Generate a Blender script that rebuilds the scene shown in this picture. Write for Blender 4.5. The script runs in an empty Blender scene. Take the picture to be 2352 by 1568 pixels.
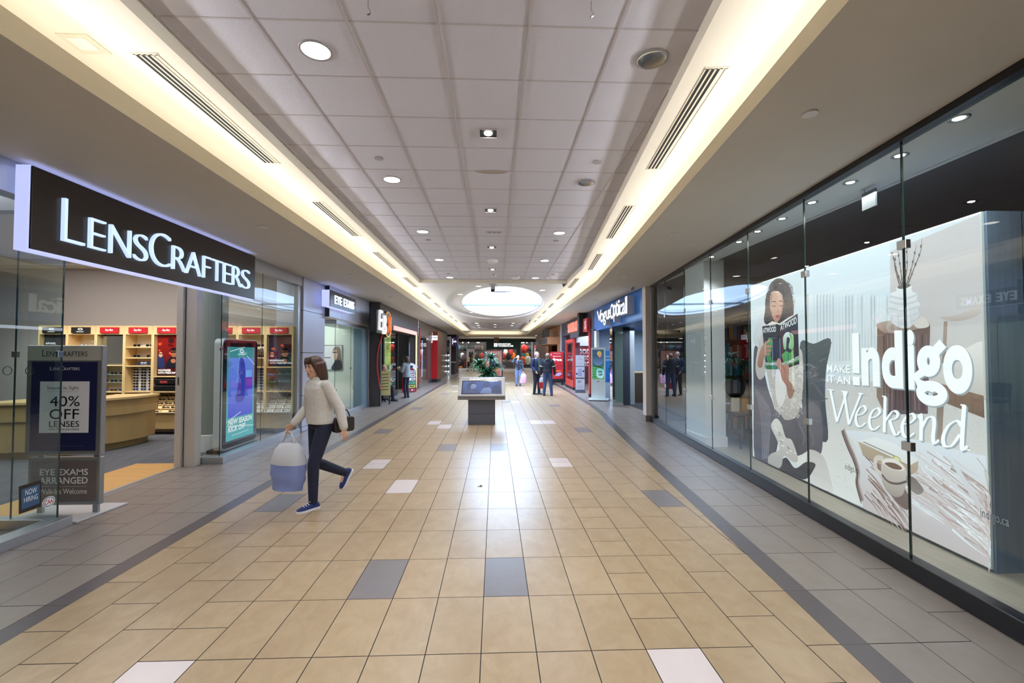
import bpy, bmesh, math, random
from mathutils import Vector, Matrix
random.seed(7)
SC = bpy.context.scene
COL = SC.collection
# ------------------------------------------------------------------ camera
FPX, CX, CY, VX, VY, EYE = 1045.0, 1176.0, 784.0, 1137.0, 813.0, 1.64
YAW, PIT = math.atan((CX - VX) / FPX), math.atan((VY - CY) / FPX)
FW = Vector((math.sin(YAW) * math.cos(PIT), math.cos(YAW) * math.cos(PIT), math.sin(PIT)))
RT = Vector((math.cos(YAW), -math.sin(YAW), 0))
UP = RT.cross(FW)
ORG = Vector((0, 0, EYE))
cd = bpy.data.cameras.new('camera')
cam = bpy.data.objects.new('camera', cd)
COL.objects.link(cam)
cam.matrix_world = Matrix(((RT.x, UP.x, -FW.x, 0), (RT.y, UP.y, -FW.y, 0), (RT.z, UP.z, -FW.z, EYE), (0, 0, 0, 1)))
cd.sensor_width = 36.0
cd.sensor_fit = 'HORIZONTAL'
cd.lens = FPX / 2352 * 36
cd.clip_end = 300
cd.clip_start = 0.05
SC.camera = cam
# ------------------------------------------------------------------ exposure, sky
vs = SC.view_settings
vs.view_transform = 'Standard'
vs.look = 'None'
vs.gamma = 1.0
vs.exposure = 0.0
vs.use_curve_mapping = False
SC.cycles.max_bounces = 10
SC.cycles.diffuse_bounces = 5
SC.cycles.glossy_bounces = 4
SC.cycles.transmission_bounces = 6
SC.cycles.transparent_max_bounces = 24
SC.cycles.sample_clamp_indirect = 6.0
SC.cycles.use_denoising = True
SC.cycles.caustics_reflective = False
SC.cycles.caustics_refractive = False
w = bpy.data.worlds.new('sky')
SC.world = w
w.use_nodes = True
bg = w.node_tree.nodes['Background']
bg.inputs[0].default_value = (0.55, 0.74, 1.0, 1)
bg.inputs[1].default_value = 20.0


def area(name, loc, rot, sx, sy, power, col=(1, 1, 1), spread=180):
    l = bpy.data.lights.new(name, 'AREA')
    l.shape = 'RECTANGLE'
    l.size, l.size_y, l.energy, l.color = sx, sy, power, col
    l.spread = math.radians(spread)
    o = bpy.data.objects.new(name, l)
    COL.objects.link(o)
    o.location = loc
    o.rotation_euler = rot
    o['kind'] = 'helper'
    return o


def spot(name, loc, power, col=(1, 1, 1), ang=120, size=.07):
    l = bpy.data.lights.new(name, 'SPOT')
    l.energy, l.color, l.spot_size, l.spot_blend, l.shadow_soft_size = power, col, math.radians(ang), .6, size
    o = bpy.data.objects.new(name, l)
    COL.objects.link(o)
    o.location = loc
    o['kind'] = 'helper'
    return o


COVE, GRAZE, WARM2 = 2.3, 3.5, (.95, .96, 1)
WARM, COOL, NEUT = (1, .945, .85), (.72, .84, 1), (1, .96, .92)
DOWN = (0, 0, 0)
UPW = (math.pi, 0, 0)
# daylight entering through the oval skylight
pl = area('skylight_portal', (.33, 20.4, 5.15), DOWN, 4.4, 13, 1)
pl.data.cycles.is_portal = True
# fluorescent strips lying in the two coves (the lip hides them)
for (y0, y1) in ((-5.5, 4), (4, 11), (11, 23), (23, 32), (32, 41)):
    ym, L = (y0 + y1) / 2, y1 - y0
    area('cove_strip_left', (-2.72, ym, 3.36), (math.pi, math.radians(4), 0), .06, L, COVE * L, WARM)
    area('cove_strip_left', (-2.9, ym, 3.50), (math.pi, math.radians(82), 0), .05, L, GRAZE * L, WARM2, 80)
    xa, xb = [(1.665 + .0945 * (y - 2) if y < 11 else 2.505 + .009 * (y - 11)) for y in (y0, y1)]
    xm, a = (xa + xb) / 2, (xb - xa) / (y1 - y0)
    area('cove_strip_right', (xm + .19, ym, 3.37), (math.pi, math.radians(-4), math.atan(-a)), .06, L, COVE * L, WARM)
    area('cove_strip_right', (xm + .37, ym, 3.51), (math.pi, math.radians(-82), math.atan(-a)), .05, L, GRAZE * L, WARM2, 80)
area('cove_strip_end', (.1, 41.9, 3.36), (math.pi, 0, 0), 5, .06, 18, WARM)
# shop lighting
area('optician_ceiling_light', (-7, 6.3, 3.5), DOWN, 4.5, 5.5, 200, NEUT)
area('cabinet_valance_light', (-7, 9.0, 2.42), (math.radians(20), 0, 0), 5.2, .08, 34, NEUT, 120)
area('exam_room_ceiling_light', (-5.2, 12.6, 2.9), DOWN, 1.8, 2.4, 80, NEUT)
area('game_shop_ceiling_light', (-6.3, 19.5, 3.1), DOWN, 3, 7, 110, NEUT)
area('clothes_shop_ceiling_light', (-6, 29, 3.1), DOWN, 2.6, 6, 260, COOL)
area('outdoor_shop_ceiling_light', (0, 53, 3.35), DOWN, 16, 4, 900, NEUT)
area('outdoor_window_light', (0, 49.35, 2.9), DOWN, 17, .3, 420, NEUT)
area('bookshop_window_light', (3.6, 4.6, 3.2), DOWN, .2, 3.4, 40, NEUT)
area('bookshop_inner_light', (6.6, 9.4, 3.5), DOWN, 4, 2.5, 110, NEUT)
area('blue_optician_light', (5.2, 14, 2.4), DOWN, 1.6, 3.5, 90, COOL)
area('electronics_shop_light', (5.8, 20.5, 3.1), DOWN, 3, 5.5, 330, COOL)
area('card_shop_light', (5.8, 29, 3.1), DOWN, 3, 5, 240, WARM)
area('cross_corridor_light', (-8, 45.5, 3.15), DOWN, 8, 2, 320, NEUT)
area('cross_corridor_light', (8, 45.5, 3.15), DOWN, 8, 2, 320, NEUT)

# ------------------------------------------------------------------ helpers
def ray(x, y):
    return (x - CX) / FPX * RT - (y - CY) / FPX * UP + FW


def floor_at(x, y, z=0.0):
    d = ray(x, y)
    return ORG + d * ((z - EYE) / d.z)


def at_y(x, y, Y):
    d = ray(x, y)
    return ORG + d * (Y / d.y)


def at_x(x, y, X):
    d = ray(x, y)
    return ORG + d * (X / d.x)


def lin(c):
    if isinstance(c, str):
        c = c.lstrip('#')
        c = tuple(int(c[i:i + 2], 16) / 255 for i in (0, 2, 4))
    return tuple((v / 12.92 if v <= .04045 else ((v + .055) / 1.055) ** 2.4) for v in c[:3])


MATS = {}


def mat(name, col='#808080', rough=.5, metal=0.0, emit=0.0, noise=0.0, nscale=8.0, bump=0.0, bscale=60.0, stretch=(1, 1, 1), coat=0.0, spec=.5, alpha=1.0, sheen=0.0):
    if name in MATS:
        return MATS[name]
    m = bpy.data.materials.new(name)
    m.use_nodes = True
    nt = m.node_tree
    b = nt.nodes['Principled BSDF']
    c = lin(col)
    b.inputs['Base Color'].default_value = (*c, 1)
    b.inputs['Roughness'].default_value = rough
    b.inputs['Metallic'].default_value = metal
    b.inputs['Specular IOR Level'].default_value = spec
    b.inputs['Coat Weight'].default_value = coat
    b.inputs['Alpha'].default_value = alpha
    if sheen:
        b.inputs['Sheen Weight'].default_value = sheen
    if emit:
        b.inputs['Emission Color'].default_value = (*c, 1)
        b.inputs['Emission Strength'].default_value = emit
    if noise or bump:
        tc = nt.nodes.new('ShaderNodeTexCoord')
        mp = nt.nodes.new('ShaderNodeMapping')
        mp.inputs['Scale'].default_value = stretch
        nt.links.new(tc.outputs['Object'], mp.inputs[0])
    if noise:
        n = nt.nodes.new('ShaderNodeTexNoise')
        n.inputs['Scale'].default_value = nscale
        n.inputs['Detail'].default_value = 6
        nt.links.new(mp.outputs[0], n.inputs['Vector'])
        r = nt.nodes.new('ShaderNodeMapRange')
        r.inputs[1].default_value, r.inputs[2].default_value = .3, .7
        r.inputs[3].default_value, r.inputs[4].default_value = 1 - noise, 1 + noise
        nt.links.new(n.outputs[0], r.inputs[0])
        x = nt.nodes.new('ShaderNodeVectorMath')
        x.operation = 'SCALE'
        x.inputs[0].default_value = c
        nt.links.new(r.outputs[0], x.inputs['Scale'])
        nt.links.new(x.outputs[0], b.inputs['Base Color'])
    if bump:
        n2 = nt.nodes.new('ShaderNodeTexNoise')
        n2.inputs['Scale'].default_value = bscale
        n2.inputs['Detail'].default_value = 4
        nt.links.new(mp.outputs[0], n2.inputs['Vector'])
        bp = nt.nodes.new('ShaderNodeBump')
        bp.inputs['Strength'].default_value = bump
        bp.inputs['Distance'].default_value = .01
        nt.links.new(n2.outputs[0], bp.inputs['Height'])
        nt.links.new(bp.outputs[0], b.inputs['Normal'])
    MATS[name] = m
    return m


def print_mat(name, emit=0.0, rough=.5):
    """ink on paper, film or a screen: the print's own colours come from the mesh"""
    if name in MATS:
        return MATS[name]
    m = bpy.data.materials.new(name)
    m.use_nodes = True
    nt = m.node_tree
    b = nt.nodes['Principled BSDF']
    a = nt.nodes.new('ShaderNodeAttribute')
    a.attribute_name = 'col'
    nt.links.new(a.outputs['Color'], b.inputs['Base Color'])
    b.inputs['Roughness'].default_value = rough
    if emit:
        nt.links.new(a.outputs['Color'], b.inputs['Emission Color'])
        b.inputs['Emission Strength'].default_value = emit
        b.inputs['Base Color'].default_value = (.05, .05, .05, 1)
        nt.links.remove(b.inputs['Base Color'].links[0])
        b.inputs['Specular IOR Level'].default_value = .12
    MATS[name] = m
    return m


def glass_mat(name, tint=(1, 1, 1), ior=1.75):
    """clear sheet glass: straight-through light plus a mirror layer"""
    if name in MATS:
        return MATS[name]
    m = bpy.data.materials.new(name)
    m.use_nodes = True
    nt = m.node_tree
    nt.nodes.clear()
    o = nt.nodes.new('ShaderNodeOutputMaterial')
    t = nt.nodes.new('ShaderNodeBsdfTransparent')
    t.inputs[0].default_value = (*tint, 1)
    g = nt.nodes.new('ShaderNodeBsdfGlossy')
    g.inputs['Roughness'].default_value = 0.0
    f = nt.nodes.new('ShaderNodeFresnel')
    f.inputs[0].default_value = ior
    ge = nt.nodes.new('ShaderNodeNewGeometry')
    s = nt.nodes.new('ShaderNodeMath')
    s.operation = 'SUBTRACT'
    s.inputs[0].default_value = 1
    nt.links.new(ge.outputs['Backfacing'], s.inputs[1])
    mu = nt.nodes.new('ShaderNodeMath')
    mu.operation = 'MULTIPLY'
    nt.links.new(f.outputs[0], mu.inputs[0])
    nt.links.new(s.outputs[0], mu.inputs[1])
    mx = nt.nodes.new('ShaderNodeMixShader')
    nt.links.new(mu.outputs[0], mx.inputs[0])
    nt.links.new(t.outputs[0], mx.inputs[1])
    nt.links.new(g.outputs[0], mx.inputs[2])
    nt.links.new(mx.outputs[0], o.inputs[0])
    MATS[name] = m
    return m


def place(loc=(0, 0, 0), rz=0.0):
    return Matrix.Translation(loc) @ Matrix.Rotation(rz, 4, 'Z')


def lp(W, x, y, d=0.0):
    """photo point -> (local x, local z) on the plane local y = d of a placed thing"""
    Wi = W.inverted()
    o = Wi @ ORG
    r = Wi.to_3x3() @ ray(x, y)
    p = o + r * ((d - o.y) / r.y)
    return (p.x, p.z)


def spline(pts, n=5, closed=True):
    out = []
    N = len(pts)
    for i in range(N if closed else N - 1):
        if closed:
            a, b, c, d = pts[i - 1], pts[i], pts[(i + 1) % N], pts[(i + 2) % N]
        else:
            a, b, c, d = pts[max(i - 1, 0)], pts[i], pts[i + 1], pts[min(i + 2, N - 1)]
        for k in range(n):
            t = k / n
            out.append(tuple(.5 * (2 * q + (r - p) * t + (2 * p - 5 * q + 4 * r - s) * t * t + (3 * q - p - 3 * r + s) * t ** 3) for p, q, r, s in zip(a, b, c, d)))
    if not closed:
        out.append(tuple(pts[-1]))
    return out


TXT = {}


def glyphs(body, bold=0.0, spacing=1.0, shear=0.0, depth=0.0, res=3):
    k = (body, bold, spacing, shear, depth > 0, res)
    if k not in TXT:
        c = bpy.data.curves.new('t', 'FONT')
        c.body, c.offset, c.space_character, c.shear, c.resolution_u = body, bold, spacing, shear, res
        c.extrude = .5 if depth > 0 else 0
        o = bpy.data.objects.new('t', c)
        me = o.to_mesh()
        TXT[k] = ([v.co.copy() for v in me.vertices], [tuple(p.vertices) for p in me.polygons])
        o.to_mesh_clear()
        bpy.data.objects.remove(o)
        bpy.data.curves.remove(c)
    return TXT[k]


class MB:
    def __init__(s):
        s.v, s.f, s.mi, s.fc, s.sm = [], [], [], [], []
        s.M = Matrix.Identity(4)
        s.cur, s.c, s.smooth, s.kk = 0, (1, 1, 1), False, 0
        s.hold, s.step, s.clip = False, .0003, None

    def add(s, vs, fs, cols=None):
        n = len(s.v)
        s.v += [s.M @ Vector(p) for p in vs]
        for i, f in enumerate(fs):
            s.f.append(tuple(n + j for j in f))
            s.mi.append(s.cur)
            s.fc.append([cols[j] for j in f] if cols else s.c)
            s.sm.append(s.smooth)
        return s

    def box(s, x0, x1, y0, y1, z0, z1):
        return s.add([(x0, y0, z0), (x1, y0, z0), (x1, y1, z0), (x0, y1, z0), (x0, y0, z1), (x1, y0, z1), (x1, y1, z1), (x0, y1, z1)],
                     [(0, 3, 2, 1), (4, 5, 6, 7), (0, 1, 5, 4), (1, 2, 6, 5), (2, 3, 7, 6), (3, 0, 4, 7)])

    def poly(s, pts):
        return s.add(pts, [tuple(range(len(pts)))])

    def prism(s, pts, y0, y1):
        """outline in the x-z plane, pushed from y0 to y1"""
        n = len(pts)
        return s.add([(p[0], y0, p[1]) for p in pts] + [(p[0], y1, p[1]) for p in pts],
                     [tuple(range(n)), tuple(range(2 * n - 1, n - 1, -1))] + [(i, i + n, (i + 1) % n + n, (i + 1) % n) for i in range(n)])

    def slab(s, pts, z0, z1):
        """outline in the x-y plane, pushed from z0 to z1"""
        n = len(pts)
        return s.add([(p[0], p[1], z0) for p in pts] + [(p[0], p[1], z1) for p in pts],
                     [tuple(range(n - 1, -1, -1)), tuple(range(n, 2 * n))] + [(i, (i + 1) % n, (i + 1) % n + n, i + n) for i in range(n)])

    def rbox(s, x0, x1, y0, y1, z0, z1, r, n=4):
        """box with rounded vertical-plane corners (seen from the front)"""
        pts = []
        for cx, cz, a0 in ((x1 - r, z0 + r, -90), (x1 - r, z1 - r, 0), (x0 + r, z1 - r, 90), (x0 + r, z0 + r, 180)):
            for i in range(n + 1):
                a = math.radians(a0 + 90 * i / n)
                pts.append((cx + r * math.cos(a), cz + r * math.sin(a)))
        return s.prism(pts, y0, y1)

    def rings(s, rings, cap=True, closed=True):
        n = len(rings[0])
        vs = [p for r in rings for p in r]
        fs = []
        for i in range(len(rings) - 1):
            for j in range(n if closed else n - 1):
                k = (j + 1) % n
                fs.append((i * n + j, i * n + k, (i + 1) * n + k, (i + 1) * n + j))
        if cap:
            fs.append(tuple(range(n - 1, -1, -1)))
            fs.append(tuple((len(rings) - 1) * n + j for j in range(n)))
        return s.add(vs, fs)

    def tube(s, pts, r, n=8, r1=None, cap=True):
        pts = [Vector(p) for p in pts]
        rs = []
        N = len(pts)
        ref = None
        for i, p in enumerate(pts):
            d = (pts[min(i + 1, N - 1)] - pts[max(i - 1, 0)]).normalized()
            if ref is None:
                ref = Vector((0, 0, 1)) if abs(d.z) < .9 else Vector((1, 0, 0))
            u = d.cross(ref).normalized()
            v = u.cross(d).normalized()
            ref = v
            if callable(r):
                q = r(i / (N - 1))
            else:
                q = r if r1 is None else r + (r1 - r) * i / (N - 1)
            rs.append([p + u * (q * math.cos(2 * math.pi * k / n)) + v * (q * math.sin(2 * math.pi * k / n)) for k in range(n)])
        return s.rings(rs, cap)

    def cyl(s, p0, p1, r, n=16, r1=None):
        return s.tube([p0, p1], r, n, r1)

    def lathe(s, prof, n=20, c=(0, 0)):
        rs = [[(c[0] + r * math.cos(2 * math.pi * k / n), c[1] + r * math.sin(2 * math.pi * k / n), z) for k in range(n)] for r, z in prof]
        return s.rings(rs, True)

    def disc(s, c, rx, ry, z, n=24):
        return s.add([(c[0] + rx * math.cos(-2 * math.pi * k / n), c[1] + ry * math.sin(-2 * math.pi * k / n), z) for k in range(n)], [tuple(range(n))])

    def ball(s, c, rx, ry=None, rz=None, n=12, m=8):
        ry = ry or rx
        rz = rz or rx
        rs = []
        for i in range(m + 1):
            a = math.pi * (i / m) - math.pi / 2
            a = max(min(a, 1.5), -1.5)
            rs.append([(c[0] + rx * math.cos(a) * math.cos(2 * math.pi * k / n), c[1] + ry * math.cos(a) * math.sin(2 * math.pi * k / n), c[2] + rz * math.sin(a)) for k in range(n)])
        return s.rings(rs, True)

    # prints: thin layers on the plane y = 0 facing -y, each laid over the one before
    def lay(s):
        if not s.hold:
            s.kk += 1
        return -s.step * s.kk

    def ink(s, pts, col, col2=None):
        if s.clip:
            x0_, x1_, z0_, z1_ = s.clip
            for fn in (lambda p: p[0] - x0_, lambda p: x1_ - p[0], lambda p: p[1] - z0_, lambda p: z1_ - p[1]):
                out = []
                for i, p in enumerate(pts):
                    q = pts[(i + 1) % len(pts)]
                    a, b_ = fn(p), fn(q)
                    if a >= 0:
                        out.append(p)
                    if (a >= 0) != (b_ >= 0):
                        t = a / (a - b_)
                        out.append((p[0] + (q[0] - p[0]) * t, p[1] + (q[1] - p[1]) * t))
                pts = out
            if len(pts) < 3:
                return s
        y = s.lay()
        c1 = lin(col)
        if col2:
            c2 = lin(col2)
            zs = [p[1] for p in pts]
            a, b = min(zs), max(zs)
            cols = [tuple(c2[i] + (c1[i] - c2[i]) * (p[1] - a) / (b - a + 1e-9) for i in range(3)) for p in pts]
        else:
            cols = [c1] * len(pts)
        return s.add([(p[0], y, p[1]) for p in pts], [tuple(range(len(pts)))], cols)

    def rect(s, x0, x1, z0, z1, col, col2=None):
        return s.ink([(x0, z0), (x1, z0), (x1, z1), (x0, z1)], col, col2)

    def blob(s, pts, col, col2=None, n=5):
        return s.ink(spline(pts, n), col, col2)

    def oval(s, x, z, rx, rz, col, col2=None, n=20, rot=0):
        ca, sa = math.cos(rot), math.sin(rot)
        return s.ink([(x + rx * math.cos(2 * math.pi * k / n) * ca - rz * math.sin(2 * math.pi * k / n) * sa, z + rx * math.cos(2 * math.pi * k / n) * sa + rz * math.sin(2 * math.pi * k / n) * ca) for k in range(n)], col, col2)

    def line(s, pts, wd, col, taper=False):
        y = s.lay()
        c = lin(col)
        L, R_ = [], []
        N = len(pts)
        for i in range(N):
            a, b = pts[max(i - 1, 0)], pts[min(i + 1, N - 1)]
            dx, dz = b[0] - a[0], b[1] - a[1]
            q = math.hypot(dx, dz) or 1
            h = wd / 2 * ((1 - .8 * i / (N - 1)) if taper else 1)
            L.append((pts[i][0] - dz / q * h, y, pts[i][1] + dx / q * h))
            R_.append((pts[i][0] + dz / q * h, y, pts[i][1] - dx / q * h))
        return s.add(L + R_, [(i, i + 1, N + i + 1, N + i) for i in range(N - 1)], [c] * (2 * N))

    def text(s, body, x0, x1, z0, z1, col=None, y=None, depth=0.0, bold=0.0, spacing=1.0, shear=0.0, res=3):
        """lettering fitted to a box on the plane y (default: the next ink layer); depth pushes it out towards -y"""
        vs, fs = glyphs(body, bold, spacing, shear, depth, res)
        a0, a1 = min(v.x for v in vs), max(v.x for v in vs)
        b0, b1 = min(v.y for v in vs), max(v.y for v in vs)
        sx, sz = (x1 - x0) / (a1 - a0), (z1 - z0) / (b1 - b0)
        if y is None:
            y = s.lay()
        pts = [(x0 + (v.x - a0) * sx, y - (v.z + .5) * depth if depth else y, z0 + (v.y - b0) * sz) for v in vs]
        return s.add(pts, fs, [lin(col)] * len(pts) if col else None)

    def build(s, name, mats, parent=None, bevel=0.0, seg=2, smooth=None):
        me = bpy.data.meshes.new(name)
        me.from_pydata(s.v, [], s.f)
        if not isinstance(mats, (list, tuple)):
            mats = [mats]
        for m in mats:
            me.materials.append(m)
        me.polygons.foreach_set('material_index', s.mi)
        me.polygons.foreach_set('use_smooth', [True] * len(s.f) if smooth else s.sm)
        if any(m.name.startswith('print') for m in mats):
            at = me.color_attributes.new('col', 'FLOAT_COLOR', 'CORNER')
            buf = []
            for f, c in zip(s.f, s.fc):
                for j in range(len(f)):
                    q = c[j] if isinstance(c, list) else c
                    buf += [q[0], q[1], q[2], 1]
            at.data.foreach_set('color', buf)
        me.update()
        if bevel:
            bm = bmesh.new()
            bm.from_mesh(me)
            bmesh.ops.remove_doubles(bm, verts=bm.verts, dist=1e-5)
            es = [e for e in bm.edges if len(e.link_faces) == 2 and e.calc_face_angle(0) > .5]
            bmesh.ops.bevel(bm, geom=es, offset=bevel, segments=seg, affect='EDGES', profile=.5)
            bm.to_mesh(me)
            bm.free()
        o = bpy.data.objects.new(name, me)
        COL.objects.link(o)
        if parent:
            o.parent = parent
        return o


def tag(o, label, cat, group=None):
    o['label'], o['category'] = label, cat
    if group:
        o['group'] = group
    return o


def thing(name, label, cat, loc=(0, 0, 0), rz=0.0, group=None):
    o = bpy.data.objects.new(name, None)
    o.empty_display_size = .05
    COL.objects.link(o)
    o.location = loc
    o.rotation_euler = (0, 0, rz)
    return tag(o, label, cat, group)


def struct(o, label=None):
    o['kind'] = 'structure'
    if label:
        o['label'] = label
    return o


def kids(o):
    return [c for c in bpy.data.objects if c.parent == o]


def dup(root, loc, rz=None, label=None, group=None):
    r = root.copy()
    COL.objects.link(r)
    r.location = loc
    if rz is not None:
        r.rotation_euler = (0, 0, rz)
    if label:
        r['label'] = label
    if group:
        r['group'] = group
    for ch in kids(root):
        c = ch.copy()
        COL.objects.link(c)
        c.parent = r
        for g in kids(ch):
            d = g.copy()
            COL.objects.link(d)
            d.parent = c
    return r


ORDN = ['first', 'second', 'third', 'fourth', 'fifth', 'sixth', 'seventh', 'eighth', 'ninth', 'tenth', 'eleventh', 'twelfth', 'thirteenth']
LEFT, RIGHT = math.pi / 2, -math.pi / 2
SLOPE = .0945
RIGHT_S = RIGHT - math.atan(SLOPE)
# ------------------------------------------------------------------ the setting
P_PAINT = mat('cream paint', '#e9e2d2', .7, noise=.02, nscale=3)
P_SOFF = mat('warm grey paint', '#d8d5d1', .75, noise=.02, nscale=3)
P_WHITE = mat('white paint', '#e8e8ea', .6)
P_DARK = mat('dark wall', '#2a292c', .7)
ALU = mat('brushed aluminium', '#b9bdc4', .38, .85, noise=.04, nscale=4, stretch=(1, 1, .05))
STEEL = mat('polished steel', '#c8ccd0', .12, 1.0)
BLACKM = mat('black metal', '#17171a', .45)
GLASS = glass_mat('clear glass', (.93, .975, .965), 1.75)
GLASSR = glass_mat('shop front glass', (.91, .96, .96), 1.75)
PRINT = print_mat('print matt', 0, .55)
PRINTG = print_mat('print glossy', 0, .2)
LIT = print_mat('print backlit', 1.15)
LITD = print_mat('print screen', .85, .5)
WHITEM = mat('white enamel', '#e6e7ea', .4)


def pw(tab, y):
    if y <= tab[0][0]:
        (a, p), (b, q) = tab[0], tab[1]
    elif y >= tab[-1][0]:
        (a, p), (b, q) = tab[-2], tab[-1]
    else:
        for (a, p), (b, q) in zip(tab, tab[1:]):
            if a <= y <= b:
                break
    return p + (q - p) * (y - a) / (b - a)


BAND_R = [(-6, 1.30), (2.25, 1.93), (3.75, 2.065), (6.5, 2.29), (8.45, 2.46), (10.7, 2.68), (12.5, 2.90), (14.5, 3.02), (22, 3.2), (43, 3.25)]
GLASS_R = [(-6, 2.2), (10.95, 3.80)]
STEP_R = [(-6, .528), (11.0, 2.148), (13.4, 2.15)]
LIP_R = [(-6, .94), (2, 1.665), (6.6, 2.10), (11.0, 2.49), (27, 2.66), (41.5, 2.72)]
gb = lambda y: pw(BAND_R, y)
TW, TL, TX0, TY0 = .305, .583, -.075, 2.547
WL = -4.05


def tile_mat(name, col, var, rough):
    m = bpy.data.materials.new(name)
    m.use_nodes = True
    nt = m.node_tree
    b = nt.nodes['Principled BSDF']
    tc = nt.nodes.new('ShaderNodeTexCoord')
    at = nt.nodes.new('ShaderNodeAttribute')
    at.attribute_name = 'rnd'
    off = nt.nodes.new('ShaderNodeVectorMath')
    off.operation = 'ADD'
    sc = nt.nodes.new('ShaderNodeVectorMath')
    sc.operation = 'SCALE'
    sc.inputs[0].default_value = (37, 11, 5)
    nt.links.new(at.outputs['Fac'], sc.inputs['Scale'])
    nt.links.new(tc.outputs['Object'], off.inputs[0])
    nt.links.new(sc.outputs[0], off.inputs[1])
    mp = nt.nodes.new('ShaderNodeMapping')
    mp.inputs['Scale'].default_value = (1, .7, 1)
    nt.links.new(off.outputs[0], mp.inputs[0])
    n = nt.nodes.new('ShaderNodeTexNoise')
    n.inputs['Scale'].default_value = 7
    n.inputs['Detail'].default_value = 9
    n.inputs['Roughness'].default_value = .68
    n.inputs['Distortion'].default_value = .6
    nt.links.new(mp.outputs[0], n.inputs['Vector'])
    cr = nt.nodes.new('ShaderNodeValToRGB')
    c = lin(col)
    lo = tuple(v * (1 - var) ** (1 + .5 * i) for i, v in enumerate(c))
    hi = tuple(min(1, v * (1 + var * .45)) for v in c)
    cr.color_ramp.elements[0].position, cr.color_ramp.elements[1].position = .25, .75
    cr.color_ramp.elements[0].color, cr.color_ramp.elements[1].color = (*lo, 1), (*hi, 1)
    nt.links.new(n.outputs[0], cr.inputs[0])
    r = nt.nodes.new('ShaderNodeMapRange')
    r.inputs[3].default_value, r.inputs[4].default_value = .95, 1.03
    nt.links.new(at.outputs['Fac'], r.inputs[0])
    x = nt.nodes.new('ShaderNodeVectorMath')
    x.operation = 'SCALE'
    nt.links.new(cr.outputs[0], x.inputs[0])
    nt.links.new(r.outputs[0], x.inputs['Scale'])
    nt.links.new(x.outputs[0], b.inputs['Base Color'])
    r2 = nt.nodes.new('ShaderNodeMapRange')
    r2.inputs[1].default_value, r2.inputs[2].default_value = .3, .7
    r2.inputs[3].default_value, r2.inputs[4].default_value = rough - .01, rough + .025
    nt.links.new(n.outputs[0], r2.inputs[0])
    nt.links.new(r2.outputs[0], b.inputs['Roughness'])
    bp = nt.nodes.new('ShaderNodeBump')
    bp.inputs['Strength'].default_value = .008
    bp.inputs['Distance'].default_value = .01
    nt.links.new(n.outputs[0], bp.inputs['Height'])
    nt.links.new(bp.outputs[0], b.inputs['Normal'])
    b.inputs['Specular IOR Level'].default_value = .34
    return m


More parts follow.
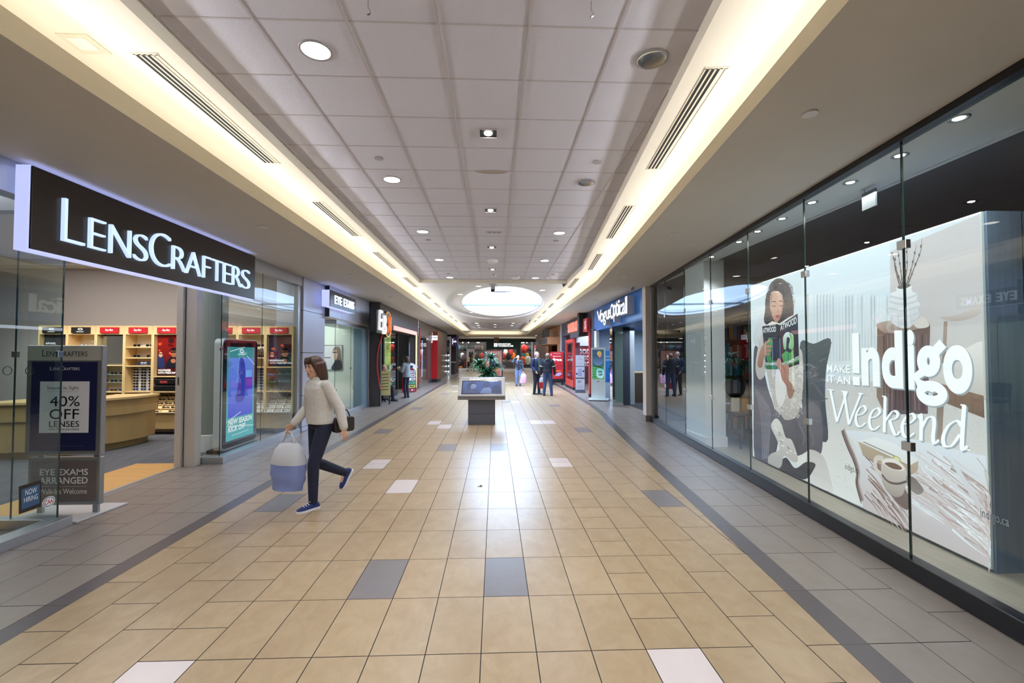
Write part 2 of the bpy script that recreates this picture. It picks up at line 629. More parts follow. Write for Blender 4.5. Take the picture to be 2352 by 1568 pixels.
def make_floor():
    mats = [mat('grout', '#1d1918', .85), tile_mat('beige tile', '#a59075', .17, .31), tile_mat('taupe tile', '#8a817c', .12, .31),
            tile_mat('dark border tile', '#595254', .05, .31), tile_mat('plum grey tile', '#767073', .07, .31), tile_mat('pale pink tile', '#cbbfbe', .05, .31)]
    V, F, MI, RN = [], [], [], []

    def quad(pts, mi):
        n = len(V)
        V.extend((p[0], p[1], 0.0) for p in pts)
        F.append(tuple(range(n, n + len(pts))))
        MI.append(mi)
        RN.append(random.random())

    def clip(pts, fn):
        out = []
        for i, p in enumerate(pts):
            q = pts[(i + 1) % len(pts)]
            a, b = fn(p), fn(q)
            if a >= 0:
                out.append(p)
            if (a >= 0) != (b >= 0):
                t = a / (a - b)
                out.append((p[0] + (q[0] - p[0]) * t, p[1] + (q[1] - p[1]) * t))
        return out
    g = .0028
    acc = {}
    for (px, py, k) in ((1160, 1327, 4), (870, 1330, 4), (932, 1118, 5), (640, 1162, 4), (1518, 1145, 4), (1032, 1030, 4), (1150, 1030, 4), (889, 991, 4), (1340, 989, 4),
                        (1290, 1058, 5), (375, 1545, 5), (1570, 1530, 5), (868, 1063, 5), (1028, 983, 5), (970, 935, 4), (1275, 933, 4), (1220, 970, 5), (1180, 950, 5),
                        (1255, 972, 5), (1190, 922, 5), (1012, 907, 4), (1235, 900, 4), (1160, 880, 5), (1205, 905, 5)):
        p = floor_at(px, py)
        acc[(math.floor((p.x - TX0) / TW), math.floor((p.y - TY0) / TL + .01))] = k
    Y1 = 43.0
    for k in range(-9, 12):
        x0, x1 = TX0 + k * TW, TX0 + (k + 1) * TW
        off = {5: .5, -7: .5, 7: .5, -9: .5, 9: .5}.get(k, 0)
        half = k in (3, -6)
        for j in range(-15, 70):
            for (a, b) in (((0, .5), (.5, 1)) if half else ((0, 1),)):
                y0, y1 = TY0 + (j + off + a) * TL, TY0 + (j + off + b) * TL
                if y0 > Y1:
                    continue
                pts = [(x0 + g, y0 + g), (x1 - g, y0 + g), (x1 - g, min(y1, Y1) - g), (x0 + g, min(y1, Y1) - g)]
                pts = clip(pts, lambda p: p[0] + 2.785)
                ga, gc = gb(y0), gb(y1)
                if pts:
                    pts = clip(pts, lambda p: ga + (gc - ga) * (p[1] - y0) / (y1 - y0) - .002 - p[0])
                if len(pts) > 2:
                    r = acc.get((k, j), 1)
                    if r == 1 and y0 > 9 and random.random() < .018:
                        r = random.choice((4, 5))
                    quad(pts, r)
    # dark borders and the taupe side aisles
    for j in range(-15, 70):
        y0, y1 = TY0 + j * TL, TY0 + (j + 1) * TL
        if y0 > Y1:
            continue
        quad([(-2.93, y0), (-2.787, y0), (-2.787, y1 - .002), (-2.93, y1 - .002)], 3)
        quad([(gb(y0), y0), (gb(y0) + .157, y0), (gb(y1) + .157, y1 - .002), (gb(y1), y1 - .002)], 3)
        for c in range(0, 26):
            xr = .002 + c * .305
            o = [0, 0, .5, 0, .5, 0][c % 6] * TL
            for (ya, yb) in (((y0, y0 + TL / 2), (y0 + TL / 2, y1)) if c % 6 == 3 else ((y0 + o, y1 + o),)):
                quad([(gb(ya) + .157 + xr, ya + g), (gb(ya) + .157 + xr + .301, ya + g), (gb(yb) + .157 + xr + .301, yb - g), (gb(yb) + .157 + xr, yb - g)], 2)
                if c < 14:
                    quad([(-2.932 - xr - .301, ya + g), (-2.932 - xr, ya + g), (-2.932 - xr, yb - g), (-2.932 - xr - .301, yb - g)], 2)
    for j in range(0, 12):
        for k in range(-44, 44):
            y0 = 43.25 + j * .6
            quad([(k * .305 + g, y0 + g), ((k + 1) * .305 - g, y0 + g), ((k + 1) * .305 - g, y0 + .6 - g), (k * .305 + g, y0 + .6 - g)], 2)
    n = len(V)
    V.extend([(-13, -6, -.0025), (13, -6, -.0025), (13, 56, -.0025), (-13, 56, -.0025)])
    F.append((n, n + 1, n + 2, n + 3))
    MI.append(0)
    RN.append(0)
    me = bpy.data.meshes.new('floor')
    me.from_pydata(V, [], F)
    for m in mats:
        me.materials.append(m)
    me.polygons.foreach_set('material_index', MI)
    a = me.attributes.new('rnd', 'FLOAT', 'FACE')
    a.data.foreach_set('value', RN)
    o = bpy.data.objects.new('floor', me)
    COL.objects.link(o)
    struct(o, 'beige tiled mall floor with taupe side aisles and dark border lines')


make_floor()
# a dead leaf lying on the tiles
b = MB()
b.tube([(0, 0, .003), (.02, .006, .008), (.045, .0, .004)], lambda t: .007 * (1 - abs(2 * t - 1)) + .001, 6)
b.tube([(.0, 0, .003), (-.03, -.008, .004)], .004, 5, .001)
o = tag(b.build('dead_leaf', mat('dry leaf', '#3c2620', .8)), 'small dark shrivelled leaf lying on the beige tiles in the aisle', 'leaf')
o.location = floor_at(1101, 1117)
o.rotation_euler = (0, 0, .3)

# ---- ceilings
ZT, ZS, ZL0, ZL1 = 3.85, 3.74, 3.28, 3.43
TILE = mat('mineral ceiling tile', '#d3d2de', .85, noise=.04, nscale=160, bump=.35, bscale=150)
GRIDM = mat('ceiling grid', '#bdb8be', .5)


def tile_ceiling(y0, y1, xl, xr, lab):
    b = MB()
    ys = [y0 + (y1 - y0) * i / 14 for i in range(15)]
    for a, c in zip(ys, ys[1:]):
        b.poly([(xl, a, ZT), (xl, c, ZT), (xr(c), c, ZT), (xr(a), a, ZT)])
    b.cur = 1
    k = 0
    while True:
        x = -.378 - .6095 * 3 + .6095 * k
        if x > max(xr(y1), xr(y0)):
            break
        ya = y0
        while xr(ya) < x and ya < y1:
            ya += .05
        if x > xl and ya < y1:
            b.box(x - .009, x + .009, ya, y1, ZT - .006, ZT + .02)
        k += 1
    y = 3.0 + .6095 * math.ceil((y0 - 3.0) / .6095)
    while y < y1:
        b.box(xl, xr(y), y - .007, y + .007, ZT - .004, ZT + .02)
        y += .6095
    struct(b.build('ceiling', [TILE, GRIDM]), lab)


tile_ceiling(-6, 13.45, -2.23, lambda y: pw(STEP_R, y), 'pale grey tiled ceiling recess near the camera')
tile_ceiling(30.4, 40.3, -2.23, lambda y: 2.3, 'pale grey tiled ceiling recess at the far end')


def strip_y(f0, f1, z, ys, b):
    for a, c in zip(ys, ys[1:]):
        b.poly([(f0(a), a, z), (f0(c), c, z), (f1(c), c, z), (f1(a), a, z)])


def wall_y(f, z0, z1, ys, b):
    for a, c in zip(ys, ys[1:]):
        b.poly([(f(a), a, z0), (f(c), c, z0), (f(c), c, z1), (f(a), a, z1)])


YS = [-6, -3, 0, 2, 4, 6.6, 8.8, 11, 13.45]
YS2 = YS + [17, 21, 27, 30.4, 36, 41.5]
lipR = lambda y: pw(LIP_R, y)
stepR = lambda y: pw(STEP_R, y) if y < 13.4 else 2.15
b = MB()
wall_y(lambda y: -2.23, ZS, ZT, YS, b)
wall_y(stepR, ZS, ZT, YS, b)
b.poly([(-2.23, 13.45, ZS), (2.15, 13.45, ZS), (2.15, 13.45, ZT), (-2.23, 13.45, ZT)])
for y in (30.4, 40.3):
    b.poly([(-2.23, y, ZS), (2.3, y, ZS), (2.3, y, ZT), (-2.23, y, ZT)])
for x in (-2.23, 2.3):
    b.poly([(x, 30.4, ZS), (x, 40.3, ZS), (x, 40.3, ZT), (x, 30.4, ZT)])
struct(b.build('trim_1', P_PAINT), 'step around the tiled ceiling recesses')
# cream strips over the coves and the plain ceiling around the skylight
b = MB()
strip_y(lambda y: -3.1, lambda y: -2.23, ZS, YS2, b)
b.poly([(2.15, 13.45, ZS + .001), (2.15, 13.46, ZS + .001), (-2.23, 13.46, ZS + .001), (-2.23, 13.45, ZS + .001)])
strip_y(stepR, lambda y: lipR(y) + .6, ZS, YS, b)
strip_y(lambda y: 2.15 if y < 30 else 2.3, lambda y: lipR(y) + .6, ZS, YS2[8:], b)
strip_y(lambda y: -2.23, lambda y: 2.3, ZS, [40.3, 42.2], b)
wall_y(lambda y: -3.1, ZL0, ZS, YS2, b)
wall_y(lambda y: lipR(y) + .6, ZL0 + .03, ZS, YS2, b)
b.poly([(-3.1, 42.2, ZL0), (3.4, 42.2, ZL0), (3.4, 42.2, ZS), (-3.1, 42.2, ZS)])
struct(b.build('ceiling', P_PAINT), 'cream strip ceiling above the lit coves')
N = 64
EO = [(0.0 + 2.08 * math.cos(2 * math.pi * k / N), 20.5 + 6.9 * math.sin(2 * math.pi * k / N)) for k in range(N)]
EI = [(.30 + 1.72 * math.cos(2 * math.pi * k / N), 20.4 + 5.7 * math.sin(2 * math.pi * k / N)) for k in range(N)]


def rect_pt(a):
    c, s = math.cos(a), math.sin(a)
    hx, hy = 2.19, 8.475
    t = min(hx / abs(c) if abs(c) > 1e-6 else 1e9, hy / abs(s) if abs(s) > 1e-6 else 1e9)
    return (-.04 + c * t, 21.925 + s * t)


b = MB()
ER = [rect_pt(math.atan2(p[1] - 21.925, p[0] + .04)) for p in EO]
for i in range(N):
    j = (i + 1) % N
    b.poly([(*EO[i], ZS), (*EO[j], ZS), (*ER[j], ZS), (*ER[i], ZS)])
    b.poly([(*EO[i], ZS), (*EO[j], ZS), (*EO[j], ZS + .09), (*EO[i], ZS + .09)])
    b.poly([(*EO[i], ZS + .09), (*EO[j], ZS + .09), (*EI[j], ZS + .09), (*EI[i], ZS + .09)])
for sx in (-1, 1):
    for sy in (-1, 1):
        cxy = (-.04 + sx * 2.19, 21.925 + sy * 8.475)
        q = sorted(ER, key=lambda p: math.hypot(p[0] - cxy[0], p[1] - cxy[1]))[:2]
        b.poly([(*cxy, ZS + .0005), (*q[0], ZS + .0005), (*q[1], ZS + .0005)])
struct(b.build('ceiling', P_WHITE), 'smooth white ceiling with an oval ring around the skylight')
b = MB()
for i in range(N):
    j = (i + 1) % N
    b.poly([(*EI[i], ZS + .09), (*EI[j], ZS + .09), (*EI[j], 4.15), (*EI[i], 4.15)])
    q = lambda p: (.3 + (p[0] - .3) * 1.06, 20.4 + (p[1] - 20.4) * 1.03)
    b.poly([(*EI[i], 4.15), (*EI[j], 4.15), (*q(EI[j]), 4.18), (*q(EI[i]), 4.18)])
    b.poly([(*q(EI[i]), 4.18), (*q(EI[j]), 4.18), (*q(EI[j]), 5.2), (*q(EI[i]), 5.2)])
b.cur = 1
for i in range(N):
    j = (i + 1) % N
    h_ = lambda p: (.3 + (p[0] - .3) * .99, 20.4 + (p[1] - 20.4) * .995)
    b.poly([(*h_(EI[i]), 3.95), (*h_(EI[j]), 3.95), (*h_(EI[j]), 3.985), (*h_(EI[i]), 3.985)])
    b.poly([(*h_(EI[i]), 3.95), (*h_(EI[j]), 3.95), (*EI[j], 3.95), (*EI[i], 3.95)])
struct(b.build('trim_2', [mat('skylight shaft paint', '#dde5ec', .6), mat('dark seal', '#7d8894', .6)]), 'white shaft of the oval skylight')
b = MB()
b.box(-1.42, 2.02, 20.3, 20.42, 3.80, 3.87)  # white beam with its shade put into the colour, to show against the sky
struct(b.build('trim_13', mat('shade-darkened skylight beam', '#6a7580', .6)), 'white beams coloured shade grey crossing the oval skylight')
# lips, soffits
b = MB()
wall_y(lambda y: -2.535, ZL0, ZL1, YS2, b)
wall_y(lambda y: -2.575, ZL0 + .03, ZL1, YS2, b)
strip_y(lambda y: -2.575, lambda y: -2.535, ZL1, YS2, b)
wall_y(lipR, ZL0 + .03, ZL1 + .01, YS2, b)
wall_y(lambda y: lipR(y) + .04, ZL0 + .03, ZL1 + .01, YS2, b)
strip_y(lipR, lambda y: lipR(y) + .04, ZL1 + .01, YS2, b)
b.box(-2.535, 2.72, 41.5, 41.54, ZL0, ZL1)
struct(b.build('trim_3', mat('tan paint', '#cbbc9c', .7, noise=.02)), 'tan upstand along the edge of the lowered ceilings')
b = MB()
strip_y(lambda y: -4.75, lambda y: -2.535, ZL0, YS2, b)
strip_y(lambda y: -3.1, lambda y: -2.575, ZL0 + .03, YS2, b)
struct(b.build('ceiling', P_SOFF), 'lowered taupe ceiling over the left aisle')
b = MB()
strip_y(lipR, lambda y: pw(GLASS_R, y) + .05, ZL0 + .03, YS[:8], b)
strip_y(lipR, lambda y: 4.3, ZL0 + .03, YS2[7:], b)
strip_y(lambda y: lipR(y) + .04, lambda y: lipR(y) + .6, ZL0 + .06, YS2, b)
struct(b.build('ceiling', P_SOFF), 'lowered grey ceiling over the right aisle')
# far cross corridor ceiling with a curved lit recess
b = MB()
top = [(-13, 41.54), (13, 41.54)]
arc = [(-3.6 + 12.5 * i / 16, 45.4 + 1.6 * (1 - ((i / 16) * 1.6 - .6) ** 2) * 0 - 1.9 * math.sin(math.pi * min(1, .08 + i / 16 * .9))) for i in range(17)]
for p, q in zip(arc, arc[1:]):
    b.poly([(p[0], 41.54, ZL0), (q[0], 41.54, ZL0), (*q, ZL0), (*p, ZL0)])
    b.poly([(p[0], 46.4, ZL0), (q[0], 46.4, ZL0), (q[0], 49, ZL0), (p[0], 49, ZL0)])
    b.poly([(*p, ZL0), (*q, ZL0), (*q, ZL0 + .12), (*p, ZL0 + .12)])
    b.poly([(p[0], 46.4, ZL0), (q[0], 46.4, ZL0), (q[0], 46.4, ZL0 + .12), (p[0], 46.4, ZL0 + .12)])
b.box(-13, -3.6, 41.54, 49, ZL0, ZL0 + .05)
b.box(8.9, 13, 41.54, 49, ZL0, ZL0 + .05)
struct(b.build('ceiling', P_SOFF), 'lowered ceiling of the far cross corridor')
b = MB()
b.box(-3.7, 9, 43, 47, 3.62, 3.66)
struct(b.build('ceiling', P_PAINT), 'lit cream recess in the far ceiling')
area('far_recess_light', (3, 46.2, 3.4), UPW, 11, .1, 60, WARM)
# outer shell of the building, and the floors of the shops' back rooms
b = MB()
b.box(-13.2, -13, -6, 56, -.1, 5.6)
b.box(13, 13.2, -6, 56, -.1, 5.6)
struct(b.build('wall_outer', P_DARK), 'outer shell of the shops')
b = MB()
b.box(-13, 13, -6.2, -6, -.1, 5.6)  # unseen wall added to stop sky light leaking in from behind
struct(b.build('wall_added_behind', P_SOFF), 'added closing wall behind the camera')
b = MB()
b.box(-13, 13, 55.8, 56, -.1, 5.6)
struct(b.build('wall_far', P_DARK), 'back wall of the far shop')
b = MB()
for (x0, x1, y0, y1) in ((-13, -1.9, -6, 56), (2.5, 13, -6, 56), (-1.9, 2.5, -6, 14), (-1.9, 2.5, 27, 56)):
    b.box(x0, x1, y0, y1, 5.2, 5.4)
struct(b.build('roof', P_DARK), 'roof deck above the ceilings')
# ------------------------------------------------------------------ left side: optician, exam room, game shop ...
OAK = mat('light oak', '#d9bd88', .45, noise=.07, nscale=5, stretch=(1, 1, .12))
OAK2 = mat('oak veneer', '#b59a68', .4, noise=.08, nscale=6, stretch=(1, 1, .1))
CARPET = mat('grey carpet', '#5d5f66', .95, noise=.22, nscale=9, stretch=(1, .25, 1), bump=.5, bscale=260)
WOODF = mat('wood floor', '#d3a467', .35, noise=.10, nscale=5, stretch=(.25, 3, 1))
DECAL = mat('black decal', '#15161a', .5)


def window(n, label, panes, solids, mats_s, clips=()):
    """panes: lists of (x0,y0,x1,y1,z0,z1) vertical sheets; solids: list of (name, [boxes], material)"""
    r = bpy.data.objects.new('window_%d' % n, None)
    COL.objects.link(r)
    struct(r, label)
    for (x0, y0, x1, y1, z0, z1) in panes:
        b = MB()
        d = Vector((x1 - x0, y1 - y0)).normalized()
        q = (-d.y * .005, d.x * .005)
        b.slab([(x0 - q[0], y0 - q[1]), (x1 - q[0], y1 - q[1]), (x1 + q[0], y1 + q[1]), (x0 + q[0], y0 + q[1])], z0, z1)
        b.build('pane', mats_s, r)
    for nm, bxs, m in solids:
        b = MB()
        for bx in bxs:
            b.box(*bx)
        b.build(nm, m, r, bevel=.004)
    for (x, y, z, ax) in clips:
        b = MB()
        w_, d_ = (.012, .028) if ax == 'y' else (.028, .012)
        b.box(x - w_, x + w_, y - d_, y + d_, z - .03, z + .03)
        b.build('glass_clip', STEEL, r, bevel=.004)
    return r


JOINT = mat('glass edge', '#16332f', .2)
GX = -4.15
window(1, 'frameless glass of the optician shop nearest the camera',
       [(GX, -3.0, GX, 1.6, .09, 3.0), (GX, 1.605, GX, 4.52, .09, 3.0), (GX - .006, 4.52, -4.57, 4.52, .09, 3.0), (-4.58, 4.52, -5.0, 4.52, .09, 3.0)],
       [('sill', [(-4.22, -4.06, -3, 4.58, 0, .09), (-5.0, -4.22, 4.46, 4.58, 0, .09)], ALU), ('header', [(-4.25, -4.08, -3, 4.56, 3.0, 3.28), (-5.0, -4.25, 4.46, 4.58, 3.0, 3.28)], ALU),
        ('glass_edge', [(GX - .006, GX + .006, 4.514, 4.527, .09, 3.0), (-4.58, -4.57, 4.513, 4.527, .09, 3.0)], JOINT)], GLASSR,
       [(GX, 4.5, 1.64, 'y'), (-4.575, 4.52, 1.64, 'x')])
window(2, 'frameless glass of the optician shop beyond its doorway',
       [(-4.66, 7.06, GX - .006, 7.06, .1, 3.08), (GX, 7.065, GX, 8.26, .1, 3.08), (GX, 8.265, GX, 9.62, .1, 3.08)],
       [('sill', [(-4.68, -4.06, 7.0, 7.12, 0, .1), (-4.22, -4.06, 7.12, 9.7, 0, .1)], ALU), ('header', [(-4.24, -4.08, 7.0, 9.76, 3.08, 3.28), (-4.68, -4.24, 7.0, 7.12, 3.08, 3.28)], ALU),
        ('end_post', [(-4.22, -4.1, 9.62, 9.76, 0, 3.08)], ALU), ('glass_edge', [(GX - .006, GX + .006, 7.056, 7.066, .1, 3.08)], JOINT),
        ('glass_edge', [(GX - .006, GX + .006, 8.256, 8.264, .1, 3.08)], JOINT)], GLASSR,
       [(GX, 8.26, 1.72, 'y'), (GX, 7.07, 1.72, 'y')])
b = MB()
b.box(-4.64, -4.55, 6.80, 6.94, 0, 3.28)
b.box(-4.53, -4.38, 6.84, 6.99, 0, 3.28)
b.cur = 1
b.box(-4.552, -4.528, 6.86, 6.9, 0, 3.28)
b.box(-4.607, -4.583, 6.792, 6.802, 1.19, 1.31)
b.cur = 0
r = struct(b.build('door_1', [mat('satin metal', '#bdb8b0', .5, .1), BLACKM], bevel=.003), 'sliding door posts of the optician doorway')
b = MB()
b.box(-4.3, -4.08, 4.58, 7.0, 2.95, 3.28)
struct(b.build('trim_4', ALU), 'metal header over the optician doorway')
# --- the shop's inside
b = MB()
b.cur = 0
b.slab([(-12, -3), (-5.35, -3), (-5.35, 7.05), (-4.75, 7.05), (-4.75, 9.9), (-12, 9.9)], .0, .006)
b.cur = 1
b.slab([(-5.35, 2), (-4.62, 2), (-4.62, 7.05), (-5.35, 7.05)], .0, .006)
b.cur = 2
b.slab([(-4.62, 4.58), (-4.57, 4.58), (-4.57, 7.0), (-4.62, 7.0)], .0, .008)
struct(b.build('floor', [CARPET, WOODF, ALU]), 'carpet and wood floor of the optician shop')
P_LC = mat('pale shop wall', '#b5aeab', .8)
b = MB()
b.box(-12, -4.25, 9.9, 10.0, 0, 3.6)
b.box(-12, -11.9, -3, 9.9, 0, 3.6)
b.cur = 1
b.box(-12, -4.3, -3, 9.9, 3.56, 3.62)
b.cur = 2
b.box(-12, -4.3, 9.5, 9.9, 3.44, 3.56)
b.box(-9.3, -4.26, 9.86, 9.9, 0, .12)
struct(b.build('wall_left', [P_LC, P_WHITE, P_PAINT]), 'walls and ceiling of the optician shop')
COLM = mat('column grey', '#8f9490', .6)
b = MB()
b.lathe([(.23, 0), (.23, 3.4)], 28, (-4.88, 8.05))
b.cur = 1
b.lathe([(.245, 0), (.245, .28), (.232, .29)], 28, (-4.88, 8.05))
struct(b.build('trim_5', [COLM, P_WHITE], smooth=False), 'round grey column behind the optician window')

# --- the big shop sign
W = place((-3.9, 3.94, 2.515), LEFT)
r = thing('shop_sign', 'wide dark brown lit fascia sign reading LENSCRAFTERS over the left shop doorway', 'sign', (-3.9, 3.94, 2.515), LEFT)
LWID, LH = 3.58, .722
b = MB()
b.box(0.006, LWID - .006, 0, .018, .012, LH - .006)
b.build('face_panel', mat('dark bronze panel', '#2b2420', .3), r, bevel=.004)
b = MB()
b.box(0, LWID, .018, .135, 0, LH)
b.build('light_box', mat('lavender lightbox', '#bcc6fa', .4, emit=.95), r, bevel=.003)
LETT = mat('white lit letter', '#c4dcff', .3, emit=1.0)
ch = 'LENSCRAFTERS'
pxs = [(141, 190, 455, 553), (202, 238, 492, 566), (249, 296, 510, 581), (304, 335, 530, 591), (342, 388, 532, 606), (393, 424, 558, 614), (424, 458, 566, 625), (464, 480, 575, 629), (483, 508, 588, 640), (511, 529, 596, 644), (532, 551, 604, 652), (552, 571, 612, 657)]
for c_, (x0, x1, y0, y1) in zip(ch, pxs):
    xm = (x0 + x1) / 2
    a0, a1 = lp(W, x0, y0)[0], lp(W, x1, y0)[0]
    big = c_ in 'LC' and x0 in (141, 342)
    zb, zt = (.145, .53) if big else (.145, .435)
    b = MB()
    b.text(c_, a0, a1, zb, zt, None, 0, .035, -.024, res=8)
    b.build('letter', LETT, r)
# --- stand-up floor sign
r = thing('sign_stand', 'silver framed sign stand with 40% OFF LENSES poster by the optician doorway', 'sign', (-4.41, 4.88, 0), 0)
W = place((-4.41, 4.88, 0), 0)
AL2 = mat('anodised frame', '#a4a6a8', .35, .8)
b = MB()
b.slab([(-.37, -.27), (.36, -.27), (.40, .30), (-.37, .30)], .0, .02)
b.build('base', mat('white steel base', '#c9c8cb', .35, .3), r, bevel=.006)
for x in (-.24, .31):
    b = MB()
    b.box(x - .025, x + .025, -.01, .02, .02, 1.2)
    b.build('post', AL2, r)
def lpx(p, q, y, d=0):
    return lp(W, p, y, d)[0], lp(W, q, y, d)[0]
b = MB()
b.box(-.385, .365, -.03, .03, .61, 1.73)
b.build('upper_frame', AL2, r, bevel=.008)
b = MB()
b.box(-.345, .365, -.03, .03, .10, .585)
b.build('lower_frame', AL2, r, bevel=.008)
b = MB()
b.M = Matrix.Translation((0, -.031, 0))
b.rect(-.375, .355, 1.575, 1.72, '#b7b6ac')
b.text('L', -.235, -.20, 1.615, 1.685, '#26262c')
b.text('ENS', -.192, -.085, 1.615, 1.668, '#26262c')
b.text('C', -.075, -.03, 1.613, 1.688, '#26262c')
b.text('RAFTERS', -.02, .215, 1.615, 1.668, '#26262c')
b.build('header_print', PRINT, r)
b = MB()
b.M = Matrix.Translation((0, -.031, 0))
b.rect(-.335, .318, .65, 1.56, '#242750')
b.text('L', -.155, -.128, 1.475, 1.512, '#e8e8f0')
b.text('ENS', -.122, -.055, 1.475, 1.503, '#e8e8f0')
b.text('C', -.048, -.018, 1.474, 1.514, '#e8e8f0')
b.text('RAFTERS', -.012, .14, 1.475, 1.503, '#e8e8f0')
b.rect(-.245, .245, .835, 1.36, '#f4f4fa')
b.text('Season In Sight', -.175, .14, 1.268, 1.312, '#23232b')
b.line([(-.175, 1.255), (.14, 1.255)], .002, '#55555c')
b.text('40%', -.145, .152, 1.105, 1.21, '#15151b')
b.text('OFF', -.145, .148, .975, 1.078, '#15151b')
b.text('LENSES', -.145, .152, .895, .955, '#15151b')
b.text('with frame purchase', -.145, .152, .858, .884, '#23232b')
b.line([(-.2, .70), (.2, .70)], .002, '#6a6a80')
b.build('upper_poster', PRINTG, r)
b = MB()
b.M = Matrix.Translation((0, -.031, 0))
b.rect(-.315, .33, .135, .55, '#6e6463')
b.text('EYE EXAMS', -.225, .25, .405, .468, '#f2f2f4', bold=.01)
b.text('ARRANGED', -.225, .25, .318, .385, '#f2f2f4', bold=.01)
b.line([(-.225, .29), (.245, .29)], .003, '#cfcfd2')
b.text('Walk-Ins Welcome', -.225, .245, .215, .268, '#f2f2f4')
b.build('lower_poster', PRINTG, r)
# stickers on the near glass (front pane plane x = -4.145)
W = place((-4.144, 4.0, 0), LEFT)
pq = [lp(W, *p) for p in ((43, 1181), (95, 1163), (95, 1102), (43, 1117))]
r = b = MB()
b.ink(pq, '#2b2422')
i2 = [lp(W, *p) for p in ((49, 1171), (91, 1155), (91, 1111), (49, 1124))]
b.ink(i2, '#3b5a7d')
za = pq[0][1]
xa, xb = i2[0][0] + .02, i2[1][0] - .02
b.text('NOW', xa + .01, xb - .01, i2[0][1] + .115, i2[0][1] + .165, '#f0f4f8')
b.text('HIRING', xa, xb, i2[0][1] + .055, i2[0][1] + .1, '#f0f4f8')
o = tag(b.build('window_sticker', PRINT), 'dark NOW HIRING notice stuck low on the near left glass', 'sticker')
o.location, o.rotation_euler = (-4.144, 4.0, 0), (0, 0, LEFT)
b = MB()
c_ = lp(W, 112, 1152)
b.oval(*c_, .062, .05, '#e9e9ee')
b.oval(*c_, .054, .042, '#20356e')
b.oval(*c_, .048, .036, '#f1f1f4')
b.text('CAA', c_[0] - .04, c_[0] + .04, c_[1] - .02, c_[1] + .022, '#c4201f', bold=.02)
o = tag(b.build('window_sticker', PRINT), 'small white oval CAA sticker at the foot of the near left glass', 'sticker')
o.location, o.rotation_euler = (-4.144, 4.0, 0), (0, 0, LEFT)
RINGM = DECAL


def ring_decal(loc, rz, lab, g='black ring decals on shop glass'):
    b = MB()
    ps = [(.036 * math.cos(a * math.pi / 12), 0, .036 * math.sin(a * math.pi / 12)) for a in range(25)]
    b.tube(ps, .0026, 5)
    o = tag(b.build('ring_decal', RINGM), lab, 'decal', g)
    o.location, o.rotation_euler = loc, (0, 0, rz)


for (px, lab) in ((17, 'black ring decal on the near left glass, nearest the picture edge'), (68, 'black ring decal on the near left glass beside the sign stand')):
    p = at_x(px, 851, -4.142)
    ring_decal(p, LEFT, lab)
for (px, lab) in ((527, 'black ring decal over the left edge of the sports eyewear screen'), (557, 'black ring decal over the right part of the sports eyewear screen')):
    p = at_x(px, 836, -4.142)
    ring_decal(p, LEFT, lab)
# --- freestanding screen in the window
W = place((-4.42, 8.08, 0), LEFT)
r = thing('advertising_screen', 'tall rounded digital screen reading NEW SEASON KICK OFF in the optician window', 'screen', (-4.42, 8.08, 0), LEFT)
x0, z1 = lp(W, 513, 777)
x1, _ = lp(W, 592, 782)
b = MB()
b.rbox(x0, x1, .005, .14, .06, z1, .09, 6)
b.build('housing', mat('white plastic', '#cfd2d4', .35), r)
b = MB()
b.rbox(x0 + .015, x1 - .015, -.006, .005, .085, z1 - .02, .08, 6)
b.build('bezel', mat('black glass', '#10141c', .06), r)
b = MB()
b.box(x0 + .1, x1 - .1, -.1, .3, 0, .06)
b.build('base', mat('dark base', '#2f2722', .5), r)
b = MB()
b.M = Matrix.Translation((0, -.007, 0))
sx0, sz1 = lp(W, 521, 796)
sx1, _ = lp(W, 584, 800)
sz0 = lp(W, 521, 1014)[1]
b.rect(sx0, sx1, sz0, sz1, '#2a8f96', '#57b8bd')
H_ = sz1 - sz0
WD = sx1 - sx0
b.rect(sx0 + .05, sx1 - .05, sz0 + .24 * H_, sz1 - .12 * H_, '#6f8ff0', '#3f53e0')
b.blob([(sx0 + .3 * WD, sz0 + .42 * H_), (sx0 + .4 * WD, sz0 + .6 * H_), (sx0 + .42 * WD, sz0 + .85 * H_), (sx0 + .58 * WD, sz0 + .86 * H_), (sx0 + .66 * WD, sz0 + .7 * H_), (sx0 + .62 * WD, sz0 + .42 * H_)], '#2f38b4')
b.rect(sx0 + .64 * WD, sx1 - .07, sz0 + .52 * H_, sz0 + .66 * H_, '#7b2fb0', '#5a3ad0')
b.rect(sx0 + .66 * WD, sx1 - .09, sz0 + .66 * H_, sz0 + .74 * H_, '#7fb4ff')
for (a, c, d, e) in ((.0, .2, .5, .285), (.05, .16, .98, .1), (.1, .95, .6, 1.0), (.7, .9, 1, .8)):
    b.line([(sx0 + a * WD, sz0 + c * H_), (sx0 + d * WD, sz0 + e * H_)], .012, '#eafcff')
b.oval(sx0 + .5 * WD, sz1 - .045 * H_, .06, .04, '#f4ffff')
b.oval(sx0 + .5 * WD, sz1 - .045 * H_, .036, .02, '#4fb2b8')
b.text('OAKLEY', sx0 + .36 * WD, sx0 + .64 * WD, sz1 - .088 * H_, sz1 - .072 * H_, '#f4ffff', bold=.02)
b.text('NEW SEASON', sx0 + .06 * WD, sx1 - .06 * WD, sz0 + .165 * H_, sz0 + .225 * H_, '#ffffff', bold=.03, shear=.2)
b.text('KICK OFF', sx0 + .06 * WD, sx0 + .68 * WD, sz0 + .09 * H_, sz0 + .15 * H_, '#ffffff', bold=.03, shear=.2)
b.line([(sx0 + .2 * WD, sz0 + .05 * H_), (sx0 + .8 * WD, sz0 + .06 * H_)], .01, '#d8f4f4')
b.build('display', LITD, r)

